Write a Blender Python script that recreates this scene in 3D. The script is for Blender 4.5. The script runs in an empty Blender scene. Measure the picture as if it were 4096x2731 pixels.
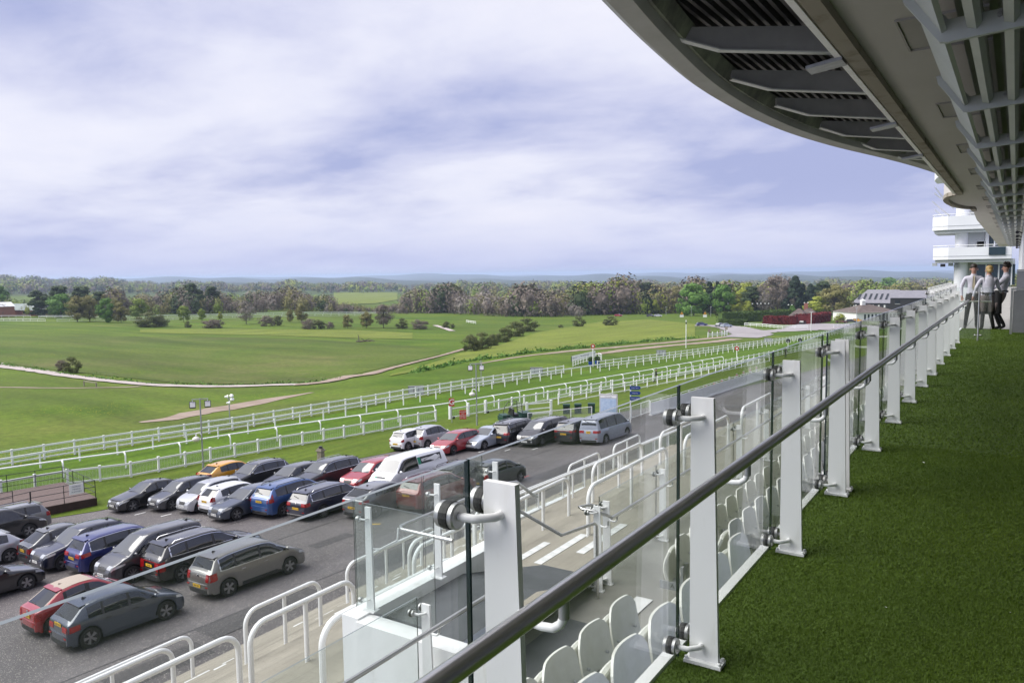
import bpy, math, random
import numpy as np
from mathutils import Vector, Matrix
random.seed(7); rng = np.random.default_rng(7)
SC = bpy.context.scene
COL = SC.collection
# ------------------------------------------------------------------ camera
F, YC, ROLL, H, YAW = 3100., 1094., 0.014, 11.9, math.radians(33)
_p = math.atan((1365.5 - YC) / F)
f0 = np.array([-math.sin(YAW), math.cos(YAW), 0]); r0 = np.array([math.cos(YAW), math.sin(YAW), 0]); zz = np.array([0, 0, 1.])
FW = f0 * math.cos(_p) - zz * math.sin(_p); UPv = f0 * math.sin(_p) + zz * math.cos(_p)
RT = r0 * math.cos(ROLL) - UPv * math.sin(ROLL); UP = UPv * math.cos(ROLL) + r0 * math.sin(ROLL)
CAM = np.array([0, 0, H])
cd = bpy.data.cameras.new('camera'); cam = bpy.data.objects.new('camera', cd); COL.objects.link(cam)
cd.sensor_fit = 'HORIZONTAL'; cd.sensor_width = 36; cd.lens = 36 * F / 4096
cd.clip_start = 0.05; cd.clip_end = 40000
cam.matrix_world = Matrix(((RT[0], UP[0], -FW[0], 0), (RT[1], UP[1], -FW[1], 0), (RT[2], UP[2], -FW[2], H), (0, 0, 0, 1)))
SC.camera = cam
# ------------------------------------------------------------------ sky, sun, exposure
SUN_EL, SUN_AZ = math.radians(50), math.radians(-120)
W = bpy.data.worlds.new('World'); SC.world = W; W.use_nodes = True
nt = W.node_tree; nt.nodes.clear()
def N(t, **k):
    n = nt.nodes.new(t)
    for a, b in k.items(): setattr(n, a, b)
    return n
L = lambda a, b: nt.links.new(a, b)
def mathn(op, a, b=None, c=None):
    n = N('ShaderNodeMath', operation=op)
    for i, v in enumerate((a, b, c)):
        if v is None: continue
        if isinstance(v, (int, float)): n.inputs[i].default_value = v
        else: L(v, n.inputs[i])
    return n.outputs[0]
sky = N('ShaderNodeTexSky', sky_type='NISHITA', sun_disc=False); sky.sun_elevation = SUN_EL; sky.sun_rotation = SUN_AZ
tc = N('ShaderNodeTexCoord'); sp = N('ShaderNodeSeparateXYZ'); L(tc.outputs['Generated'], sp.inputs[0])
zc = mathn('MAXIMUM', sp.outputs[2], 0.0); den = mathn('ADD', zc, 0.16)
cb = N('ShaderNodeCombineXYZ'); L(mathn('DIVIDE', sp.outputs[0], den), cb.inputs[0]); L(mathn('DIVIDE', sp.outputs[1], den), cb.inputs[1])
mp = N('ShaderNodeMapping'); L(cb.outputs[0], mp.inputs[0]); mp.inputs['Rotation'].default_value = (0, 0, math.radians(33)); mp.inputs['Scale'].default_value = (0.45, 0.55, 1); mp.inputs['Location'].default_value = (3.37, 1.55, 0)
n1 = N('ShaderNodeTexNoise'); n1.inputs['Scale'].default_value = 1.15; n1.inputs['Detail'].default_value = 9; n1.inputs['Roughness'].default_value = 0.5; n1.inputs['Distortion'].default_value = 0.25; L(mp.outputs[0], n1.inputs['Vector'])
n2 = N('ShaderNodeTexNoise'); n2.inputs['Scale'].default_value = 4.2; n2.inputs['Detail'].default_value = 8; n2.inputs['Roughness'].default_value = 0.6; n2.inputs['Distortion'].default_value = 0.3; L(mp.outputs[0], n2.inputs['Vector'])
mixn = mathn('ADD', mathn('MULTIPLY', n1.outputs[0], 0.78), mathn('MULTIPLY', n2.outputs[0], 0.22))
b1 = N('ShaderNodeMapRange', interpolation_type='SMOOTHSTEP'); L(sp.outputs[2], b1.inputs[0]); b1.inputs[1].default_value = 0.0; b1.inputs[2].default_value = 0.09
b2 = N('ShaderNodeMapRange', interpolation_type='SMOOTHSTEP'); L(sp.outputs[2], b2.inputs[0]); b2.inputs[1].default_value = 0.13; b2.inputs[2].default_value = 0.42; b2.inputs[3].default_value = 1.0; b2.inputs[4].default_value = 0.0
mixn = mathn('SUBTRACT', mixn, mathn('MULTIPLY', mathn('MULTIPLY', b1.outputs[0], b2.outputs[0]), 0.038))     # thicker, darker cloud low down all round
cr = N('ShaderNodeValToRGB'); L(mixn, cr.inputs[0]); e = cr.color_ramp.elements
e[0].position = 0.35; e[0].color = (0.43, 0.475, 0.75, 1); e[1].position = 0.64; e[1].color = (0.97, 0.96, 1.04, 1)
m = cr.color_ramp.elements.new(0.44); m.color = (0.66, 0.68, 0.89, 1)
m = cr.color_ramp.elements.new(0.52); m.color = (0.84, 0.85, 0.99, 1)
# the layer thins to a paler, bluer band of air low over the horizon
hz = N('ShaderNodeMapRange', interpolation_type='SMOOTHSTEP'); L(sp.outputs[2], hz.inputs[0]); hz.inputs[1].default_value = 0.0; hz.inputs[2].default_value = 0.11; hz.inputs[3].default_value = 0.75; hz.inputs[4].default_value = 0.0
mh = N('ShaderNodeMix', data_type='RGBA'); L(hz.outputs[0], mh.inputs['Factor']); L(cr.outputs[0], mh.inputs['A']); mh.inputs['B'].default_value = (0.58, 0.62, 0.90, 1)
bgc = N('ShaderNodeBackground'); L(mh.outputs['Result'], bgc.inputs[0]); bgc.inputs[1].default_value = 0.52
bgs = N('ShaderNodeBackground'); L(sky.outputs[0], bgs.inputs[0]); bgs.inputs[1].default_value = 0.06
ms = N('ShaderNodeMixShader'); ms.inputs[0].default_value = 0.96; L(bgs.outputs[0], ms.inputs[1]); L(bgc.outputs[0], ms.inputs[2])
wo = N('ShaderNodeOutputWorld'); L(ms.outputs[0], wo.inputs[0])
sd = bpy.data.lights.new('sun', 'SUN'); sd.energy = 2.8; sd.angle = math.radians(65); sd.color = (1, 0.97, 0.92)
sun = bpy.data.objects.new('sun', sd); COL.objects.link(sun)
_sv = Vector((math.sin(SUN_AZ) * math.cos(SUN_EL), math.cos(SUN_AZ) * math.cos(SUN_EL), math.sin(SUN_EL)))
sun.rotation_euler = (-_sv).to_track_quat('-Z', 'Y').to_euler(); sun.location = (-30, 10, 60)
SC.view_settings.view_transform = 'Standard'; SC.view_settings.look = 'None'; SC.view_settings.exposure = 0.95; SC.view_settings.gamma = 1.0
SC.view_settings.use_curve_mapping = False
SC.render.engine = 'CYCLES'; SC.cycles.use_denoising = True
SC.cycles.max_bounces = 8; SC.cycles.transparent_max_bounces = 24; SC.cycles.diffuse_bounces = 3; SC.cycles.glossy_bounces = 3; SC.cycles.transmission_bounces = 4; SC.cycles.volume_bounces = 0
SC.cycles.caustics_reflective = False; SC.cycles.caustics_refractive = False
# ------------------------------------------------------------------ survey: photograph -> place
def ray(x, y): return FW + RT * (x - 2048) / F - UP * (y - 1365.5) / F
def at(x, y, z):
    d = ray(x, y); return CAM + d * (z - H) / d[2]
def atY(x, y, Y):
    d = ray(x, y); return CAM + d * Y / d[1]
def atr(x, y, r):
    d = ray(x, y); return CAM + d * r / math.hypot(d[0], d[1])
def softp(t, k): return k * math.log1p(math.exp(min(t / k, 40)))
def znear(X, Y): return -0.08 * min(max(-X - 22, 0), 26) - 0.03 * softp(Y - 62, 8)
FARRAIL = [(-64, 5), (-60.3, 31.7), (-57.2, 45.7), (-55.8, 60), (-55.3, 80), (-54, 105), (-51, 135), (-47, 180), (-42, 240), (-38, 300)]
def lerp_line(line, Y):
    ys = [q[1] for q in line]; xs = [q[0] for q in line]
    if Y < ys[0]: return xs[0] + (Y - ys[0]) * (xs[1] - xs[0]) / (ys[1] - ys[0])
    if Y > ys[-1]: return xs[-1] + (Y - ys[-1]) * (xs[-1] - xs[-2]) / (ys[-1] - ys[-2])
    return float(np.interp(Y, ys, xs))
# terrain beyond the course: for a few bearings, sight-line height against distance
TAB = {-1500: [(1700, 85), (1500, 150), (1290, 430), (1250, 600), (1200, 1200), (1150, 1900), (1112, 3000), (1125, 6000), (1128, 11000)],
       0: [(1790, 78), (1640, 98), (1560, 122), (1470, 168), (1400, 215), (1340, 290), (1288, 430), (1262, 560), (1196, 1250), (1160, 1900), (1121, 3000), (1128, 6000), (1122, 11000)],
       1000: [(1690, 80), (1600, 102), (1548, 124), (1480, 155), (1400, 200), (1330, 300), (1295, 360), (1262, 450), (1232, 560), (1192, 1250), (1160, 1900), (1143, 3000), (1126, 6000), (1117, 11000)],
       1700: [(1560, 97), (1490, 125), (1440, 158), (1380, 220), (1325, 305), (1285, 390), (1255, 480), (1240, 640), (1187, 1250), (1158, 1900), (1146, 3000), (1120, 6000), (1105, 11000)],
       2300: [(1470, 118), (1415, 150), (1380, 190), (1325, 280), (1272, 400), (1256, 480), (1230, 700), (1180, 1250), (1152, 1900), (1138, 3000), (1120, 6000), (1107, 11000)],
       2900: [(1385, 180), (1352, 222), (1318, 280), (1285, 350), (1262, 430), (1242, 560), (1215, 900), (1165, 1700), (1140, 3000), (1112, 6000), (1100, 11000)],
       3400: [(1318, 268), (1300, 305), (1285, 350), (1268, 420), (1235, 620), (1205, 1000), (1160, 1700), (1132, 3000), (1106, 6000), (1092, 11000)],
       4600: [(1290, 290), (1270, 340), (1250, 420), (1225, 620), (1200, 1000), (1155, 1700), (1128, 3000), (1102, 6000), (1090, 11000)]}
def az_of(P): return math.atan2(P[0], P[1])
COLS = []
for xx, lst in TAB.items():
    rr, zs = [], []
    for (yy, r) in lst:
        P = atr(xx, yy, r); rr.append(r); zs.append(P[2])
    COLS.append((az_of(ray(xx, 1300)), np.log(np.array(rr)), np.array(zs)))
COLS.sort(key=lambda c: c[0])
AZS = [c[0] for c in COLS]
def ztab(r, az):
    lr = math.log(max(r, 1))
    az = min(max(az, AZS[0]), AZS[-1]); i = min(max(int(np.searchsorted(AZS, az)) - 1, 0), len(COLS) - 2)
    t = (az - AZS[i]) / (AZS[i + 1] - AZS[i]); t = t * t * (3 - 2 * t)
    return (1 - t) * np.interp(lr, COLS[i][1], COLS[i][2]) + t * np.interp(lr, COLS[i + 1][1], COLS[i + 1][2])
def ground(X, Y):
    over = lerp_line(FARRAIL, Y) - X            # metres beyond the far rail
    zn = znear(X, Y)
    if over <= 1: return zn
    r = math.hypot(X, Y); s = min(max((over - 1) / 18, 0), 1); s = s * s * (3 - 2 * s)
    return (1 - s) * zn + s * ztab(r, math.atan2(X, Y))
def on(x, y, dz=0.0, far=9000):
    """where the sight line through a photograph point meets the ground (or dz above it)"""
    d = ray(x, y); d = d / math.hypot(d[0], d[1]); r, pr = 12.0, 12.0
    while r < far:
        P = CAM + d * r
        if P[2] < ground(P[0], P[1]) + dz: break
        pr = r; r *= 1.015
    for _ in range(24):
        m_ = (pr + r) / 2; P = CAM + d * m_
        if P[2] < ground(P[0], P[1]) + dz: r = m_
        else: pr = m_
    P = CAM + d * r; return np.array([P[0], P[1], P[2] - dz])
def G(X, Y, dz=0): return (X, Y, ground(X, Y) + dz)
# ------------------------------------------------------------------ mesh helpers
class MB:
    def __init__(s): s.v = []; s.f = []; s.m = []
    def add(s, vs, fs, mi=0):
        b = len(s.v); s.v += [tuple(map(float, q)) for q in vs]; s.f += [tuple(b + i for i in f) for f in fs]; s.m += [mi] * len(fs); return s
    def box(s, c, d, rz=0, mi=0, taper=None, rot=None):
        hx, hy, hz_ = d[0] / 2, d[1] / 2, d[2] / 2; tx, ty = taper or (1, 1)
        q = [(-hx, -hy, -hz_), (hx, -hy, -hz_), (hx, hy, -hz_), (-hx, hy, -hz_), (-hx * tx, -hy * ty, hz_), (hx * tx, -hy * ty, hz_), (hx * tx, hy * ty, hz_), (-hx * tx, hy * ty, hz_)]
        R = rot if rot is not None else Matrix.Rotation(rz, 3, 'Z')
        return s.add([tuple(R @ Vector(p) + Vector(c)) for p in q], [(3, 2, 1, 0), (4, 5, 6, 7), (0, 1, 5, 4), (1, 2, 6, 5), (2, 3, 7, 6), (3, 0, 4, 7)], mi)
    def bar(s, a, b, w, h, mi=0, up=(0, 0, 1)):
        a, b = Vector(a), Vector(b); d = b - a; l = d.length; d.normalize(); u = Vector(up); sd_ = d.cross(u)
        if sd_.length < 1e-4: sd_ = d.cross(Vector((1, 0, 0)))
        sd_.normalize(); u = sd_.cross(d)
        R = Matrix((d, sd_, u)).transposed(); return s.box((a + b) / 2, (l, w, h), mi=mi, rot=R)
    def tube(s, pts, r, n=8, mi=0, cap=True):
        pts = [Vector(p) for p in pts]; rs = r if isinstance(r, (list, tuple)) else [r] * len(pts); vs, fs = [], []; pu = None
        for i, p in enumerate(pts):
            d = (pts[min(i + 1, len(pts) - 1)] - pts[max(i - 1, 0)])
            if d.length < 1e-9: d = Vector((0, 0, 1))
            d.normalize()
            if pu is None:
                pu = d.cross(Vector((0, 0, 1)))
                if pu.length < 1e-3: pu = d.cross(Vector((1, 0, 0)))
            u = (pu - d * pu.dot(d)); u.normalize(); pu = u; w = d.cross(u)
            for k in range(n):
                a = 2 * math.pi * k / n; vs.append(p + (u * math.cos(a) + w * math.sin(a)) * rs[i])
        for i in range(len(pts) - 1):
            for k in range(n): fs.append((i * n + k, i * n + (k + 1) % n, (i + 1) * n + (k + 1) % n, (i + 1) * n + k))
        if cap: fs.append(tuple(range(n - 1, -1, -1))); fs.append(tuple((len(pts) - 1) * n + k for k in range(n)))
        return s.add(vs, fs, mi)
    def lathe(s, prof, c=(0, 0, 0), n=16, mi=0, axis='z', cap=True):
        vs, fs = [], []
        for (r, z) in prof:
            for k in range(n):
                a = 2 * math.pi * k / n; p = (r * math.cos(a), r * math.sin(a), z)
                if axis == 'y': p = (p[0], p[2], p[1])
                if axis == 'x': p = (p[2], p[0], p[1])
                vs.append((p[0] + c[0], p[1] + c[1], p[2] + c[2]))
        for i in range(len(prof) - 1):
            for k in range(n):
                q = (i * n + k, i * n + (k + 1) % n, (i + 1) * n + (k + 1) % n, (i + 1) * n + k); fs.append(q if axis != 'y' else q[::-1])
        if cap: fs.append(tuple(range(n)) if axis == 'y' else tuple(range(n - 1, -1, -1))); t = tuple((len(prof) - 1) * n + k for k in range(n)); fs.append(t[::-1] if axis == 'y' else t)
        return s.add(vs, fs, mi)
    def ball(s, c, r, n=12, m_=8, mi=0, jit=0, rnd=None):
        vs, fs = [], []; r = r if isinstance(r, (tuple, list)) else (r, r, r)
        for i in range(m_ + 1):
            t = math.pi * i / m_
            for k in range(n):
                a = 2 * math.pi * k / n; j = 1 + (rnd.uniform(-jit, jit) if jit else 0)
                vs.append((c[0] + r[0] * math.sin(t) * math.cos(a) * j, c[1] + r[1] * math.sin(t) * math.sin(a) * j, c[2] - r[2] * math.cos(t) * j))
        for i in range(m_):
            for k in range(n): fs.append((i * n + k, i * n + (k + 1) % n, (i + 1) * n + (k + 1) % n, (i + 1) * n + k))
        return s.add(vs, fs, mi)
    def prism(s, poly, z0, z1, mi=0):
        n = len(poly); vs = [(p[0], p[1], z0) for p in poly] + [(p[0], p[1], z1) for p in poly]
        fs = [tuple(range(n - 1, -1, -1)), tuple(range(n, 2 * n))] + [(i, (i + 1) % n, n + (i + 1) % n, n + i) for i in range(n)]
        return s.add(vs, fs, mi)
    def grid(s, rows, mi=0):
        n = len(rows[0]); vs = [p for r in rows for p in r]
        return s.add(vs, [(i * n + j, i * n + j + 1, (i + 1) * n + j + 1, (i + 1) * n + j) for i in range(len(rows) - 1) for j in range(n - 1)], mi)
    def mesh(s, name, mats, smooth=False, ang=None):
        me = bpy.data.meshes.new(name); me.from_pydata(s.v, [], s.f)
        for m_ in (mats if isinstance(mats, (list, tuple)) else [mats]): me.materials.append(m_)
        if any(s.m): me.polygons.foreach_set('material_index', s.m)
        if smooth:
            me.polygons.foreach_set('use_smooth', [True] * len(me.polygons))
            if ang: me.set_sharp_from_angle(angle=math.radians(ang))
        me.update(); return me
    def build(s, name, mats, parent=None, smooth=False, ang=35, loc=None):
        return put(name, s.mesh(name, mats, smooth, ang), parent, loc)
def put(name, me, parent=None, loc=None):
    o = bpy.data.objects.new(name, me); COL.objects.link(o)
    if parent is not None: o.parent = parent
    if loc is not None: o.location = loc
    return o
def tag(o, label, cat, group=None, kind=None):
    if label: o['label'] = label
    if cat: o['category'] = cat
    if group: o['group'] = group
    if kind: o['kind'] = kind
    return o
def thing(name, label, cat, loc=(0, 0, 0), rz=0, group=None):
    o = bpy.data.objects.new(name, None); COL.objects.link(o); o.empty_display_size = 0.2
    o.location = loc; o.rotation_euler = (0, 0, rz); return tag(o, label, cat, group)
def struct(o): o['kind'] = 'structure'; return o
def copytree(o, parent=None, loc=None, rz=None):
    c = o.copy(); COL.objects.link(c)
    if parent is not None: c.parent = parent
    if loc is not None: c.location = loc
    if rz is not None: c.rotation_euler = (0, 0, rz)
    for ch in KIDS(o): copytree(ch, c)
    return c
def KIDS(o): return [q for q in o.children]
_fonts = {}
def text_mesh(name, txt, size, mat_, depth=0.0, align='CENTER', bold=0.0, spacing=1.0):
    cu = bpy.data.curves.new('txt', 'FONT'); cu.body = txt; cu.size = size; cu.align_x = align; cu.align_y = 'CENTER'; cu.extrude = depth; cu.offset = bold; cu.resolution_u = 2; cu.space_character = spacing
    o = bpy.data.objects.new('txt', cu); COL.objects.link(o); dg = bpy.context.evaluated_depsgraph_get()
    me = bpy.data.meshes.new_from_object(o.evaluated_get(dg)); me.name = name; bpy.data.objects.remove(o); bpy.data.curves.remove(cu)
    me.materials.clear(); me.materials.append(mat_); return me
# ------------------------------------------------------------------ materials
def mat(name, col, rough=0.6, metal=0.0, var=0.0, scale=8.0, bump=0.0, bscale=None, spec=0.5, coat=0.0, col2=None, detail=6, streak=None, contrast=(0.35, 0.65)):
    m_ = bpy.data.materials.new(name); m_.use_nodes = True; t = m_.node_tree; b = t.nodes['Principled BSDF']
    b.inputs['Base Color'].default_value = (*col, 1); b.inputs['Roughness'].default_value = rough; b.inputs['Metallic'].default_value = metal
    b.inputs['Specular IOR Level'].default_value = spec; b.inputs['Coat Weight'].default_value = coat
    if coat: b.inputs['Coat Roughness'].default_value = 0.04
    if var or col2 or bump:
        tcn = t.nodes.new('ShaderNodeTexCoord'); mpn = t.nodes.new('ShaderNodeMapping'); t.links.new(tcn.outputs['Object'], mpn.inputs[0])
        if streak: mpn.inputs['Scale'].default_value = streak
    if var or col2:
        nz = t.nodes.new('ShaderNodeTexNoise'); nz.inputs['Scale'].default_value = scale; nz.inputs['Detail'].default_value = detail; nz.inputs['Roughness'].default_value = 0.65; t.links.new(mpn.outputs[0], nz.inputs['Vector'])
        rp = t.nodes.new('ShaderNodeValToRGB'); t.links.new(nz.outputs[0], rp.inputs[0])
        c2 = col2 or tuple(min(1, c * (1 + var)) for c in col); c1 = col if col2 else tuple(c * (1 - var) for c in col)
        rp.color_ramp.elements[0].position = contrast[0]; rp.color_ramp.elements[1].position = contrast[1]
        rp.color_ramp.elements[0].color = (*c1, 1); rp.color_ramp.elements[1].color = (*c2, 1); t.links.new(rp.outputs[0], b.inputs['Base Color'])
    if bump:
        nb = t.nodes.new('ShaderNodeTexNoise'); nb.inputs['Scale'].default_value = bscale or scale * 4; nb.inputs['Detail'].default_value = 4; t.links.new(mpn.outputs[0], nb.inputs['Vector'])
        bn = t.nodes.new('ShaderNodeBump'); bn.inputs['Strength'].default_value = bump; bn.inputs['Distance'].default_value = 0.02; t.links.new(nb.outputs[0], bn.inputs['Height']); t.links.new(bn.outputs[0], b.inputs['Normal'])
    return m_
def glassmat(name, tint, dirt=0.05, ior=1.5, refl=1.0):
    m_ = bpy.data.materials.new(name); m_.use_nodes = True; t = m_.node_tree; t.nodes.clear()
    o = t.nodes.new('ShaderNodeOutputMaterial'); tr = t.nodes.new('ShaderNodeBsdfTransparent'); tr.inputs[0].default_value = (*tint, 1)
    gl = t.nodes.new('ShaderNodeBsdfGlossy'); gl.inputs['Roughness'].default_value = 0.01; gl.inputs[0].default_value = (refl, refl, refl, 1)
    lw = t.nodes.new('ShaderNodeLayerWeight'); lw.inputs[0].default_value = 0.5; pw_ = t.nodes.new('ShaderNodeMath'); pw_.operation = 'POWER'; t.links.new(lw.outputs['Facing'], pw_.inputs[0]); pw_.inputs[1].default_value = 4.5
    fr = t.nodes.new('ShaderNodeMapRange'); t.links.new(pw_.outputs[0], fr.inputs[0]); fr.inputs[3].default_value = 0.022; fr.inputs[4].default_value = 0.75; mx = t.nodes.new('ShaderNodeMixShader')
    df = t.nodes.new('ShaderNodeBsdfDiffuse'); df.inputs[0].default_value = (0.62, 0.66, 0.64, 1)
    tcn = t.nodes.new('ShaderNodeTexCoord'); nz = t.nodes.new('ShaderNodeTexNoise'); nz.inputs['Scale'].default_value = 2.2; nz.inputs['Detail'].default_value = 6; t.links.new(tcn.outputs['Object'], nz.inputs['Vector'])
    mr = t.nodes.new('ShaderNodeMapRange'); t.links.new(nz.outputs[0], mr.inputs[0]); mr.inputs[1].default_value = 0.3; mr.inputs[2].default_value = 0.75; mr.inputs[3].default_value = dirt * 0.5; mr.inputs[4].default_value = dirt * 1.7
    m2 = t.nodes.new('ShaderNodeMixShader'); t.links.new(mr.outputs[0], m2.inputs[0]); t.links.new(tr.outputs[0], m2.inputs[1]); t.links.new(df.outputs[0], m2.inputs[2])
    t.links.new(fr.outputs[0], mx.inputs[0]); t.links.new(m2.outputs[0], mx.inputs[1]); t.links.new(gl.outputs[0], mx.inputs[2]); t.links.new(mx.outputs[0], o.inputs[0]); return m_
WHITE = mat('white_paint', (0.84, 0.84, 0.84), 0.38, var=0.04, scale=3)
WHITEW = mat('white_weathered_paint', (0.85, 0.85, 0.85), 0.45, col2=(0.60, 0.58, 0.54), scale=5, streak=(1, 1, 0.22), contrast=(0.56, 0.82), detail=10)
PVC = mat('white_pvc', (0.82, 0.83, 0.84), 0.35, var=0.03, scale=2)
STEEL = mat('brushed_steel', (0.60, 0.585, 0.575), 0.31, 0.95, var=0.12, scale=40, streak=(1, 0.05, 1))
STEELD = mat('dull_steel', (0.42, 0.42, 0.42), 0.42, 0.8, var=0.1, scale=20)
GALV = mat('galvanised_steel', (0.40, 0.41, 0.43), 0.5, 0.6, var=0.12, scale=14)
RUBBER = mat('black_rubber', (0.012, 0.012, 0.012), 0.6)
BLACK = mat('black_paint', (0.018, 0.018, 0.022), 0.35)
DARK = mat('dark_void', (0.012, 0.012, 0.013), 0.9)
GLASS = glassmat('balustrade_glass', (0.955, 0.975, 0.968), 0.042)
EDGE = mat('glass_edge', (0.006, 0.018, 0.016), 0.12)
EDGEL = mat('glass_top_edge', (0.20, 0.23, 0.24), 0.15)
# ------------------------------------------------------------------ ground materials
def groundmat(name, cols, scales, bump=0.3, bscale=6.0, stripe=None, flowers=0.0, rough=0.9, woods=None):
    """cols: four colours, a..d; two noises of different size pick between them"""
    m_ = bpy.data.materials.new(name); m_.use_nodes = True; t = m_.node_tree; b = t.nodes['Principled BSDF']; b.inputs['Roughness'].default_value = rough; b.inputs['Specular IOR Level'].default_value = 0.15
    tcn = t.nodes.new('ShaderNodeTexCoord'); ob = tcn.outputs['Object']
    def noise(sc, det=6, ro=0.6, vec=ob):
        n = t.nodes.new('ShaderNodeTexNoise'); n.inputs['Scale'].default_value = sc; n.inputs['Detail'].default_value = det; n.inputs['Roughness'].default_value = ro; t.links.new(vec, n.inputs['Vector']); return n.outputs[0]
    def ramp(src, c1, c2, p1=0.38, p2=0.62):
        r = t.nodes.new('ShaderNodeValToRGB'); t.links.new(src, r.inputs[0]); r.color_ramp.elements[0].position = p1; r.color_ramp.elements[1].position = p2; r.color_ramp.elements[0].color = (*c1, 1); r.color_ramp.elements[1].color = (*c2, 1); return r.outputs[0]
    def mix(f, a, c, blend='MIX'):
        n = t.nodes.new('ShaderNodeMix'); n.data_type = 'RGBA'; n.blend_type = blend
        if isinstance(f, float): n.inputs['Factor'].default_value = f
        else: t.links.new(f, n.inputs['Factor'])
        t.links.new(a, n.inputs['A']); t.links.new(c, n.inputs['B']); return n.outputs['Result']
    big, mid, fine = noise(scales[0]), noise(scales[1], 8, 0.7), noise(scales[2], 8, 0.75)
    c_ab = ramp(mid, cols[0], cols[1]); c_cd = ramp(mid, cols[2], cols[3])
    base = mix(ramp(big, (0, 0, 0), (1, 1, 1), 0.42, 0.58), c_ab, c_cd)
    fr = ramp(fine, (0.62, 0.62, 0.62), (1.25, 1.25, 1.25), 0.3, 0.7)
    base = mix(1.0, base, fr, 'MULTIPLY')
    if stripe:
        mpn = t.nodes.new('ShaderNodeMapping'); t.links.new(ob, mpn.inputs[0]); mpn.inputs['Rotation'].default_value = (0, 0, stripe[0]); mpn.inputs['Scale'].default_value = stripe[1]
        sn = noise(1.0, 3, 0.5, mpn.outputs[0]); base = mix(stripe[2], base, mix(1.0, base, ramp(sn, (0.55, 0.58, 0.5), (1.35, 1.3, 1.25), 0.35, 0.65), 'MULTIPLY'))
    if flowers:
        vo = t.nodes.new('ShaderNodeTexVoronoi'); vo.inputs['Scale'].default_value = 2.6; t.links.new(ob, vo.inputs['Vector'])
        lt = t.nodes.new('ShaderNodeMath'); lt.operation = 'LESS_THAN'; t.links.new(vo.outputs['Distance'], lt.inputs[0]); lt.inputs[1].default_value = 0.17
        pn = noise(0.05, 3); gt = t.nodes.new('ShaderNodeMapRange'); t.links.new(pn, gt.inputs[0]); gt.inputs[1].default_value = 0.5; gt.inputs[2].default_value = 0.62; gt.inputs[4].default_value = flowers
        mu = t.nodes.new('ShaderNodeMath'); mu.operation = 'MULTIPLY'; t.links.new(lt.outputs[0], mu.inputs[0]); t.links.new(gt.outputs[0], mu.inputs[1])
        yc = t.nodes.new('ShaderNodeRGB'); yc.outputs[0].default_value = (0.52, 0.40, 0.02, 1); base = mix(mu.outputs[0], base, yc.outputs[0])
    if woods:      # the country beyond is mostly woodland
        ln = t.nodes.new('ShaderNodeVectorMath'); ln.operation = 'LENGTH'; t.links.new(ob, ln.inputs[0]); wn_ = noise(0.0022, 6, 0.6)
        ad = t.nodes.new('ShaderNodeMath'); ad.operation = 'MULTIPLY_ADD'; t.links.new(wn_, ad.inputs[0]); ad.inputs[1].default_value = 2600.0; t.links.new(ln.outputs['Value'], ad.inputs[2])
        mr_ = t.nodes.new('ShaderNodeMapRange'); t.links.new(ad.outputs[0], mr_.inputs[0]); mr_.inputs[1].default_value = 2500; mr_.inputs[2].default_value = 3300
        base = mix(mr_.outputs[0], base, ramp(noise(0.004, 8, 0.7), tuple(q * .75 for q in woods), tuple(q * 2.1 for q in woods), .42, .66))
    t.links.new(base, b.inputs['Base Color'])
    bn = t.nodes.new('ShaderNodeBump'); bn.inputs['Strength'].default_value = bump; bn.inputs['Distance'].default_value = 0.12; t.links.new(noise(bscale, 5, 0.7), bn.inputs['Height']); t.links.new(bn.outputs[0], b.inputs['Normal'])
    return m_
M_DOWN = groundmat('downland_grass', [(0.060, 0.118, 0.005), (0.098, 0.146, 0.012), (0.108, 0.138, 0.022), (0.068, 0.124, 0.006)], (0.013, 0.05, 1.3), 0.5, 1.5, stripe=(math.radians(28), (0.010, 0.12, 1), 0.5), flowers=0.65, woods=(0.034, 0.045, 0.026))
M_TURF = groundmat('racecourse_turf', [(0.060, 0.122, 0.006), (0.088, 0.158, 0.009), (0.080, 0.142, 0.009), (0.056, 0.112, 0.005)], (0.06, 0.3, 3.5), 0.35, 5, stripe=(math.radians(3), (0.75, 0.012, 1), 0.5))
M_LAWN = groundmat('lawn_grass', [(0.070, 0.118, 0.008), (0.106, 0.148, 0.016), (0.100, 0.136, 0.016), (0.064, 0.112, 0.008)], (0.1, 0.5, 4.0), 0.35, 6, stripe=(math.radians(6), (0.9, 0.03, 1), 0.45))
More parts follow.
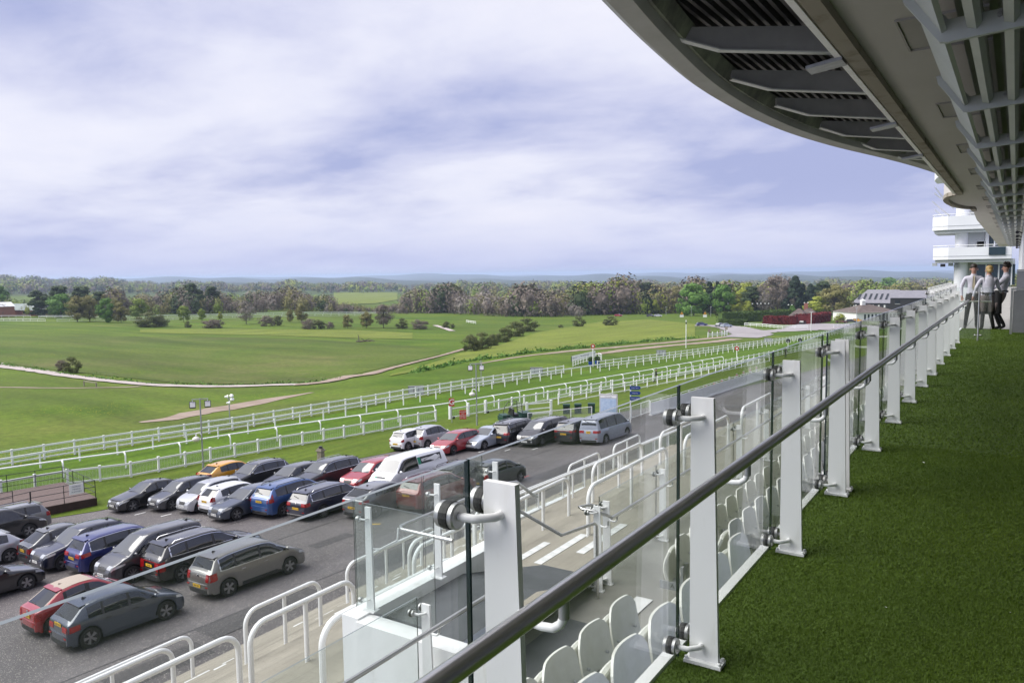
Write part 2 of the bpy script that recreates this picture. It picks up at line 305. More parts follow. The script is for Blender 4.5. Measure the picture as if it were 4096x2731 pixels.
def asphalt(name, c0, c1, chip, chipscale=28):
    m_ = bpy.data.materials.new(name); m_.use_nodes = True; t = m_.node_tree; b = t.nodes['Principled BSDF']; b.inputs['Roughness'].default_value = 0.78; b.inputs['Specular IOR Level'].default_value = 0.35
    tcn = t.nodes.new('ShaderNodeTexCoord'); ob = tcn.outputs['Object']
    n1 = t.nodes.new('ShaderNodeTexNoise'); n1.inputs['Scale'].default_value = 0.18; n1.inputs['Detail'].default_value = 8; n1.inputs['Roughness'].default_value = 0.65; t.links.new(ob, n1.inputs['Vector'])
    r1 = t.nodes.new('ShaderNodeValToRGB'); t.links.new(n1.outputs[0], r1.inputs[0]); r1.color_ramp.elements[0].position = 0.35; r1.color_ramp.elements[1].position = 0.66; r1.color_ramp.elements[0].color = (*c0, 1); r1.color_ramp.elements[1].color = (*c1, 1)
    n2 = t.nodes.new('ShaderNodeTexVoronoi'); n2.inputs['Scale'].default_value = chipscale; t.links.new(ob, n2.inputs['Vector'])
    wn = t.nodes.new('ShaderNodeTexWhiteNoise'); t.links.new(n2.outputs['Position'], wn.inputs['Vector'])
    gt = t.nodes.new('ShaderNodeMath'); gt.operation = 'GREATER_THAN'; t.links.new(wn.outputs['Value'], gt.inputs[0]); gt.inputs[1].default_value = 0.86
    lt = t.nodes.new('ShaderNodeMath'); lt.operation = 'LESS_THAN'; t.links.new(n2.outputs['Distance'], lt.inputs[0]); lt.inputs[1].default_value = 0.42
    mu = t.nodes.new('ShaderNodeMath'); mu.operation = 'MULTIPLY'; t.links.new(gt.outputs[0], mu.inputs[0]); t.links.new(lt.outputs[0], mu.inputs[1])
    mx = t.nodes.new('ShaderNodeMix'); mx.data_type = 'RGBA'; t.links.new(mu.outputs[0], mx.inputs['Factor']); t.links.new(r1.outputs[0], mx.inputs['A']); mx.inputs['B'].default_value = (*chip, 1)
    t.links.new(mx.outputs['Result'], b.inputs['Base Color'])
    nb = t.nodes.new('ShaderNodeTexNoise'); nb.inputs['Scale'].default_value = 30; t.links.new(ob, nb.inputs['Vector'])
    bn = t.nodes.new('ShaderNodeBump'); bn.inputs['Strength'].default_value = 0.4; bn.inputs['Distance'].default_value = 0.01; t.links.new(nb.outputs[0], bn.inputs['Height']); t.links.new(bn.outputs[0], b.inputs['Normal'])
    # damp patches are glossier
    n3 = t.nodes.new('ShaderNodeTexNoise'); n3.inputs['Scale'].default_value = 0.25; n3.inputs['Detail'].default_value = 5; t.links.new(ob, n3.inputs['Vector'])
    mr = t.nodes.new('ShaderNodeMapRange'); t.links.new(n3.outputs[0], mr.inputs[0]); mr.inputs[1].default_value = 0.4; mr.inputs[2].default_value = 0.7; mr.inputs[3].default_value = 0.85; mr.inputs[4].default_value = 0.5; t.links.new(mr.outputs[0], b.inputs['Roughness'])
    return m_
M_TARMAC = asphalt('car_park_tarmac', (0.076, 0.069, 0.072), (0.122, 0.111, 0.113), (0.36, 0.33, 0.30))
M_GRAVEL = mat('chalk_gravel', (0.34, 0.29, 0.27), 0.95, col2=(0.46, 0.41, 0.39), scale=0.6, bump=0.4, bscale=4)
M_EARTH = mat('bare_earth', (0.22, 0.165, 0.125), 0.95, col2=(0.31, 0.245, 0.20), scale=0.35, bump=0.5, bscale=3)
M_ROAD = mat('pale_road_tarmac', (0.27, 0.25, 0.255), 0.9, var=0.15, scale=0.2)
# ------------------------------------------------------------------ terrain sheet out to the horizon
azs = np.radians(np.concatenate([np.linspace(-115, -70, 16)[:-1], np.linspace(-70, 3, 200), np.linspace(3, 30, 10)[1:]]))
rs = np.concatenate([np.linspace(20, 60, 8)[:-1], np.geomspace(60, 700, 130), np.geomspace(700, 15000, 60)[1:]])
tb = MB(); rows = []
for r in rs:
    row = []
    for a in azs:
        X, Y = r * math.sin(a), r * math.cos(a); ov = lerp_line(FARRAIL, Y) - X; s = min(max((ov - 1.2) / 1.5, 0), 1)
        zb = ground(X, Y) - 0.35 * (1 - s)
        if 1500 < r: zb += 6 * math.sin(a * 31 + r * 0.0013) * min(1, (r - 1500) / 1500)
        if 3500 < r: zb += min(1, (r - 3500) / 4000) * (20 * math.sin(a * 13 + r * .0009) + 14 * math.sin(a * 37 + r * .0006 + 1) + 7 * math.sin(a * 83 + 2))
        row.append((X, Y, zb))
    rows.append(row)
tb.grid(rows); terrain = struct(tb.build('downland_terrain', M_DOWN, smooth=True, ang=None))
def strip(name, la, lb, y0, y1, ny, nx, off, m_, dense=None):
    b = MB(); rr = []
    for i in range(ny + 1):
        Y = y0 + (y1 - y0) * i / ny; a, c = lerp_line(la, Y), lerp_line(lb, Y)
        rr.append([(a + (c - a) * j / nx, Y, znear(a + (c - a) * j / nx, Y) + off) for j in range(nx + 1)])
    b.grid(rr[::-1]); return struct(b.build(name, m_, smooth=True, ang=None))
LAWNEDGE = [(-50.5, -20), (-48.5, 12), (-47.2, 22), (-45.1, 25.2), (-40.1, 40.3), (-37.7, 47), (-35.3, 52.3), (-31.5, 60), (-27.5, 70), (-24, 90), (-21, 120), (-19, 160), (-18, 300)]
FENCEA = [(-58, 5), (-54.1, 26.5), (-52.1, 30), (-51.0, 36.3), (-49.9, 41.8), (-48.0, 48.8), (-46.1, 55.8), (-44.0, 61.5), (-42.3, 72), (-40.2, 84), (-38.6, 97), (-37.2, 115), (-34.5, 150), (-31, 200), (-26, 280)]
DX = lambda line, d: [(x + d, y) for x, y in line]
strip('car_park_tarmac', LAWNEDGE, [(-10, -40), (-10, 300)], -20, 280, 150, 40, 0.0, M_TARMAC)
strip('lawn', DX(FENCEA, -1.0), DX(LAWNEDGE, 0.06), -15, 280, 150, 12, 0.025, M_LAWN)
strip('racecourse', DX(FARRAIL, -2.2), DX(FENCEA, -0.9), -10, 290, 160, 14, 0.0, M_TURF)
def resample(pts, step):
    P = [np.array(p[:2], float) for p in pts]; out = [P[0]]; acc = 0
    for a, b in zip(P, P[1:]):
        d = np.linalg.norm(b - a); t = step - acc
        while t <= d: out.append(a + (b - a) * t / d); t += step
        acc = (acc + d) % step if step else 0
        acc = d - (t - step)
    return out
def ribbon(name, px, widths, off, m_, step=1.5, world=False):
    P = [np.array(q[:2]) if world else on(*q)[:2] for q in px]; b = MB(); rr = []
    cum = np.concatenate([[0], np.cumsum([np.linalg.norm(P[i + 1] - P[i]) for i in range(len(P) - 1)])]); n = max(8, int(cum[-1] / step))
    for i in range(n + 1):
        s = cum[-1] * i / n; c = np.array([np.interp(s, cum, [p[k] for p in P]) for k in (0, 1)]); e = cum[-1] * min(i + 1, n) / n; f = cum[-1] * max(i - 1, 0) / n
        d = np.array([np.interp(e, cum, [p[k] for p in P]) - np.interp(f, cum, [p[k] for p in P]) for k in (0, 1)]); d /= np.linalg.norm(d); nn = np.array([-d[1], d[0]])
        w = np.interp(s, cum, widths if isinstance(widths, (list, tuple)) else [widths] * len(P)) * (1 + 0.10 * math.sin(i * 1.7) + 0.06 * math.sin(i * 4.1)) / 2
        rr.append([tuple(c + nn * w * k) + (ground(*(c + nn * w * k)) + off,) for k in (-1, -0.5, 0, 0.5, 1)])
    b.grid(rr); return struct(b.build(name, m_, smooth=True, ang=None))
M_MOWN = groundmat('mown_hill_grass', [(0.132, 0.176, 0.022), (0.176, 0.206, 0.036), (0.164, 0.188, 0.038), (0.122, 0.170, 0.018)], (0.02, 0.06, 1.2), 0.4, 1.5, stripe=(math.radians(-28), (0.22, 0.008, 1), 0.35), flowers=0.4)  # own yellow-green, toned lighter in place of shading on the hill
M_ROUGH = groundmat('rough_slope_grass', [(0.056, 0.104, 0.007), (0.092, 0.124, 0.020), (0.116, 0.126, 0.036), (0.064, 0.110, 0.008)], (0.02, 0.05, 1.1), 0.5, 1.2, stripe=(math.radians(35), (0.012, 0.10, 1), 0.5), flowers=0.5)  # own duller green, toned darker in place of shading on the slope
def field(name, xs, yt, yb, m_, off=0.06, n=60, k=16):
    b = MB(); rows = []
    for i in range(n + 1):
        x = xs[0] + (xs[-1] - xs[0]) * i / n; a, c = np.interp(x, xs, yt), np.interp(x, xs, yb); row = []
        for j in range(k + 1):
            P = on(x, a + (c - a) * j / k); row.append((P[0], P[1], ground(P[0], P[1]) + off))
        rows.append(row)
    b.grid(rows); return struct(b.build(name, m_, smooth=True, ang=None))
field('mown_hill_field', [1560, 1700, 1860, 2000, 2150, 2400, 2600, 2780], [1500, 1462, 1408, 1380, 1330, 1288, 1278, 1296], [1505, 1480, 1446, 1427, 1406, 1382, 1363, 1350], M_MOWN, 0.10)
field('pale_mown_strip', [560, 800, 1100, 1400, 1650], [1318, 1316, 1317, 1320, 1332], [1330, 1336, 1342, 1352, 1356], M_MOWN, 0.10)
field('rough_slope', [-100, 300, 700, 1000, 1300, 1560, 1760], [1345, 1345, 1347, 1352, 1362, 1375, 1395], [1440, 1490, 1532, 1538, 1524, 1466, 1418], M_ROUGH, 0.07)
field('distant_pale_field', [1335, 1420, 1500, 1590], [1172, 1170, 1170, 1172], [1222, 1218, 1216, 1200], M_MOWN, 0.6, 20, 10)
ribbon('valley_path', [(-60, 1448), (0, 1464), (120, 1480), (260, 1503), (420, 1524), (600, 1541), (760, 1546), (950, 1546), (1100, 1541), (1250, 1537)], [3, 3.0, 2.8, 2.8, 3, 3.4, 3, 2.6, 2.2, 2.2], 0.13, M_GRAVEL)
ribbon('valley_path', [(1180, 1541), (1290, 1532), (1400, 1507), (1470, 1500), (1550, 1478), (1640, 1455), (1760, 1425), (1830, 1405), (1900, 1385)], [2.6, 3, 3.6, 3, 1.8, 1.3, 1.2, 1.6, 1.5], 0.15, M_EARTH)
ribbon('thin_path', [(-60, 1548), (0, 1550), (150, 1552), (300, 1553), (480, 1550), (560, 1546)], 0.9, 0.05, M_EARTH)
ribbon('bare_earth_track', [(560, 1690), (680, 1677), (800, 1650), (950, 1625), (1090, 1597), (1250, 1570)], [0.8, 2.2, 3.2, 3.6, 3.2, 0.8], 0.05, M_EARTH)
ribbon('gravel_track', [(1900, 1458), (2050, 1432), (2200, 1414), (2330, 1400), (2500, 1386), (2700, 1368), (2900, 1348)], [1.0, 2, 2.8, 3, 3, 3.2, 3.4], 0.07, M_EARTH)
ribbon('gravel_track', [(2380, 1418), (2500, 1400), (2700, 1381), (2850, 1368), (2950, 1355)], [1.5, 3, 3.4, 3.6, 3.6], 0.07, M_EARTH)
ribbon('access_road', [(2700, 1303), (2800, 1302), (2880, 1304), (2930, 1310), (2985, 1326), (3010, 1338), (2960, 1350)], [8, 9, 10, 11, 12, 12, 10], 0.1, M_ROAD)
ribbon('access_road', [(2985, 1333), (3060, 1326), (3140, 1322), (3230, 1315), (3300, 1302), (3380, 1296)], [10, 12, 13, 16, 24, 30], 0.12, M_ROAD)
ribbon('far_path', [(1740, 1302), (1770, 1311), (1810, 1325)], 2.4, 0.2, M_GRAVEL)
# ------------------------------------------------------------------ fences
def wpart(b, name, m_, root, smooth=False):
    o = b.build(name, m_, root, smooth); o.matrix_parent_inverse = Matrix.Translation(-Vector(root.location)); return o
def fence(name, label, line, step, ph, pw, rails, mesh_=None, world=True, group=None, arms=None, cat='fence', cap=True, skip=(), m_=None):
    """line: XY points. rails: (height, thickness, depth). mesh_: (z0, z1, dz, dx). arms: running rail set out on curved arms"""
    m_ = m_ or PVC
    P = resample(line, step); root = thing(name, label, cat, G(*P[0]), group=group)
    if arms:
        pm = MB(); pts = [(0, 0, -0.1), (0, 0, ph * 0.72)] + [(-arms * (1 - math.cos(t)), 0, ph * 0.72 + (ph * 0.24) * math.sin(t)) for t in np.linspace(0.2, math.pi / 2, 6)]
        pm.tube(pts, pw / 2, 8)
    else:
        pm = MB(); pm.box((0, 0, ph / 2 - 0.05), (pw, pw, ph + 0.1))
        if cap: pm.box((0, 0, ph + 0.012), (pw * 1.25, pw * 1.25, 0.03)); pm.box((0, 0, ph + 0.04), (pw * 0.8, pw * 0.8, 0.03), taper=(0.3, 0.3))
    pmesh = pm.mesh('post', m_, smooth=bool(arms), ang=40)
    for i, p in enumerate(P):
        if i in skip: continue
        d = P[min(i + 1, len(P) - 1)] - P[max(i - 1, 0)]; o = put('post', pmesh, root, Vector(G(*p)) - root.location); o.rotation_euler = (0, 0, math.atan2(-d[0], d[1]))
    off = -arms if arms else 0
    for (hz_, th, dp) in rails:
        rb = MB()
        for i in range(len(P) - 1):
            if i in skip: continue
            d = P[i + 1] - P[i]; d = d / np.linalg.norm(d); nn = np.array([d[1], -d[0]]) * off
            a, c = P[i] + nn - d * 0.02, P[i + 1] + nn + d * 0.02
            if arms: rb.tube([G(*a, hz_), G(*c, hz_)], th / 2, 8)
            else: rb.bar(G(*a, hz_), G(*c, hz_), dp, th)
        wpart(rb, 'rail', m_, root, smooth=bool(arms))
    if mesh_:
        z0, z1, dz, dx = mesh_; wb_ = MB()
        for i in range(len(P) - 1):
            if i in skip: continue
            a, c = P[i], P[i + 1]; k = 0
            z = z0
            while z <= z1: wb_.bar(G(*a, z), G(*c, z), 0.006, 0.006); z += dz
            n = int(np.linalg.norm(c - a) / dx)
            for j in range(1, n):
                q = a + (c - a) * j / n; wb_.bar(G(*q, z0), G(*q, z1), 0.006, 0.006)
        o = wpart(wb_, 'wire_mesh', WIRE, root); o['kind'] = 'stuff'
    return root
WIRE = mat('galvanised_wire', (0.55, 0.56, 0.56), 0.5, 0.2)
sub = lambda line, y0, y1: [(lerp_line(line, y0), y0)] + [q for q in line if y0 < q[1] < y1] + [(lerp_line(line, y1), y1)]
fence('mesh_fence', 'long white post and rail fence with wire mesh along the car park lawn', sub(FENCEA, 4, 58.4), 1.95, 1.12, 0.14, [(1.0, 0.13, 0.06), (0.16, 0.12, 0.06)], (0.22, 0.95, 0.085, 0.2))
fence('mesh_fence', 'white post and rail mesh fence continuing past the red exit sign gate', sub(FENCEA, 62.5, 84), 1.95, 1.12, 0.14, [(1.0, 0.13, 0.06), (0.16, 0.12, 0.06)], (0.22, 0.95, 0.12, 0.3))
fence('rail_fence', 'far half of the white crowd fence running along the straight', sub(FENCEA, 84, 215), 2.4, 1.12, 0.11, [(1.0, 0.11, 0.05), (0.5, 0.1, 0.05), (0.16, 0.10, 0.05)])
fence('rail_fence', 'nearer white two rail fence between lawn and crowd fence, ahead of the road sweeper area', [(x + 3.6, y) for x, y in sub(FENCEA, 69, 128)], 2.4, 1.12, 0.11, [(1.0, 0.10, 0.05), (0.16, 0.10, 0.05)])['label'] = 'nearer white two rail fence on the lawn beside the walking man'
fence('running_rail', 'white tubular running rail on curved arms along the near edge of the course', [(x - 3.2, y) for x, y in sub(FENCEA, 4, 128)], 4.1, 1.2, 0.12, [(1.15, 0.13, 0.13)], arms=0.35)
fence('running_rail', 'white running rail on thin posts along the far edge of the course', sub(FARRAIL, 4, 250), 2.75, 1.15, 0.10, [(1.12, 0.16, 0.09)], cap=False)
FB = [(x - 3.0, y) for x, y in FARRAIL]
fence('mesh_fence', 'white double rail mesh fence behind the far running rail', sub(FB, 4, 104), 2.2, 1.15, 0.13, [(1.08, 0.14, 0.06), (0.16, 0.11, 0.05)], (0.24, 1.0, 0.11, 0.4))
fence('rail_fence', 'far white fence behind the running rail past the winning post', sub(FB, 112, 262), 2.5, 1.2, 0.10, [(1.1, 0.12, 0.05), (0.6, 0.1, 0.05), (0.16, 0.09, 0.05)])
# ------------------------------------------------------------------ grandstand: deck, terraces, balustrades
DZ = 10.25
M_CONC = mat('stand_concrete', (0.165, 0.160, 0.142), 0.85, col2=(0.250, 0.242, 0.220), scale=1.2, bump=0.25, bscale=25)
M_CONCG = mat('grey_landing_floor', (0.070, 0.073, 0.082), 0.85, col2=(0.110, 0.113, 0.125), scale=2.0, bump=0.2, bscale=60)
M_SOFFIT = mat('painted_soffit', (0.47, 0.45, 0.425), 0.75, col2=(0.54, 0.52, 0.495), scale=0.7, streak=(1, 0.35, 1))
M_LIP = mat('stained_concrete_lip', (0.30, 0.27, 0.22), 0.85, col2=(0.11, 0.09, 0.055), scale=2.4, contrast=(0.52, 0.72))
M_BLADE = mat('off_white_blade_paint', (0.54, 0.56, 0.54), 0.45, var=0.05, scale=2)
M_CORR = mat('dark_corrugated_sheet', (0.035, 0.033, 0.034), 0.5, 0.2, var=0.2, scale=3)
M_PAVE = mat('buff_stepping_pavers', (0.265, 0.240, 0.200), 0.9, col2=(0.345, 0.315, 0.265), scale=1.1, bump=0.2, bscale=30, streak=(1, 0.4, 1))
def _pave():
    t = M_PAVE.node_tree; bs = t.nodes['Principled BSDF']; src = bs.inputs['Base Color'].links[0].from_socket
    tc_ = t.nodes.new('ShaderNodeTexCoord'); mp_ = t.nodes.new('ShaderNodeMapping'); t.links.new(tc_.outputs['Object'], mp_.inputs[0]); mp_.inputs['Rotation'].default_value = (0, 0, math.pi / 2)
    bk = t.nodes.new('ShaderNodeTexBrick'); t.links.new(mp_.outputs[0], bk.inputs['Vector']); bk.inputs['Scale'].default_value = 1.0; bk.inputs['Brick Width'].default_value = 0.42; bk.inputs['Row Height'].default_value = 0.22; bk.inputs['Mortar Size'].default_value = 0.008
    bk.inputs['Color1'].default_value = (1.03, 1.03, 1.02, 1); bk.inputs['Color2'].default_value = (0.95, 0.95, 0.95, 1); bk.inputs['Mortar'].default_value = (0.86, 0.85, 0.84, 1)
    mx = t.nodes.new('ShaderNodeMix'); mx.data_type = 'RGBA'; mx.blend_type = 'MULTIPLY'; mx.inputs['Factor'].default_value = 1.0; t.links.new(src, mx.inputs['A']); t.links.new(bk.outputs['Color'], mx.inputs['B'])
    oi = t.nodes.new('ShaderNodeObjectInfo'); mr = t.nodes.new('ShaderNodeMapRange'); t.links.new(oi.outputs['Random'], mr.inputs[0]); mr.inputs[3].default_value = 0.94; mr.inputs[4].default_value = 1.06
    m2 = t.nodes.new('ShaderNodeVectorMath'); m2.operation = 'SCALE'; t.links.new(mx.outputs['Result'], m2.inputs[0]); t.links.new(mr.outputs[0], m2.inputs['Scale']); t.links.new(m2.outputs[0], bs.inputs['Base Color'])
_pave()
M_TILE = mat('white_nosing_tile', (0.66, 0.66, 0.65), 0.7, var=0.12, scale=3)
M_TURFB = mat('plastic_turf_blades', (0.060, 0.108, 0.005), 0.6, col2=(0.092, 0.150, 0.009), scale=0.6, spec=0.3, detail=3)
M_TURFM = mat('plastic_turf_backing', (0.052, 0.092, 0.005), 0.9, var=0.25, scale=60)
b = MB(); b.box((0.69, 10.7, DZ - 0.18), (3.82, 27.4, 0.32)); struct(b.build('viewing_deck', M_CONC))
b = MB(); b.box((-1.205, 10.7, DZ - 0.10), (0.05, 27.4, 0.21)); struct(b.build('white_deck_edge', WHITE))
b = MB(); b.box((0.725, 10.7, DZ - 0.014), (3.80, 27.38, 0.012)); struct(b.build('artificial_turf_mat', M_TURFM))
# turf pile: blades thin out with distance
def blades(x0, x1, y0, y1, n, h, w, seed):
    r_ = np.random.default_rng(seed); px = r_.uniform(x0, x1, n); py = r_.uniform(y0, y1, n); a = r_.uniform(0, 2 * np.pi, n); hh = h * r_.uniform(0.5, 1.15, n); le = r_.normal(0, 0.75, (2, n)) * h
    v = np.zeros((n, 3, 3)); v[:, 0] = np.stack([px - np.cos(a) * w / 2, py - np.sin(a) * w / 2, np.full(n, DZ - 0.008)], 1); v[:, 1] = np.stack([px + np.cos(a) * w / 2, py + np.sin(a) * w / 2, np.full(n, DZ - 0.008)], 1); v[:, 2] = np.stack([px + le[0], py + le[1], DZ - 0.008 + hh], 1)
    return v.reshape(-1, 3)
vv = np.concatenate([blades(-1.17, 0.45, 1.5, 4.5, 170000, 0.012, 0.0032, 1), blades(-1.17, 0.45, 4.5, 8, 110000, 0.013, 0.0042, 2), blades(-1.17, 0.6, 8, 24.35, 110000, 0.016, 0.008, 3), blades(0.45, 2.5, -2, 24.35, 60000, 0.016, 0.010, 4), blades(-1.17, 0.45, -2, 1.5, 30000, 0.016, 0.006, 5)])
me = bpy.data.meshes.new('artificial_grass'); nf = len(vv) // 3; me.vertices.add(len(vv)); me.vertices.foreach_set('co', vv.ravel()); me.loops.add(len(vv)); me.loops.foreach_set('vertex_index', np.arange(len(vv), dtype=np.int32)); me.polygons.add(nf); me.polygons.foreach_set('loop_start', np.arange(0, len(vv), 3, dtype=np.int32)); me.update(calc_edges=True); me.materials.append(M_TURFB)
tag(put('artificial_grass', me), 'short dark green artificial grass on the viewing deck', 'grass', kind='stuff')
fk = np.random.default_rng(9); fv_ = []
for _ in range(26): c0 = np.array([fk.uniform(-1.0, 0.3), fk.uniform(2.4, 12), DZ + 0.012]); fv_.append(c0 + fk.normal(0, 0.007, (3, 3)) * np.array([1, 1, .3]))
me = bpy.data.meshes.new('paper_flecks'); me.from_pydata([tuple(q) for q in np.concatenate(fv_)], [], [(3 * i, 3 * i + 1, 3 * i + 2) for i in range(len(fv_))]); me.materials.append(M_TILE); tag(put('paper_flecks', me), 'tiny pale paper flecks scattered on the artificial grass', 'litter', kind='stuff')
# --- balustrades
M_STGL = mat('stand_window_glass', (0.02, 0.025, 0.028), 0.05, spec=0.7)
def balustrade(name, label, X, zf, ys, glass_top=1.175, post_h=1.13, wb=0.125, wt=0.095, rail=(0.30, 0.90, 0.024), y_end=None, panes=None, side=1, arms=True, rail_y=None, discs=(0.075, 1.05)):
    """glass on the -X side, handrail on the +X side. X = glass plane"""
    root = thing(name, label, 'balustrade', (X, ys[0], zf))
    xo = 0.058; pm = MB(); th = 0.022
    pm.add([(xo, -th / 2, -0.01), (xo + wb, -th / 2, -0.01), (xo + wb, th / 2, -0.01), (xo, th / 2, -0.01), (xo, -th / 2, post_h), (xo + wt, -th / 2, post_h), (xo + wt, th / 2, post_h), (xo, th / 2, post_h)], [(3, 2, 1, 0), (4, 5, 6, 7), (0, 1, 5, 4), (1, 2, 6, 5), (2, 3, 7, 6), (3, 0, 4, 7)])
    pm.box((xo + wb / 2, 0, 0.004), (wb + 0.035, 0.075, 0.014)); [pm.lathe([(0.008, 0.01), (0.008, 0.022), (0.004, 0.024)], (xo + dx_, dy_, 0), 6) for dx_ in (-0.008, wb + 0.008) for dy_ in (-0.026, 0.026)]; pmesh = pm.mesh('post', WHITEW)
    CL = []
    for sgn in (-1, 1):
        am = MB(); cm = MB(); rm = MB(); y = 0.075 * sgn; xs = xo + 0.052
        am.tube([(xs, sgn * 0.008, 0), (xs, sgn * 0.035, 0)] + [(xs - 0.04 * math.sin(t), sgn * (0.035 + 0.04 * math.sin(t)), 0) for t in (0.4, 0.8, 1.2)] + [(0.028, y, 0)], 0.0115, 8)
        cm.lathe([(0.0, -0.030), (0.030, -0.030), (0.034, -0.026), (0.034, 0.026), (0.030, 0.030), (0.0, 0.030)], (0, y, 0), 16, axis='x')
        rm.lathe([(0.0, -0.012), (0.0362, -0.012), (0.0362, 0.0125), (0.0, 0.0125)], (0, y, 0), 16, axis='x')
        CL.append((am.mesh('arm', WHITE, True, 50), cm.mesh('clamp_disc', STEELD, True, 40), rm.mesh('gasket', RUBBER)))
    hmesh = None
    if rail:
        hm = MB(); hx = rail[0]
        hm.tube([(xo + wb * 0.8, 0, rail[1] - 0.09), (xo + wb * 0.8 + 0.02, -0.02, rail[1] - 0.10), (hx - 0.06, -0.03, rail[1] - 0.10), (hx - 0.03, -0.03, rail[1] - 0.097), (hx - 0.01, -0.03, rail[1] - 0.083), (hx, -0.03, rail[1] - 0.06)], 0.0115, 8, 0)
        hmesh = hm.mesh('rail_bracket', WHITE, True, 50); h2 = MB(); h2.tube([(hx, -0.03, rail[1] - 0.065), (hx, -0.03, rail[1] - 0.01)], 0.014, 8); h2m = h2.mesh('rail_spigot', STEELD, True, 50)
    for y in ys:
        p = put('post', pmesh, root, (0, y - ys[0], 0))
        if arms:
            for z in discs:
                for c3 in CL:
                    for nm_, m3 in zip(('clamp_arm', 'clamp_disc', 'gasket'), c3): put(nm_, m3, p, (0, 0, z))
        if rail: put('rail_bracket', hmesh, p); put('rail_spigot', h2m, p)
    pl = panes if panes else [(a, c) for a, c in zip(ys, ys[1:]) if c - a > 0.5]
    for a, c in pl:
        g = MB(); y0, y1, t = a - ys[0] + 0.004, c - ys[0] - 0.004, 0.006; z0, z1 = -0.08, glass_top
        g.add([(-t, y0, z0), (-t, y1, z0), (-t, y1, z1), (-t, y0, z1), (t, y0, z0), (t, y1, z0), (t, y1, z1), (t, y0, z1)], [(0, 3, 2, 1), (4, 5, 6, 7)], 0)
        g.add([(-t, y0, z0), (-t, y0, z1), (t, y0, z1), (t, y0, z0), (-t, y1, z0), (-t, y1, z1), (t, y1, z1), (t, y1, z0)], [(0, 1, 2, 3), (7, 6, 5, 4)], 1)
        g.add([(-t, y0, z1), (t, y0, z1), (t, y1, z1), (-t, y1, z1)], [(3, 2, 1, 0)], 2); g.build('glass_pane', [GLASS, EDGE, EDGEL], root)
    if rail:
        ry = rail_y or (ys[0] - 0.3, ys[-1] + 0.3); h = MB(); h.tube([(hx, ry[0] - ys[0], rail[1]), (hx, ry[1] - ys[0], rail[1])], rail[2], 14); h.build('handrail', STEEL, root, True)
    return root
YS = [-1.42, 0.08, 1.58, 3.08, 4.59, 5.98, 6.14, 7.64, 9.13, 10.63, 12.13, 13.5, 13.66, 15.1, 16.6, 18.1, 19.5]
balustrade('deck_balustrade', 'long glass balustrade with white fin posts and steel handrail along the green deck', -1.17, DZ, YS, rail_y=(-2, 20.1))
balustrade('deck_balustrade', 'short far glass balustrade past the end screen, below the white balconies', -1.75, DZ, [20.8, 22.0, 23.2, 24.4, 25.6, 26.8, 28.0, 29.2], rail=None)
balustrade('tier_balustrade', 'lower glass balustrade with steel handrail in front of the seats beside the landing', -4.56, 7.75, [-0.6, 1.4, 3.4, 5.34], rail_y=(-1, 6.3), rail=(0.28, 0.98, 0.022))
balustrade('tier_balustrade', 'lower glass balustrade with steel handrail running along the front seat row', -4.56, 7.75, [8.83, 9.1, 11.06, 13.03, 15.0, 17.0, 19.0, 21.0, 23.0, 25.0], rail_y=(8.9, 25.5), rail=(0.28, 0.98, 0.022))
# --- glazed front of the stand along the back of the deck
fa = thing('stand_front', 'white framed glazed front of the stand at the back of the deck', 'building', (2.55, -3, DZ))
b = MB(); b.box((0.15, 14, 3.1), (0.3, 28, 0.6)); b.build('header', WHITE, fa)
for k in range(14):
    b = MB(); b.box((0.10, 2 * k + 1.0, 1.42), (0.05, 1.86, 2.7)); b.build('window', M_STGL, fa); b = MB(); b.box((0.08, 2 * k, 1.42), (0.16, 0.12, 2.8)); b.build('mullion', WHITE, fa)
# --- end screen of the deck, grey panels, tiled floor beyond
r_ = thing('end_screen', 'clear glass screen with steel post across the end of the deck', 'glass screen', (-0.67, 20.3, DZ))
b = MB(); b.tube([(0, 0, 0), (0, 0, 1.2)], 0.02, 10); b.build('post', STEEL, r_, True)
b = MB(); b.tube([(-0.46, 0.03, 0.88), (0.24, 0.03, 0.88)], 0.016, 8); b.build('rail', STEEL, r_, True)
for z in (0.12, 1.08):
    b = MB(); b.tube([(-0.05, 0, z), (0.05, 0, z)], 0.012, 8); b.ball((-0.055, 0, z), 0.022); b.ball((0.055, 0, z), 0.022); b.build('clamp', STEELD, r_, True)
for x0, x1 in ((-0.46, -0.03), (0.03, 0.24)):
    b = MB(); b.box(((x0 + x1) / 2, 0, 0.62), (x1 - x0, 0.01, 1.16)); b.build('glass_pane', GLASS, r_)
M_PANEL = mat('grey_laminate_panel', (0.17, 0.175, 0.19), 0.6, var=0.08, scale=5)
r_ = thing('screen_panel', 'low grey panel in a steel frame at the right end of the deck', 'panel', (-0.06, 22.6, DZ))
b = MB(); b.box((0.42, 0, 0.55), (0.78, 0.03, 1.02)); b.build('board', M_PANEL, r_)
b = MB(); b.bar((0, 0, 0), (0, 0, 1.12), 0.05, 0.05, up=(0, 1, 0)); b.bar((0, 0, 1.10), (0.85, 0, 1.10), 0.06, 0.05); b.build('frame', STEELD, r_)
r_ = thing('screen_panel', 'taller narrow grey panel standing behind the framed grey panel', 'panel', (0.02, 29.5, DZ))
b = MB(); b.box((0.16, 0, 0.75), (0.3, 0.06, 1.5)); b.build('board', M_PANEL, r_); b = MB(); b.bar((0, 0, 1.53), (0.33, 0, 1.53), 0.08, 0.05); b.build('frame', STEELD, r_)
M_FLAG = mat('grey_paving_flags', (0.30, 0.29, 0.28), 0.8, var=0.1, scale=2)
fl = MB(); fl.box((0.2, 52, DZ - 0.25), (3.9, 55, 0.3)); floor2 = struct(fl.build('terrace_floor', M_FLAG))
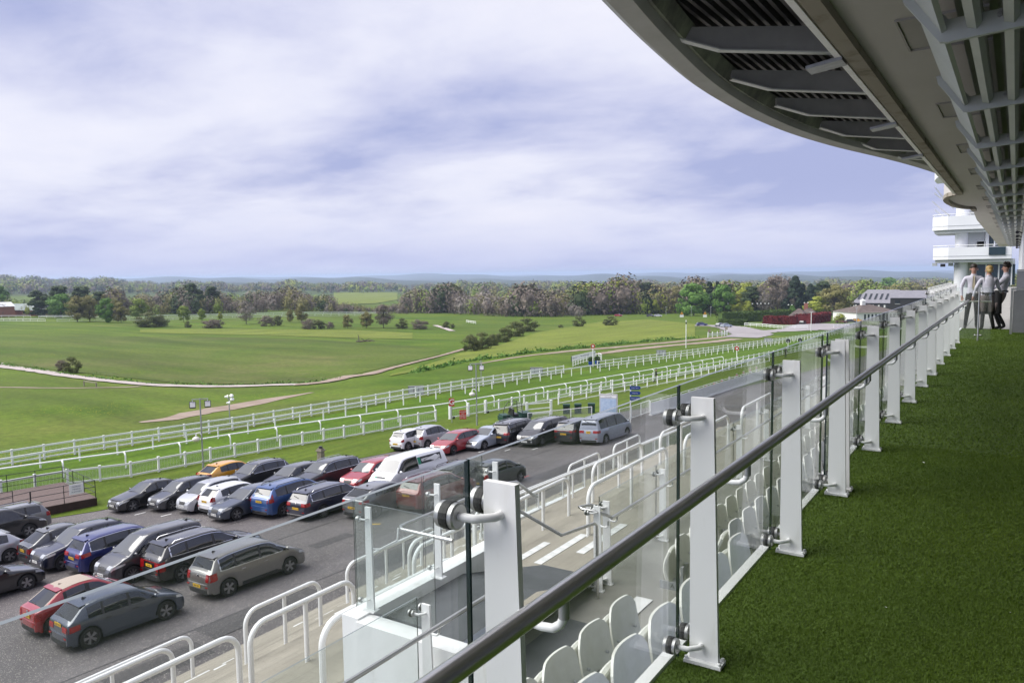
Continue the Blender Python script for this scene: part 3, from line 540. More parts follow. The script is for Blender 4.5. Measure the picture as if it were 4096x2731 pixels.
fm = MB(); fm.box((0, 0, 0), (0.585, 0.885, 0.03)); fmesh = fm.mesh('paving_flag', M_FLAG)
for i in range(6):
    for j in range(14):
        o = put('paving_flag', fmesh, floor2, (-1.45 + 0.6 * i, 24.87 + 0.9 * j, DZ - 0.085))
# --- seating tiers, aisle, landing box
b = MB(); b.box((-3.3, 11, 7.45), (2.7, 44, 0.6)); struct(b.build('front_walkway', M_CONC))
b = MB(); b.box((-2.05, 1.75, 8.08), (1.5, 7.7, 0.84)); b.box((-2.05, 20, 8.0), (1.5, 24.2, 0.7)); b.box((-1.55, 1.7, 8.4), (0.7, 7.6, 1.22)); b.box((-1.55, 20, 8.4), (0.7, 24.2, 1.0)); struct(b.build('seating_tier', M_CONC))
b = MB(); b.box((-3.0, 7.05, 7.752), (2.9, 1.7, 0.01)); struct(b.build('grey_aisle_floor', M_CONCG))
for k in range(4):
    b = MB(); b.box((-2.55 + 0.3 * k, 7.05, 7.75 + 0.11 * k + 0.05), (0.32, 1.68, 0.22 * k + 0.1)); struct(b.build('aisle_step', M_CONC))
b = MB(); b.box((-3.82, 8.4, 7.762), (0.22, 1.0, 0.008)); struct(b.build('white_floor_stripe', M_TILE))
M_SEAT = mat('cream_white_plastic', (0.74, 0.75, 0.71), 0.42, col2=(0.64, 0.64, 0.58), scale=5)
def seat_proto():
    rows = []
    for i in range(9):
        t = i / 8; z = 0.34 + 0.54 * t; row = []
        for j in range(13):
            u = -1 + 2 * j / 12; wv = 0.232 * (1 - 0.05 * max(0, (t - 0.45) / 0.55) ** 2.5)
            zz_ = z - 0.075 * (t ** 4) * max(0, (abs(u) - 0.62) / 0.38) ** 2; row.append((0.085 - 0.10 * t - 0.05 * (1 - u * u) - 0.03 * math.sin(t * 2.5) + 0.03, u * wv, zz_))
        rows.append(row)
    s = MB(); s.grid(rows); bk = [[(p[0] + 0.016, p[1], p[2]) for p in r] for r in rows]; s.grid([r[::-1] for r in bk])
    top = [rows[-1], bk[-1]]; s.grid(top); s.grid([[r[0] for r in bk], [r[0] for r in rows]]); s.grid([[r[-1] for r in rows], [r[-1] for r in bk]])
    p = MB(); pr = []
    for i in range(9):
        t = i / 8; x = -0.10 - 0.06 * math.sin(math.pi * t); pr.append([(x - 0.03 * (1 - (-1 + 2 * j / 8) ** 2), (-1 + 2 * j / 8) * 0.2, 0.33 + 0.40 * t) for j in range(9)])
    p.grid(pr); p.grid([[(q[0] + 0.035, q[1] * 1.0, q[2]) for q in r][::-1] for r in pr]); p.tube([(q[0] + 0.017, q[1], q[2]) for q in [r[0] for r in pr] + pr[-1][1:-1] + [r[-1] for r in pr][::-1]], 0.022, 6)
    br = MB(); br.box((0.06, 0, 0.28), (0.05, 0.05, 0.56)); br.box((-0.02, 0, 0.30), (0.18, 0.05, 0.08)); br.box((0.06, 0, 0.015), (0.16, 0.12, 0.03))
    bo = MB()
    for y in (-0.15, 0.15):
        for z in (0.50, 0.64): bo.lathe([(0.011, 0.0), (0.011, 0.02), (0.006, 0.024)], (0.052 - 0.05 * (z - .5) / .14 * 0.4, y, z), 8, axis='x')
    return s.mesh('backrest', M_SEAT, True, 50), p.mesh('seat_pan', M_SEAT, True, 50), br.mesh('bracket', GALV), bo.mesh('bolt', GALV)
SM = seat_proto()
def seat(x, y, z, label, group):
    t = thing('stadium_seat', label, 'seat', (x, y, z), group=group)
    for n, m_ in zip(('backrest', 'seat_pan', 'bracket', 'bolt_set'), SM): put(n, m_, t)
ORD = lambda n: '%d%s' % (n, {1: 'st', 2: 'nd', 3: 'rd'}.get(n if n < 20 else n % 10, 'th'))
for i in range(10):
    seat(-2.45, 0.86 + 0.49 * i, 8.50, 'white stadium seat in the lower row left of the aisle, %s from the aisle' % ORD(10 - i), 'seats in the lower row left of the aisle')
    seat(-1.68, 1.25 + 0.49 * i, 9.02, 'white stadium seat in the upper row left of the aisle, %s from the aisle' % ORD(10 - i), 'seats in the upper row left of the aisle')
for i in range(26):
    seat(-3.35, 8.95 + 0.49 * i, 7.75, 'white plastic stadium seat in the front row marked A, %s from the row plate' % ORD(i + 1), 'seats in the front row past the aisle')
    seat(-2.42, 8.05 + 0.49 * i, 8.35, 'white plastic stadium seat in the second row marked B, %s from the row plate' % ORD(i + 1), 'seats in the second row past the aisle')
LETTER = mat('dark_letter', (0.03, 0.03, 0.04), 0.6)
for ch, x, y, z in (('A', -3.33, 8.66, 7.75), ('B', -2.40, 7.78, 8.35)):
    t = thing('row_marker', 'small grey row plate lettered %s at the aisle end of a seat row' % ch, 'row plate', (x, y, z))
    b = MB(); b.bar((0.1, 0, 0), (0.1, 0, 0.62), 0.03, 0.05, up=(0, 1, 0)); b.build('stanchion', GALV, t)
    b = MB(); b.box((-0.03, -0.012, 0.36), (0.30, 0.012, 0.10)); b.build('plate', GALV, t)
    o = put('letter', text_mesh('letter', ch, 0.08, LETTER), t, (-0.02, -0.020, 0.36)); o.rotation_euler = (math.pi / 2, 0, 0)
# landing box with white walls
b = MB(); b.add([(-5.5, 5.7, 8.29), (-4.45, 5.7, 8.29), (-4.45, 7.3, 8.29), (-5.5, 7.3, 8.29), (-4.45, 9.2, 7.77), (-5.5, 9.2, 7.77)], [(0, 1, 2, 3), (3, 2, 4, 5)]); struct(b.build('landing_floor', M_CONCG))
bx = thing('landing_wall', 'white parapet wall around the dark stair landing', 'wall', (-5.6, 5.6, 6.2))
b = MB(); b.box((0.0, 1.2, 1.05), (0.22, 2.6, 2.36)); b.build('front_wall', WHITEW, bx)
b = MB(); b.box((0.93, -0.02, 1.04), (1.64, 0.22, 2.34)); b.build('side_wall', WHITEW, bx)
lg = thing('landing_balustrade', 'glass balustrade with white posts on the landing wall corner', 'balustrade', (-5.56, 5.66, 8.43))
for (dx, dy) in ((0.0, 0.06), (0.06, 1.12), (0.06, 2.3)):
    b = MB(); b.box((0.05, 0, 0.55), (0.10, 0.022, 1.1), taper=(0.75, 1)); b.box((0.05, 0, 0.007), (0.16, 0.10, 0.014)); p = b.build('post', WHITEW, lg, loc=(dx, dy, 0))
    for z in (0.12, 0.98):
        c = MB(); c.tube([(0.05, -0.01, z), (0.05, -0.05, z), (-0.02, -0.06, z)], 0.010, 8); c.build('clamp_arm', WHITE, p, True)
        c = MB(); c.lathe([(0, -0.028), (0.03, -0.028), (0.03, 0.0), (0, 0.0)], (-0.02, -0.06, z), 14, axis='x'); c.build('clamp_disc', STEELD, p, True)
def pane(root, a, c, z0, z1):
    a, c = Vector(a), Vector(c); d = (c - a).normalized(); n = Vector((-d.y, d.x, 0)) * 0.005; g = MB()
    q = [a - n, c - n, c + n, a + n]; vs = [(p.x, p.y, z0) for p in q] + [(p.x, p.y, z1) for p in q]
    g.add(vs, [(0, 1, 5, 4), (2, 3, 7, 6)], 0); g.add(vs, [(1, 2, 6, 5), (3, 0, 4, 7)], 1); g.add(vs, [(4, 5, 6, 7)], 2); return g.build('glass_pane', [GLASS, EDGE, EDGEL], root)
pane(lg, (-0.06, -0.02, 0), (-0.06, 1.06, 0), 0.06, 1.18); pane(lg, (-0.06, 1.09, 0), (-0.06, 2.25, 0), 0.06, 1.18); pane(lg, (-0.05, -0.05, 0), (1.0, -0.05, 0), 0.06, 1.18)
b = MB(); b.tube([(1.0, 0.24, 0.86), (0.34, 0.24, 0.86), (0.27, 0.30, 0.86), (0.26, 0.4, 0.86), (0.28, 2.2, 0.86), (0.30, 2.5, 0.82), (0.3, 2.9, 0.55), (0.3, 3.0, 0.5)], 0.021, 12); b.build('handrail', STEEL, lg, True)
b = MB(); b.tube([(0.05, 0.06, 0.66), (0.16, 0.10, 0.66), (0.25, 0.27, 0.72), (0.26, 0.28, 0.85)], 0.011, 8); b.build('rail_bracket', WHITE, lg, True)
sr = thing('stair_handrail', 'bent steel stair handrail with a looped end by the aisle stairs', 'handrail', (-4.35, 8.3, 7.75))
b = MB(); b.tube([(-0.9, -0.5, 1.35), (-0.25, -0.15, 0.92), (-0.15, 0.05, 0.95), (0.0, 0.25, 1.0), (0.0, 0.32, 0.95), (0.0, 0.32, 0.0)], 0.021, 12); b.build('handrail', STEEL, sr, True)
b = MB(); b.tube([(0.07, 0.95, 0.98), (0.05, 0.66, 0.97), (0.0, 0.58, 1.02), (-0.12, 0.52, 1.06), (-0.30, 0.50, 1.07), (-0.38, 0.55, 1.07), (-0.30, 0.72, 1.07), (-0.12, 0.80, 1.02)], 0.021, 12); b.build('end_loop', STEEL, sr, True)
# --- standing terrace of buff steps down to the car park
TZ = [(-20.5, 0.02), (-14.7, 3.2), (-11.9, 4.6), (-9.1, 5.83), (-6.9, 6.65), (-5.6, 7.2)]
def zt(X): return float(np.interp(X, [q[0] for q in TZ], [q[1] for q in TZ]))
ter = bpy.data.objects.new('standing_terrace', None); COL.objects.link(ter); struct(ter)
x = -20.5; k = 0
while x < -5.6:
    z = zt(x + 0.2); b = MB(); y0, y1 = -6, 26 + 0.2 * k; b.box((x + 0.22, (y0 + y1) / 2, z / 2 - 0.3), (0.44, y1 - y0, z + 0.6)); o = b.build('step', M_PAVE, ter)
    x += 0.44; k += 1
rr = random.Random(3)
tm = MB(); tm.box((0, 0, 0), (0.16, 0.30, 0.008)); tmesh = tm.mesh('nosing_tile', M_TILE)
for k in (13, 14, 15, 16):
    x = -20.5 + 0.44 * k
    for y in np.arange(5.5, 23, 0.31):
        if rr.random() < (0.35, 0.62, 0.62, 0.4)[k - 13]: put('nosing_tile', tmesh, ter, (x + 0.12 + rr.uniform(0, .12), y + 0.1 * k, zt(x + 0.2) + 0.006))
for k in range(18, 33, 2):
    x = -20.5 + 0.44 * k
    for y in np.arange(12.0, 13.6, 0.31): put('nosing_tile', tmesh, ter, (x + 0.1, y - 0.0, zt(x + 0.2) + 0.006))
# --- tubular crash barriers
def barrier(X, y0, y1, label, group, h=1.05, rad=0.042):
    z = zt(X); t = thing('crash_barrier', label, 'barrier', (X, y0, z), group=group); l = y1 - y0; c = 0.28
    pts = [(0, 0, -0.05), (0, 0, h - c)] + [(0, c - c * math.cos(a), h - c + c * math.sin(a)) for a in np.linspace(0.2, math.pi / 2, 6)] + [(0, l - c + c * math.sin(a), h - c + c * math.cos(a)) for a in np.linspace(0, math.pi / 2 - 0.2, 6)] + [(0, l, h - c), (0, l, -0.05)]
    b = MB(); b.tube(pts, rad, 10); b.build('hoop', WHITE, t, True)
    for k in range(1, 2 + int(l > 4.5)):
        yy = l * k / (2 + int(l > 4.5)); b = MB(); b.tube([(0, yy, -0.05), (0, yy, h - 0.01)], rad * 0.9, 10); b.build('post', WHITE, t, True)
L1 = 'white tubular crash barrier in the bottom left corner, %s'
for (X, y0, y1, w_) in [(-14.7, 6.2, 9.72, 'nearest the cars'), (-11.9, 4.6, 7.5, 'second step row from the cars'), (-9.1, 3.6, 6.75, 'third row from the cars'), (-11.9, 9.0, 10.86, 'short, beyond the dark hatchback'), (-9.1, 6.95, 9.05, 'left of the landing post'), (-6.9, 6.3, 9.0, 'running behind the landing wall')]: barrier(X, y0, y1, L1 % w_, 'crash barriers by the landing')
for row, (X, ys_) in enumerate([(-6.9, [(13.3, 17.4), (18.6, 22.2), (23.5, 27.0)]), (-9.1, [(10.6, 12.9), (14.0, 16.5), (17.8, 21), (22.4, 26)]), (-10.6, [(12.2, 14.6)]), (-13.8, [(13.5, 16.4), (18.6, 22.0), (25.0, 27.6), (28.9, 31.6)]), (-16.4, [(17, 20.2), (22, 25.5)])]):
    for kk_, (a, c) in enumerate(ys_): barrier(X, a, c, 'white tubular crash barrier in step row %s below the seats, %s from the landing' % (('one', 'two', 'three', 'four', 'five')[row], ORD(kk_ + 1)), 'crash barriers in step row %d' % (row + 1))
# --- sloping ramp across the steps: white wall with a glass rail, and a near handrail
kr = thing('ramp_balustrade', 'long white handrail with glass panels on the white ramp wall across the steps', 'railing', (-12.5, 17.5, 4.45))
rl = 19.0; rz_ = lambda y: -0.030 * y
b = MB(); b.bar((0, 0, -0.35), (0, rl, -0.35 + rz_(rl)), 0.18, 0.9); b.build('wall', WHITEW, kr)
b = MB(); b.tube([(0, 0, 0.85), (0, rl, 0.85 + rz_(rl))], 0.034, 10); b.build('top_rail', WHITE, kr, True)
for k in range(13):
    y = rl * k / 12; b = MB(); b.tube([(0, y, rz_(y)), (0, y, 0.85 + rz_(y))], 0.026, 8); b.build('post', WHITE, kr, True)
    for z in (0.22, 0.66): b = MB(); b.tube([(-0.05, y - 0.14, z + rz_(y)), (-0.05, y + 0.14, z + rz_(y))], 0.012, 6); b.build('glass_clip', STEELD, kr, True)
    if k < 12:
        y1 = rl * (k + 1) / 12; g = MB(); v = [(-0.05, y + 0.03, 0.1 + rz_(y)), (-0.05, y1 - 0.03, 0.1 + rz_(y1)), (-0.05, y1 - 0.03, 0.76 + rz_(y1)), (-0.05, y + 0.03, 0.76 + rz_(y))]; v2 = [(q[0] + 0.01, q[1], q[2]) for q in v]; g.add(v + v2, [(0, 3, 2, 1), (4, 5, 6, 7)], 0); g.add(v + v2, [(0, 1, 5, 4), (1, 2, 6, 5), (2, 3, 7, 6), (3, 0, 4, 7)], 1); g.build('glass_pane', [GLASS, EDGEL], kr)
kr = thing('ramp_handrail', 'long plain white handrail along the near side of the ramp', 'railing', (-11.3, 15.5, 4.88))
b = MB(); b.tube([(0, 0, 0), (0, 0, 0.75), (0, 0.08, 0.92), (0, 0.25, 1.0), (0, 14, 0.60), (0, 14.2, 0.5), (0, 14.25, -.3)], 0.036, 10); b.build('rail', WHITE, kr, True)
for k in range(1, 8): b = MB(); y = 14 * k / 8; b.tube([(0, y, -0.3), (0, y, 1.0 - 0.4 * y / 14)], 0.032, 8); b.build('post', WHITE, kr, True)
# ------------------------------------------------------------------ canopy, soffit, louvre blades, far stand
SZ = 13.65
so = bpy.data.objects.new('stand_soffit', None); COL.objects.link(so); struct(so); so.location = (0, 0, SZ)
def spart(b, name, m_, smooth=False): return b.build(name, m_, so, smooth)
# soffit slab with a rounded nose (outline in plan), local z
nose = [(-1.20, 21.0)] + [(-1.20 - 0.42 * math.sin(t), 21.0 + 0.0 + 2.2 * (1 - math.cos(t))) for t in np.linspace(0.3, math.pi / 2, 6)] + [(-1.62 + 0.45 * (1 - math.cos(t)), 23.2 + 3.2 * math.sin(t)) for t in np.linspace(0.2, math.pi / 2, 7)]
outl = [(3, -3), (3, 80), (-1.30, 80), (-1.30, 34), (-1.17, 27.5)] + nose[::-1] + [(-1.2, -3)]
b = MB(); b.prism(outl[::-1], 0.0, 0.5); spart(b, 'slab', M_SOFFIT)
b = MB()
for (p, q) in zip([(-1.2, -3)] + nose, nose + [(-1.17, 27.5)]): b.bar((p[0] + 0.05, p[1], -0.03), (q[0] + 0.05, q[1] + 0.01, -0.03), 0.12, 0.09)
spart(b, 'edge_lip', M_LIP)
b = MB(); b.bar((-1.27, -3, 0.30), (-1.27, 21, 0.30), 0.05, 0.7); spart(b, 'fascia', WHITEW)
M_REC = mat('recess_panel', (0.38, 0.365, 0.345), 0.8, var=0.06, scale=2)
for k in range(12):
    y = 2.9 + 3.35 * k; b = MB()
    for (x0, y0, x1, y1) in ((-0.78, y, -0.2, y), (-0.78, y + 0.9, -0.2, y + 0.9), (-0.78, y, -0.78, y + 0.9)): b.bar((x0, y0, -0.005), (x1, y1, -0.005), 0.014, 0.024)
    b.box((-0.48, y + 0.45, -0.0), (0.56, 0.84, 0.012)); spart(b, 'recessed_panel', M_REC)
# louvre blades hung under the soffit
for k in range(6):
    x = -0.555 + 0.17 * k; b = MB()
    prof = [(x, -0.23), (x + 0.165, -0.47), (x + 0.19, -0.455), (x + 0.03, -0.22)] if k == 0 else [(x + 0.03, -0.23), (x + 0.075, -0.26), (x + 0.10, -0.33), (x + 0.115, -0.46), (x + 0.16, -0.475), (x + 0.185, -0.44), (x + 0.18, -0.30), (x + 0.14, -0.21), (x + 0.06, -0.19)]
    n = len(prof); y0, y1 = -2, 60
    vs = [(p[0], y0, p[1]) for p in prof] + [(p[0], y1, p[1]) for p in prof]; b.add(vs, [tuple(range(n)), tuple(range(2 * n - 1, n - 1, -1))] + [(i, n + i, n + (i + 1) % n, (i + 1) % n) for i in range(n)])
    spart(b, 'louvre_blade', M_BLADE, True)
yy = -1.9
while yy < 60:
    b = MB(); poly = [(-0.60, -0.21), (-0.585, -0.27), (-0.40, -0.515), (-0.36, -0.52), (0.5, -0.46), (0.5, -0.36), (-0.36, -0.40), (-0.52, -0.2)]
    n = len(poly); vs = [(p[0], yy - 0.02, p[1]) for p in poly] + [(p[0], yy + 0.02, p[1]) for p in poly]; b.add(vs, [tuple(range(n)), tuple(range(2 * n - 1, n - 1, -1))] + [(i, n + i, n + (i + 1) % n, (i + 1) % n) for i in range(n)]); spart(b, 'cross_rib', M_BLADE)
    if yy < 32:
        b = MB(); b.lathe([(0.012, -0.01), (0.012, 0.02)], (-0.12, yy - 0.04, -0.42), 8, axis='y'); spart(b, 'bolt', STEELD)
    yy += 2.3
# curved canopy
cn = thing('curved_canopy', 'curved white canopy with dark corrugated underside on the stand edge', 'canopy', (-1.2, 7.5, SZ))
RING = [(-1.32, -1.5), (-1.72, 1.0), (-2.2, 3.6), (-2.5, 5.5), (-2.70, 7.3), (-2.72, 8.8), (-2.60, 10.4), (-2.33, 12.0), (-1.98, 13.4), (-1.66, 14.9), (-1.38, 16.6), (-1.3, 17.4)]
ry = np.linspace(-1.5, 17.4, 72); rx = np.interp(ry, [p[1] for p in RING], [p[0] for p in RING])
for _ in range(6): rx[1:-1] = 0.25 * rx[:-2] + 0.5 * rx[1:-1] + 0.25 * rx[2:]
def rxa(y): return float(np.interp(y, ry, rx))
prof = [(0.04, 0.02), (0.0, 0.10), (0.0, 0.22), (0.05, 0.34), (0.30, 0.36), (0.32, 0.34), (0.27, 0.30), (0.27, 0.06), (0.24, 0.0), (0.10, -0.02)]
def sweep(pf, y0=0, y1=72):
    b = MB(); rows = []
    for i in range(y0, y1):
        dx = rx[min(i + 1, 71)] - rx[max(i - 1, 0)]; dy = ry[min(i + 1, 71)] - ry[max(i - 1, 0)]; l = math.hypot(dx, dy); nx, ny = dy / l, -dx / l
        rows.append([(rx[i] + nx * p[0] + 1.2, ry[i] + ny * p[0] - 7.5, p[1]) for p in pf + [pf[0]]])
    b.grid(rows); return b
sweep(prof).build('ring_beam', mat('canopy_ring_paint', (0.40, 0.40, 0.38), 0.5, col2=(0.30, 0.30, 0.27), scale=1.5), cn, True, 30)
sweep([(0.27, 0.07), (0.30, 0.065), (0.36, 0.19), (0.33, 0.20)]).build('gutter', mat('algae_green_gutter', (0.22, 0.25, 0.17), 0.7, col2=(0.08, 0.08, 0.07), scale=3), cn)
# corrugated sheet: one strip to each corrugation, running along the stand
cb_ = MB(); x = -2.58; k = 0
while x < -1.24:
    ys_ = [y for y in ry if rxa(y) < x - 0.12]
    if len(ys_) > 3:
        y0, y1 = ys_[0], ys_[-1]; pr_ = [(x, 0.285), (x + 0.015, 0.215), (x + 0.045, 0.215), (x + 0.06, 0.285), (x + 0.08, 0.285)]; nsg = 2
        cb_.grid([[(p[0] + 1.2, y0 + (y1 - y0) * j / nsg - 7.5, p[1]) for p in pr_] for j in range(nsg + 1)])
    x += 0.08
cb_.build('corrugated_sheet', M_CORR, cn)['kind'] = 'stuff'
M_RIB = mat('grey_rib_paint', (0.36, 0.355, 0.35), 0.6, var=0.1, scale=3)
ribs = [(-2.0, 2.0, 2.6), (-2.15, 3.2, 3.9), (-2.2, 4.55, 5.35), (-2.32, 6.0, 6.93), (-2.36, 7.56, 8.69), (-2.32, 9.06, 10.3), (-2.2, 10.8, 11.97), (-2.0, 12.37, 13.38), (-1.75, 13.7, 14.5)]
for i, (xo, yo, yi) in enumerate(ribs):
    a, c = Vector((xo + 1.2, yo - 7.5, 0)), Vector((0.0 - 0.02, yi - 7.5, 0)); d = (c - a).normalized(); n = Vector((-d.y, d.x, 0)) * 0.012
    poly = [(0, 0.07), (0.25, 0.0), (1.0, 0.0), (1.0, 0.21), (0.0, 0.16)]; l = (c - a).length; b = MB(); vs = [tuple(a + d * (p[0] * l) - n + Vector((0, 0, p[1]))) for p in poly] + [tuple(a + d * (p[0] * l) + n + Vector((0, 0, p[1]))) for p in poly]
    b.add(vs, [(4, 3, 2, 1, 0), (5, 6, 7, 8, 9)] + [(j, (j + 1) % 5, 5 + (j + 1) % 5, 5 + j) for j in range(5)]); rb = b.build('rib', M_RIB, cn)
    b = MB(); b.bar(a + Vector((0, 0, 0.075)), a + d * 0.25 * l + Vector((0, 0, -0.006)), 0.07, 0.012); b.bar(a + d * 0.25 * l + Vector((0, 0, -0.008)), c + Vector((0, 0, -0.008)), 0.07, 0.012); b.build('flange', M_BLADE, rb)
    b = MB(); b.tube([c + Vector((-0.10, -0.25, 0.17)), c + Vector((-0.06, 1.0, 0.17))], 0.022, 8); b.build('pipe', M_RIB, cn, True)
    if i in (3, 5, 7):
        f = thing('floodlight', 'small grey floodlight hung from the canopy rib, %s' % {3: 'the largest', 5: 'the middle one', 7: 'the farthest'}[i], 'floodlight', tuple(Vector(cn.location) + c + Vector((-0.10, 0.02, -0.02))))
        b = MB(); b.add([(-0.20, -0.10, -0.06), (0.08, -0.10, -0.02), (0.08, 0.12, -0.02), (-0.20, 0.12, -0.06), (-0.02, -0.03, -0.02), (0.05, -0.03, 0.0), (0.05, 0.05, 0.0), (-0.02, 0.05, -0.02), (-0.20, -0.10, -0.085), (0.08, -0.10, -0.05), (0.08, 0.12, -0.05), (-0.20, 0.12, -0.085)], [(4, 5, 6, 7), (0, 1, 5, 4), (1, 2, 6, 5), (2, 3, 7, 6), (3, 0, 4, 7), (8, 11, 10, 9), (0, 8, 9, 1), (1, 9, 10, 2), (2, 10, 11, 3), (3, 11, 8, 0)]); b.build('housing', GALV, f)
        b = MB(); b.bar((0.02, 0.01, -0.01), (0.02, 0.01, 0.12), 0.02, 0.05, up=(0, 1, 0)); b.build('bracket', STEELD, f)
# white facade on the right, behind the panels
b = MB(); b.box((0.75, 52, 11.9), (1.2, 44, 3.4)); struct(b.build('stand_facade', WHITE))
for k in range(7):
    f = thing('wall_spotlight', 'small dark spotlight fixed high on the white facade, %s from the deck' % ('first', 'second', 'third', 'fourth', 'fifth', 'sixth', 'seventh')[k], 'spotlight', (0.13, 31 + 4.2 * k, 13.0))
    b = MB(); b.tube([(0, 0, 0), (-0.10, -0.05, 0.05)], 0.02, 8); b.build('arm', BLACK, f, True); b = MB(); b.lathe([(0.05, -0.1), (0.06, 0.08)], (-0.14, -0.05, 0.03), 10, axis='y'); b.build('lamp', BLACK, f, True)
# far stand with curved balconies
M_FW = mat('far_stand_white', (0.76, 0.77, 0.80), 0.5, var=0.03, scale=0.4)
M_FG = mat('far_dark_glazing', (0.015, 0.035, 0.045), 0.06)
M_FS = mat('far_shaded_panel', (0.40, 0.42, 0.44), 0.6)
fs = thing('far_grandstand', 'white far grandstand with stacked curved balconies and a round column', 'building', (-3, 105, 8)); FY = 105.0
def fp(x, y): 
    q = atY(x, y, FY); return q[0] + 3, q[2] - 8
def slab(xl, xr, yt, yb, xk, depth, name='balcony'):
    """balcony front: narrow prow to the left of xk set back a little, then a straight front"""
    x0, z1 = fp(xl, yt); x1, z0 = fp(xr, yb); xk_ = fp(xk, yt)[0]; b = MB()
    P = [(x0, depth * 0.9), (x0 + 0.15, 1.2), (xk_ - 0.5, 0.2), (xk_, 0.0), (x1, 0.0), (x1, depth), (x0, depth)]
    b.prism(P, z0, z1); bal = b.build(name, M_FW, fs)
    g = MB()
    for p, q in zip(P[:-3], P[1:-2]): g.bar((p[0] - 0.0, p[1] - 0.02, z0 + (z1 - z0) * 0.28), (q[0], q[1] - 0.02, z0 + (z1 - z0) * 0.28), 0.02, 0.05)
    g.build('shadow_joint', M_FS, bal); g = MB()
    for p, q in zip(P[:-3], P[1:-2]): g.tube([(p[0], p[1], z1 + 0.22), (q[0], q[1], z1 + 0.22)], 0.04, 6)
    for k in range(8):
        t = k / 7; g.tube([(xk_ + (x1 - xk_) * t, 0.05, z1), (xk_ + (x1 - xk_) * t, 0.05, z1 + 0.22)], 0.025, 5)
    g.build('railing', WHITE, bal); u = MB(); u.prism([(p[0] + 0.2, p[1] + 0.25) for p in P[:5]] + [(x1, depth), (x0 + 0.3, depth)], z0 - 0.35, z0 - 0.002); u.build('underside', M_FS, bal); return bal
slab(3722, 4000, 868, 912, 3792, 9); slab(3724, 4045, 992, 1034, 3794, 9)
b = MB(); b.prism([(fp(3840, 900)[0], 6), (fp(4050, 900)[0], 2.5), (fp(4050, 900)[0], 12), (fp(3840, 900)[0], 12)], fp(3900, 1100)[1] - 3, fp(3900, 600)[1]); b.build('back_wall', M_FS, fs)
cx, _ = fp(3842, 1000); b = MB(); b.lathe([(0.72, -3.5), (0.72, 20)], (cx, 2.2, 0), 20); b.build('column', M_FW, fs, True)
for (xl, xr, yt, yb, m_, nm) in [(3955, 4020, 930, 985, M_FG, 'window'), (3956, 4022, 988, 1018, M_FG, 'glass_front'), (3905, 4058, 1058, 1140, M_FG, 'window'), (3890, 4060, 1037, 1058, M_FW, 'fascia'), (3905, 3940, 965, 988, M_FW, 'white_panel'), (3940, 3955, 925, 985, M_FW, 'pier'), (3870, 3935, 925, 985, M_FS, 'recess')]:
    x0, z1 = fp(xl, yt); x1, z0 = fp(xr, yb); b = MB(); b.box(((x0 + x1) / 2, 2.0 if nm != 'glass_front' else -0.05, (z0 + z1) / 2), (x1 - x0, 0.3, z1 - z0)); w_ = b.build(nm, m_, fs)
    if nm == 'window':
        g = MB(); n = 3
        for k in range(n): g.box((x0 + (x1 - x0) * (k + 0.5) / n + 0.3, 1.80, (z0 + z1) / 2), (0.14, 0.06, z1 - z0))
        g.build('mullion', M_FW, w_)['kind'] = 'stuff'
for k, (xl, yt, w_) in enumerate([(3735, 775, 70), (3727, 808, 60), (3737, 842, 66), (3738, 752, 40)]):
    x0, z1 = fp(xl, yt); x1, z0 = fp(xl + w_, yt + 10); b = MB(); b.add([(x0, 0.5, z1), (x1, 3, z1 - 1.6), (x1, 5, z1 - 1.6), (x0, 2.5, z1), (x0, 0.5, z1 + 0.2), (x1, 3, z1 - 1.3), (x1, 5, z1 - 1.3), (x0, 2.5, z1 + 0.2)], [(3, 2, 1, 0), (4, 5, 6, 7), (0, 1, 5, 4), (1, 2, 6, 5), (2, 3, 7, 6), (3, 0, 4, 7)]); b.build('sun_fin', M_FW, fs)
x0, z1 = fp(3722, 640); x1, z0 = fp(3990, 760); b = MB(); b.prism([(x0, 6), (x0 + 0.6, 2.0), (x0 + 2.5, 0.3), (x0 + 5, 0), (x1, 0), (x1, 10), (x0, 10)], fp(3800, 700)[1], fp(3722, 610)[1]); b.build('upper_drum', M_FW, fs, True, 30)
for (xl, yt, yb) in [(3735, 1043, 1052), (3768, 1046, 1056), (3800, 1043, 1052), (3822, 1048, 1056)]:
    x0, z1 = fp(xl, yt); b = MB(); b.box((x0, 1.5, z1 - 0.45), (0.5, 0.5, 0.35)); b.build('camera_housing', M_FS if xl != 3768 else BLACK, fs)
b = MB(); b.box((0.5, -30, 1.25), (3.4, 0.3, 1.9)); b.build('parapet', M_FW, fs)
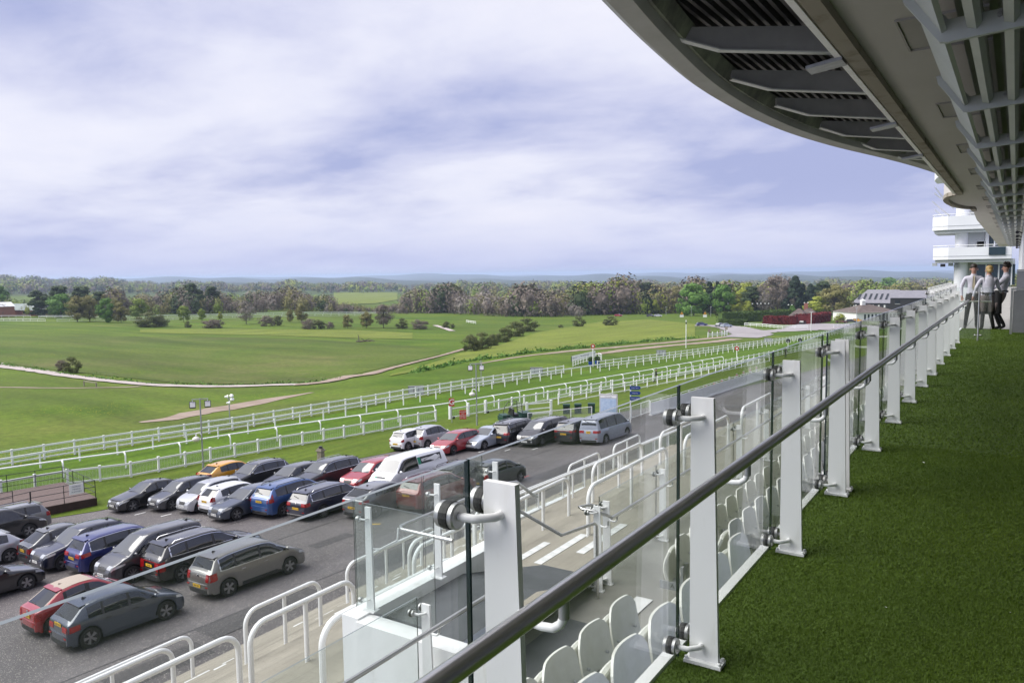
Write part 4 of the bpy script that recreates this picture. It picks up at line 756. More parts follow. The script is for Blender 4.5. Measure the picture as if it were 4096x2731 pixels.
# ------------------------------------------------------------------ cars
def paint(name, col, metal=0.0, rough=0.28):
    m_ = mat('paint_' + name, col, rough, metal, coat=1.0, spec=0.5); m_.node_tree.nodes['Principled BSDF'].inputs['Coat IOR'].default_value = 1.6; return m_
PAINT = {'black': paint('black', (0.008, 0.008, 0.010)), 'grey': paint('dark_grey', (0.045, 0.047, 0.055), 0.3), 'slate': paint('slate', (0.046, 0.058, 0.084), 0.35), 'silver': paint('silver', (0.46, 0.47, 0.50), 0.35), 'white': paint('white', (0.74, 0.75, 0.78)),
         'red': paint('red', (0.30, 0.012, 0.020), 0.1), 'maroon': paint('maroon', (0.155, 0.028, 0.026), 0.3), 'blue': paint('blue', (0.030, 0.085, 0.25), 0.3), 'deepblue': paint('deep_blue', (0.012, 0.020, 0.135), 0.3), 'navy': paint('navy', (0.010, 0.013, 0.034), 0.2), 'yellow': paint('yellow', (0.62, 0.30, 0.016)),
         'beige': paint('warm_grey', (0.185, 0.178, 0.168), 0.45), 'charcoal': paint('charcoal', (0.026, 0.027, 0.032), 0.25), 'iceblue': paint('ice_blue', (0.42, 0.47, 0.55), 0.4), 'midgrey': paint('mid_grey', (0.15, 0.155, 0.165), 0.3), 'greensage': paint('grey_green', (0.05, 0.055, 0.052), 0.3), 'bluesil': paint('blue_silver', (0.33, 0.35, 0.42), 0.4)}
def carglass(name, col, rough=0.03):
    m_ = mat(name, col, rough, spec=0.5); m_.node_tree.nodes['Principled BSDF'].inputs['IOR'].default_value = 1.8; return m_
M_CG = carglass('car_tinted_glass', (0.012, 0.014, 0.016)); M_CW = carglass('car_windscreen_glass', (0.10, 0.105, 0.11))  # windscreen base colour lightened to carry sky reflection and cabin light
M_PLAST = mat('black_car_plastic', (0.022, 0.022, 0.024), 0.55); M_CHR = mat('chrome', (0.75, 0.75, 0.76), 0.12, 1.0); M_TYRE = mat('tyre_rubber', (0.016, 0.016, 0.016), 0.75)
M_ALLOY = mat('alloy_rim', (0.30, 0.30, 0.31), 0.35, 0.7); M_RIMD = mat('dark_rim', (0.03, 0.03, 0.032), 0.4, 0.4); M_HEAD = mat('headlamp_lens', (0.55, 0.57, 0.60), 0.06, 0.3, spec=0.9); M_TAIL = mat('red_tail_lens', (0.27, 0.006, 0.008), 0.1, spec=0.8, var=0.35, scale=14)
M_PY = mat('yellow_number_plate', (0.72, 0.44, 0.02), 0.35); M_PW = mat('white_number_plate', (0.78, 0.78, 0.76), 0.35); M_CANV = mat('beige_fabric_roof', (0.34, 0.29, 0.245), 0.9, var=0.08, scale=20)
_wheels = {}
def wheel_meshes(R, style):
    k = (round(R, 3), style)
    if k in _wheels: return _wheels[k]
    w = 0.205; t = MB(); t.lathe([(R * 0.66, -w / 2), (R * 0.93, -w / 2), (R, -w / 2 + 0.03), (R, w / 2 - 0.03), (R * 0.93, w / 2), (R * 0.66, w / 2)], (0, 0, 0), 28, axis='y', cap=False); tm_ = t.mesh('wheel', M_TYRE, True, 40)
    d = MB(); d.lathe([(R * 0.05, 0.055), (R * 0.60, 0.055), (R * 0.64, 0.106), (R * 0.685, 0.110)], (0, 0, 0), 28, mi=0, axis='y', cap=False)
    d.lathe([(R * 0.63, 0.098), (R * 0.69, 0.108), (R * 0.69, 0.100)], (0, 0, 0), 28, mi=1, axis='y', cap=False)
    n = {'five': 5, 'ten': 10, 'multi': 14, 'loops': 5, 'dark': 5, 'twin': 5}[style]
    for i in range(n):
        a0 = 2 * math.pi * i / n + 0.2
        for off in ((-0.15, 0.15) if style in ('twin', 'loops') else (0,)):
            a = a0 + off; c, s = math.cos(a), math.sin(a); wd = R * {'five': 0.15, 'ten': 0.065, 'multi': 0.045, 'loops': 0.07, 'dark': 0.14, 'twin': 0.06}[style]
            p0, p1 = R * 0.08, R * 0.655; q = [(p0, -wd * 0.6), (p1, -wd), (p1, wd), (p0, wd * 0.6)]
            v = [(x * c - y * s, 0.100, x * s + y * c) for x, y in q] + [(x * c - y * s, 0.06, x * s + y * c) for x, y in q]
            d.add(v, [(0, 1, 2, 3), (0, 4, 5, 1), (2, 6, 7, 3)], 1 if style != 'dark' else 2)
    d.lathe([(R * 0.15, 0.09), (R * 0.15, 0.108), (R * 0.08, 0.112)], (0, 0, 0), 14, mi=1, axis='y')
    rm = d.mesh('rim', [M_RIMD, M_ALLOY, M_PLAST]); _wheels[k] = (tm_, rm); return _wheels[k]
KINDS = {  # roof front, screen base, roof rear, rear screen base, heights: bonnet at screen, nose, rear screen base
 'hatch':  dict(L=4.03, W=1.75, H=1.47, rf=.60, ws=.775, rr=.15, rb=.035, zb=.97, zn=.74, zr=.98, wb=.635, fo=.195),
 'city':   dict(L=3.60, W=1.64, H=1.49, rf=.63, ws=.82, rr=.12, rb=.045, zb=1.0, zn=.78, zr=.98, wb=.645, fo=.19),
 'suv':    dict(L=4.60, W=1.88, H=1.68, rf=.60, ws=.765, rr=.10, rb=.035, zb=1.12, zn=.90, zr=1.14, wb=.605, fo=.195),
 'cross':  dict(L=4.25, W=1.80, H=1.58, rf=.60, ws=.77, rr=.11, rb=.045, zb=1.05, zn=.84, zr=1.08, wb=.61, fo=.195),
 'coupe_suv': dict(L=4.3, W=1.8, H=1.58, rf=.60, ws=.77, rr=.20, rb=.05, zb=1.05, zn=.84, zr=1.1, wb=.61, fo=.195),
 'estate': dict(L=4.77, W=1.82, H=1.50, rf=.60, ws=.745, rr=.085, rb=.03, zb=.96, zn=.72, zr=1.0, wb=.568, fo=.20),
 'mpv':    dict(L=4.40, W=1.83, H=1.63, rf=.64, ws=.83, rr=.10, rb=.035, zb=1.05, zn=.80, zr=1.06, wb=.62, fo=.205),
 'bigmpv': dict(L=4.80, W=1.88, H=1.72, rf=.66, ws=.83, rr=.07, rb=.025, zb=1.08, zn=.82, zr=1.05, wb=.60, fo=.205),
 'boxmpv': dict(L=4.84, W=1.81, H=1.93, rf=.71, ws=.87, rr=.05, rb=.02, zb=1.10, zn=.82, zr=1.12, wb=.605, fo=.20),
 'boxvan': dict(L=4.38, W=1.81, H=1.80, rf=.62, ws=.82, rr=.05, rb=.022, zb=1.12, zn=.86, zr=1.05, wb=.622, fo=.205),
 'van':    dict(L=4.97, W=1.98, H=2.06, rf=.73, ws=.86, rr=.045, rb=.02, zb=1.28, zn=.98, zr=1.2, wb=.59, fo=.20),
 'saloon': dict(L=4.70, W=1.82, H=1.44, rf=.565, ws=.73, rr=.30, rb=.145, zb=.95, zn=.70, zr=1.05, wb=.605, fo=.17, boot=1.04)}
MB.patch = lambda s, rows, mi=0: s.grid(rows, mi)
def build_car(name, label, kind, col, P, head, plate=None, **o):
    k = dict(KINDS[kind]); k.update({a: c for a, c in o.items() if a in k}); Lc, Wc, Hc = k['L'], k['W'], k['H']; R = o.get('R', 0.325 if Hc < 1.6 else 0.355); sill = o.get('sill', 0.20 if Hc < 1.6 else 0.25)
    body = PAINT[col]; zr, zb, zn = k['zr'], k['zb'], k['zn']
    top = [(0.0, zr * 0.56), (0.006, zr * 0.80), (0.016, zr - 0.05)] + ([(0.03, k['boot'] - 0.02), (k['rb'], k['boot'] + 0.01)] if k.get('boot') else [(k['rb'], zr)])
    top += [(k['rr'], Hc * 0.94), (k['rr'] + 0.025, Hc * 0.955), (k['rr'] + 0.11, Hc * 0.985), (max(0.43, k['rr'] + .2), Hc), (k['rf'] - 0.07, Hc * 0.988), (k['rf'], Hc * 0.955), (k['ws'], zb), (k['ws'] + 0.025, zb - 0.015), (0.925, zn + 0.07), (0.962, zn + 0.0), (0.985, zn - 0.10), (1.0, zn - 0.24)]
    tx = np.array([p[0] for p in top]); tz = np.array([p[1] for p in top])
    tzf = lambda u: float(np.interp(u, tx, tz))
    ztop = lambda u: tzf(u) if (u < .02 or u > .985) else sum(tzf(u + q_) * w_ for q_, w_ in ((-.016, .15), (-.008, .22), (0, .26), (.008, .22), (.016, .15)))
    hw = lambda u: Wc / 2 * float(np.interp(u, [0, .012, .04, .10, .2, .8, .90, .955, .985, 1.0], [.82, .90, .955, .985, 1, 1, .975, .92, .83, .72]))
    belt0 = lambda u: float(np.interp(u, [0, k['rb'] + .02, k['ws'], 1], [zr - .05, zr - .02, zb - .03, zn - .02]))
    belt = lambda u: min(belt0(u), ztop(u) - 0.02)
    xf, xr = Lc * (1 - k['fo']), Lc * (1 - k['fo'] - k['wb']); Ra = R + 0.055
    def zbot(u):
        x = u * Lc; z = sill + (0.06 if u < .03 or u > .97 else 0)
        for xw in (xf, xr):
            if abs(x - xw) < Ra: z = max(z, R + math.sqrt(Ra * Ra - (x - xw) ** 2))
        return z
    us = sorted(set([round(float(q), 4) for q in np.concatenate([np.linspace(0, 1, 52), tx, [0.003, 0.01, .025, .99], [(xw + Ra * math.cos(t)) / Lc for xw in (xf, xr) for t in np.linspace(0.02, math.pi - 0.02, 11)]])])); us = [u for u in us if 0 <= u <= 1]
    def sect(u):
        w, zt_, zbl, z0 = hw(u), ztop(u), belt(u), zbot(u); kk = min(max((zt_ - zbl) / (Hc - belt0(0.5)), 0), 1); wr = w * (0.97 - 0.215 * kk ** 0.9); zb_ = max(zbl, z0 + 0.03)
        g = max(zt_ - zbl, 0.02); f = lambda t: z0 + (zb_ - z0) * t; ze = zbl + g * (0.5 + 0.44 * kk)
        return [(w - .035, z0), (w - .008, f(.16)), (w, f(.5)), (w - .004, f(.78)), (w * .972, zb_), ((w * .972 + wr) / 2 + .012 * kk, zbl + (ze - zbl) * .52), (wr, ze), (wr - .05, zt_ - .25 * (zt_ - ze)), (wr * .6, zt_ - 0.004), (0, zt_ + 0.012)]
    sec = {u: sect(u) for u in us}
    X = lambda u: (u - 0.5) * Lc
    rear_ = o.get('rear', True); root = thing(name, label, o.get('cat', 'car'))
    # orient on the sloping tarmac
    hd = Vector((math.sin(head), math.cos(head), 0)); c = Vector(P[:2]).to_3d() + hd * (Lc / 2 if o.get('rear', True) else -Lc / 2) * 1.0
    fwd = hd if o.get('rear', True) else -hd
    if 'center' in o: c = Vector(o['center']).to_3d()
    zc_ = znear(c.x, c.y); gx = (znear(c.x + 1, c.y) - znear(c.x - 1, c.y)) / 2; gy = (znear(c.x, c.y + 1) - znear(c.x, c.y - 1)) / 2; up = Vector((-gx, -gy, 1)).normalized(); fv = (fwd - up * fwd.dot(up)).normalized(); lv = up.cross(fv)
    root.matrix_world = Matrix(((fv.x, lv.x, up.x, c.x), (fv.y, lv.y, up.y, c.y), (fv.z, lv.z, up.z, zc_ + 0.005), (0, 0, 0, 1)))
    b = MB(); full = [[(X(u), y, z) for y, z in sec[u]] + [(X(u), -y, z) for y, z in sec[u][::-1][1:]] for u in us]; b.grid(full); n = len(full[0])
    b.add(full[0], [tuple(range(n))]); b.add(full[-1], [tuple(range(n - 1, -1, -1))]); b.build('body', body, root, True, 60)
    b = MB(); b.box((0, 0, (sill + 0.72) / 2), (Lc * 0.93, Wc - 0.46, 0.72 - sill)); b.box((0, 0, sill + 0.10), (k['wb'] * Lc - 2 * Ra, Wc - .12, .2), ) if False else None; b.build('underbody', DARK, root)
    def sidey(u, z):
        s_ = sect(u)
        for (y0, z0), (y1, z1) in zip(s_[:6], s_[1:7]):
            if z <= z1 or (y1, z1) == s_[6]: t = min(max((z - z0) / max(z1 - z0, 1e-6), 0), 1); return y0 + (y1 - y0) * t
        return s_[6][0]
    def side(nm, u0, u1, zlo, zhi, off, m_, parent=root, nx=8, nz=3, sg=1):
        bb = MB(); rows = []
        for i in range(nx + 1):
            u = u0 + (u1 - u0) * i / nx; a, d = zlo(u), zhi(u)
            if d < a + 0.004: d = a + 0.004
            rows.append([(X(u), sg * (sidey(u, a + (d - a) * j / nz) + off), a + (d - a) * j / nz) for j in range(nz + 1)])
        bb.grid(rows if sg < 0 else rows[::-1]); return bb.build(nm, m_, parent, True)
    def topp(nm, u0, u1, f0, f1, off, m_, parent=root, nx=6, ny=6, both=False, power=1):
        bb = MB(); rows = []
        for i in range(nx + 1):
            u = u0 + (u1 - u0) * i / nx; e_ = 0.004; dz = ztop(min(u + e_, 1)) - ztop(max(u - e_, 0)); dx = 2 * e_ * Lc; l = math.hypot(dx, dz); nxv, nzv = -dz / l, dx / l; s_ = sect(u); ye = s_[7][0]
            row = []
            for j in range(ny + 1):
                f = f0 + (f1 - f0) * j / ny; y = f * ye; z = float(np.interp(abs(y), [s_[9][0], s_[8][0], s_[7][0]], [s_[9][1], s_[8][1], s_[7][1]])); row.append((X(u) + nxv * off, y, z + nzv * off))
            rows.append(row)
        bb.grid(rows); return bb.build(nm, m_, parent, True)
    edge = lambda u: sect(u)[6][1]
    # glazing
    topp('windscreen', k['ws'] - .006, k['rf'] + .008, -.97, .97, .008, M_CW)
    if kind != 'van': topp('rear_window', k['rb'] + .012, k['rr'] - .010, -.90, .90, .008, o.get('rglass', M_CG))
    zlo = lambda u: belt(u) + .03; zhi = lambda u: edge(u) - .035
    ustart = k['ws'] - .035; uend = k['rr'] + (.02 if not k.get('boot') else -.06); mid = o.get('bp', .505)
    wins = [(ustart, mid + .012)] + ([] if kind == 'van' else [(mid - .012, max(uend + .13, .27)), (max(uend + .11, .25), uend)] if not o.get('three') else [(mid - .03, uend + .03)])
    for sg in (-1, 1):
        if o.get('trim'): side('window_trim', ustart + .01, uend - .01 if kind != 'van' else mid, lambda u: belt(u) + .012, lambda u: edge(u) - .012, .003, M_CHR, sg=sg)
        side('pillar_trim', ustart - .0, uend + .0 if kind != 'van' else mid, lambda u: belt(u) + .028, lambda u: edge(u) - .033, .005, M_PLAST, sg=sg)
        for (a, d) in wins: side('side_window', a, d, zlo, zhi, .007, M_CG if not o.get('lightglass') else M_CW, sg=sg)
        # doors with handles
        dz0 = lambda u: max(zbot(u) + .05, sill + .12); dz1 = lambda u: belt(u) - .006
        ds = [(k['ws'] - .035, mid + .004), (mid - .006, .285)] if not o.get('three') else [(k['ws'] - .04, .40)]
        if kind == 'van': ds = [(k['ws'] - .06, .56), (.55, .30)]
        for (a, d) in ds:
            dr = side('door', a, d, dz0, dz1, .006, body, sg=sg, nx=6); h_ = MB(); uh = d + .035; zh = belt(uh) - .13; yh = sidey(uh, zh); h_.box((X(uh), sg * (yh + .022), zh), (.19, .03, .028)); h_.build('handle', M_CHR if o.get('chrome') else (M_PLAST if col in ('grey', 'charcoal', 'slate') else body), dr)
        side('sill_trim', .78, .30, lambda u: sill + .005, lambda u: sill + (.10 if Hc < 1.6 else .16), .008, M_PLAST if Hc >= 1.55 and kind not in ('van', 'boxmpv') else body, sg=sg)
        # mirror
        um = k['ws'] - .055; zm = belt(um) + .07; ym = sidey(um, zm); mb = MB(); mb.ball((X(um) - .02, sg * (ym + .13), zm + .02), (.06, .115, .075), 10, 6); mb.bar((X(um), sg * (ym - .02), zm - .02), (X(um) - .01, sg * (ym + .08), zm), .04, .03); mb.build('wing_mirror', o.get('mirror', body), root, True)
        # lamps
        hl = MB(); z1h = zn + .05
        hd_ = side('headlight', .985, o.get('hl', .905), lambda u: min(zn - .13 + (0.985 - u) * .9, belt(u) - .05), lambda u: min(zn - .01 + (0.985 - u) * .5, ztop(u) - .03), .010, M_HEAD, sg=sg, nx=6)
        topp('headlight', .984, .955, sg * .55, sg * 1.02, .010, M_HEAD, ny=4)
        t0, t1 = o.get('tl', (zr - .30, zr - .06)); tu = o.get('tlu', .055)
        side('tail_light', .006, tu, lambda u: t0 + (u - .0) * .6, lambda u: min(t1 + (u) * .4, edge(u) if o.get('tltall') else 9), .010, M_TAIL, sg=sg, nx=5)
        tb_ = MB(); 
        y0, y1 = Wc / 2 * o.get('tlin', .56), hw(.004) * .985; xx = lambda z: X(float(np.interp(z, [zr * .56, zr * .80, zr - .05, zr], [0, .006, .016, k['rb']]))) - .012
        tb_.grid([[(xx(z), sg * (y0 + (y1 - y0) * j / 3), z) for j in range(4)] for z in np.linspace(t0 + .02, min(t1, zr - .01), 4)] if sg < 0 else [[(xx(z), sg * (y0 + (y1 - y0) * j / 3), z) for j in range(3, -1, -1)] for z in np.linspace(t0 + .02, min(t1, zr - .01), 4)]); tb_.build('tail_light', M_TAIL, root)
        for xw in (xf, xr):
            tm_, rm_ = wheel_meshes(R, o.get('rim', 'five')); w_ = put('wheel', tm_, root, (xw - Lc / 2, sg * (Wc / 2 - .125), R)); w_.rotation_euler = (0, 0.3 * xw, 0 if sg > 0 else math.pi); put('rim', rm_, w_)
        if kind in ('suv', 'cross', 'coupe_suv') and not o.get('noarch'):
            for xw in (xf, xr): at_ = MB(); at_.tube([(xw - Lc / 2 + (Ra + .012) * math.cos(q_), sg * (sidey(min(max((xw + Ra * math.cos(q_)) / Lc, .01), .99), R + Ra * math.sin(q_) + .05) - .004), R + (Ra + .012) * math.sin(q_)) for q_ in np.linspace(-.25, math.pi + .25, 15)], .026, 5); at_.build('arch_trim', M_PLAST, root, True)
        if not rear_: fg = MB(); fg.lathe([(.05, -.01), (.055, .012)], (X(1) + .012, sg * Wc * .34, sill + .19), 10, axis='x'); fg.build('fog_lamp', M_HEAD, root)
        else: fg = MB(); fg.box((X(0) - .028, sg * Wc * .36, sill + .30), (.02, .16, .045)); fg.build('reflector', M_TAIL, root)
        if o.get('rails'):
            rb = MB(); rb.tube([(X(k['rr'] + .05), sg * (sect(.3)[6][0] - .03), ztop(k['rr'] + .05) - .02), (X(k['rr'] + .075), sg * (sect(.3)[6][0] - .03), ztop(.25) + .03), (X(.40), sg * (sect(.4)[6][0] - .03), ztop(.4) + .035), (X(k['rf'] - .09), sg * (sect(.5)[6][0] - .03), ztop(k['rf'] - .09) + .035), (X(k['rf'] - .05), sg * (sect(.5)[6][0] - .03), ztop(k['rf'] - .05) - .01)], .017, 8); rb.build('roof_rail', M_CHR if o['rails'] == 'chrome' else M_PLAST, root, True)
    # bumpers, grille, plates
    def rbox(x0, y, z0, z1, d, nose_):
        bb = MB(); P_ = [(0, -y), (d * .75, -y * .80), (d, -y * .45), (d, y * .45), (d * .75, y * .80), (0, y)]; P_ = [(x0 + (p[0] if nose_ else -p[0]), p[1]) for p in P_]
        if not nose_: P_ = P_[::-1]
        bb.prism(P_, z0, z1); return bb
    rbox(X(1) - .06, hw(.985) * .99, sill + .10, zn - .30, .085, True).build('front_bumper', body if not o.get('plasticnose') else M_PLAST, root, True, 30)
    rbox(X(1) - .06, hw(.985) * .93, sill, sill + .115, .095, True).build('lower_grille', M_PLAST, root)
    rbox(X(0) + .06, hw(.012) * .99, sill + .17, zr * .60, .095, False).build('rear_bumper', body, root, True, 30)
    rbox(X(0) + .06, hw(.012) * .94, sill + .02, sill + .19, .10, False).build('rear_valance', o.get('valance', M_PLAST), root)
    gz0, gz1 = zn - .26, zn - .05; topp('grille', .999, .978, -.5, .5, .012, M_PLAST, ny=4)
    if o.get('bars'):
        gb = MB(); [gb.box((X(.985 + .004 * (2 - i)) + .02, 0, zn - .22 + .045 * i), (.02, Wc * .42, .014)) for i in range(4)]; gb.build('grille_bars', M_CHR, root)['kind'] = 'stuff'
    if o.get('spoiler', not k.get('boot')):
        s_ = MB(); ye = sect(k['rr'])[7][0]; s_.add([(X(k['rr']) - .10, -ye * .96, Hc * .938 - .02), (X(k['rr']) - .10, ye * .96, Hc * .938 - .02), (X(k['rr']) + .10, ye, Hc * .958), (X(k['rr']) + .10, -ye, Hc * .958), (X(k['rr']) - .10, -ye * .96, Hc * .938 + .006), (X(k['rr']) - .10, ye * .96, Hc * .938 + .006), (X(k['rr']) + .10, ye, Hc * .968), (X(k['rr']) + .10, -ye, Hc * .968)], [(3, 2, 1, 0), (4, 5, 6, 7), (0, 1, 5, 4), (1, 2, 6, 5), (2, 3, 7, 6), (3, 0, 4, 7)]); s_.build('roof_spoiler', body, root)
        w_ = MB(); w_.bar((X(k['rb'] + .02) - .03, -.05, ztop(k['rb'] + .02)), (X(k['rb'] + .035) - .04, .38, ztop(k['rb'] + .03)), .025, .025); w_.build('rear_wiper', M_PLAST, root)
    fn = MB(); ua = k['rr'] + .08; fn.add([(X(ua) - .09, 0, ztop(ua) + .075), (X(ua) - .10, .025, ztop(ua)), (X(ua) - .10, -.025, ztop(ua)), (X(ua) + .08, 0, ztop(ua) + .01)], [(0, 2, 1), (0, 1, 3), (0, 3, 2), (1, 2, 3)]); fn.build('roof_aerial', o.get('fin', M_PLAST), root)
    wp = MB(); wp.bar((X(k['ws']) - .0, -.45, zb + .02), (X(k['ws'] - .02), .12, zb + .07), .02, .02); wp.build('wiper', M_PLAST, root)
    rear = o.get('rear', True); pz = o.get('pz', 0.62 if rear else 0.45)
    if rear:
        xp = X(float(np.interp(pz, [zr * .56, zr * .80, zr - .05], [0, .006, .016]))) - (.05 if pz < zr * .62 else .02)
    else: xp = X(1) + .035
    pb = MB(); pb.box((xp, 0, pz), (.012, .52 if not o.get('jp') else .34, .112 if not o.get('jp') else .17)); pl_ = pb.build('number_plate', M_PY if rear else M_PW, root)
    if plate:
        tm_ = put('plate_lettering', text_mesh('plate_lettering', plate, .098, LETTER, bold=.002), pl_, (xp + (-.0075 if rear else .0075), 0, pz)); tm_.rotation_euler = (math.pi / 2, 0, -math.pi / 2 if rear else math.pi / 2)
        if o.get('jp'): tm_.scale = (.62, 1.2, 1)
    if o.get('badge'):
        bd = MB(); bz = o['badge']; bx_ = (X(float(np.interp(bz, [zr * .56, zr * .80, zr - .05], [0, .006, .016]))) - .022) if rear else X(.972) + .03; bd.lathe([(.045, -.006), (.055, 0), (.045, .006)], (bx_, 0, bz), 14, axis='x'); bd.build('badge', M_CHR, root)
    if o.get('lightbar'):
        lb = MB(); lb.box((xx(o['lightbar']) - .004, 0, o['lightbar']), (.02, Wc * .74, .035)); lb.build('tail_light_bar', M_TAIL, root)
    if o.get('chromebar'):
        lb = MB(); lb.box((X(0) - .045, 0, o['chromebar']), (.02, Wc * .78, .03)); lb.build('chrome_strip', M_CHR, root)
    if o.get('extra'): o['extra'](root, dict(X=X, Lc=Lc, Wc=Wc, Hc=Hc, topp=topp, side=side, ztop=ztop, sect=sect, k=k, sidey=sidey, body=body, zr=zr))
    return root
HD = math.radians(6)
def pk(x, y, z): 
    q = on(x, y, z); return (q[0], q[1])
def fabric_roof(root, e): e['topp']('fabric_roof', e['k']['rf'] - .05, e['k']['rr'] - .0, -1.0, 1.0, .014, M_CANV, nx=10); e['topp']('fabric_rear', e['k']['rr'] + .0, e['k']['rb'] + .02, -1.0, 1.0, .004, M_CANV); 
M_GREEN = mat('vinyl_green', (0.0, 0.22, 0.115), 0.4); M_VBLK = mat('vinyl_black', (0.02, 0.02, 0.022), 0.4); M_VWH = mat('vinyl_white', (0.8, 0.8, 0.8), 0.4)
def van_signs(root, e):
    X, sg = e['X'], 1
    def ply(u, z): return sg * (e['sidey'](u, z) + .012)
    for (u0, u1, m_) in ((.50, .455, M_GREEN), (.4545, .12, M_VBLK)):
        b = MB(); z0, z1 = 1.46, 1.86; b.add([(X(u0), ply(u0, z0), z0), (X(u1), ply(u1, z0), z0), (X(u1), ply(u1, z1), z1), (X(u0), ply(u0, z1), z1)], [(0, 1, 2, 3)]); b.build('sign_panel', m_, root)
    for txt, sz, u, z in (('enterprise', .36, .295, 1.69), ('rent-a-car', .15, .205, 1.515)):
        o = put('sign_lettering', text_mesh('sign_lettering', txt, sz, M_VWH, bold=.006), root, (X(u), ply(u, z) + .012, z)); tilt = math.atan2(e['sidey'](u, 1.46) - e['sidey'](u, 1.86), .40); o.rotation_euler = (math.pi / 2 - tilt, 0, math.pi)
    b = MB(); uu = .925; z = e['ztop'](uu)
    e['topp']('bonnet_sign', .915, .935, -.42, .42, .010, M_VBLK); e['topp']('bonnet_sign', .915, .935, -.62, -.44, .010, M_GREEN)
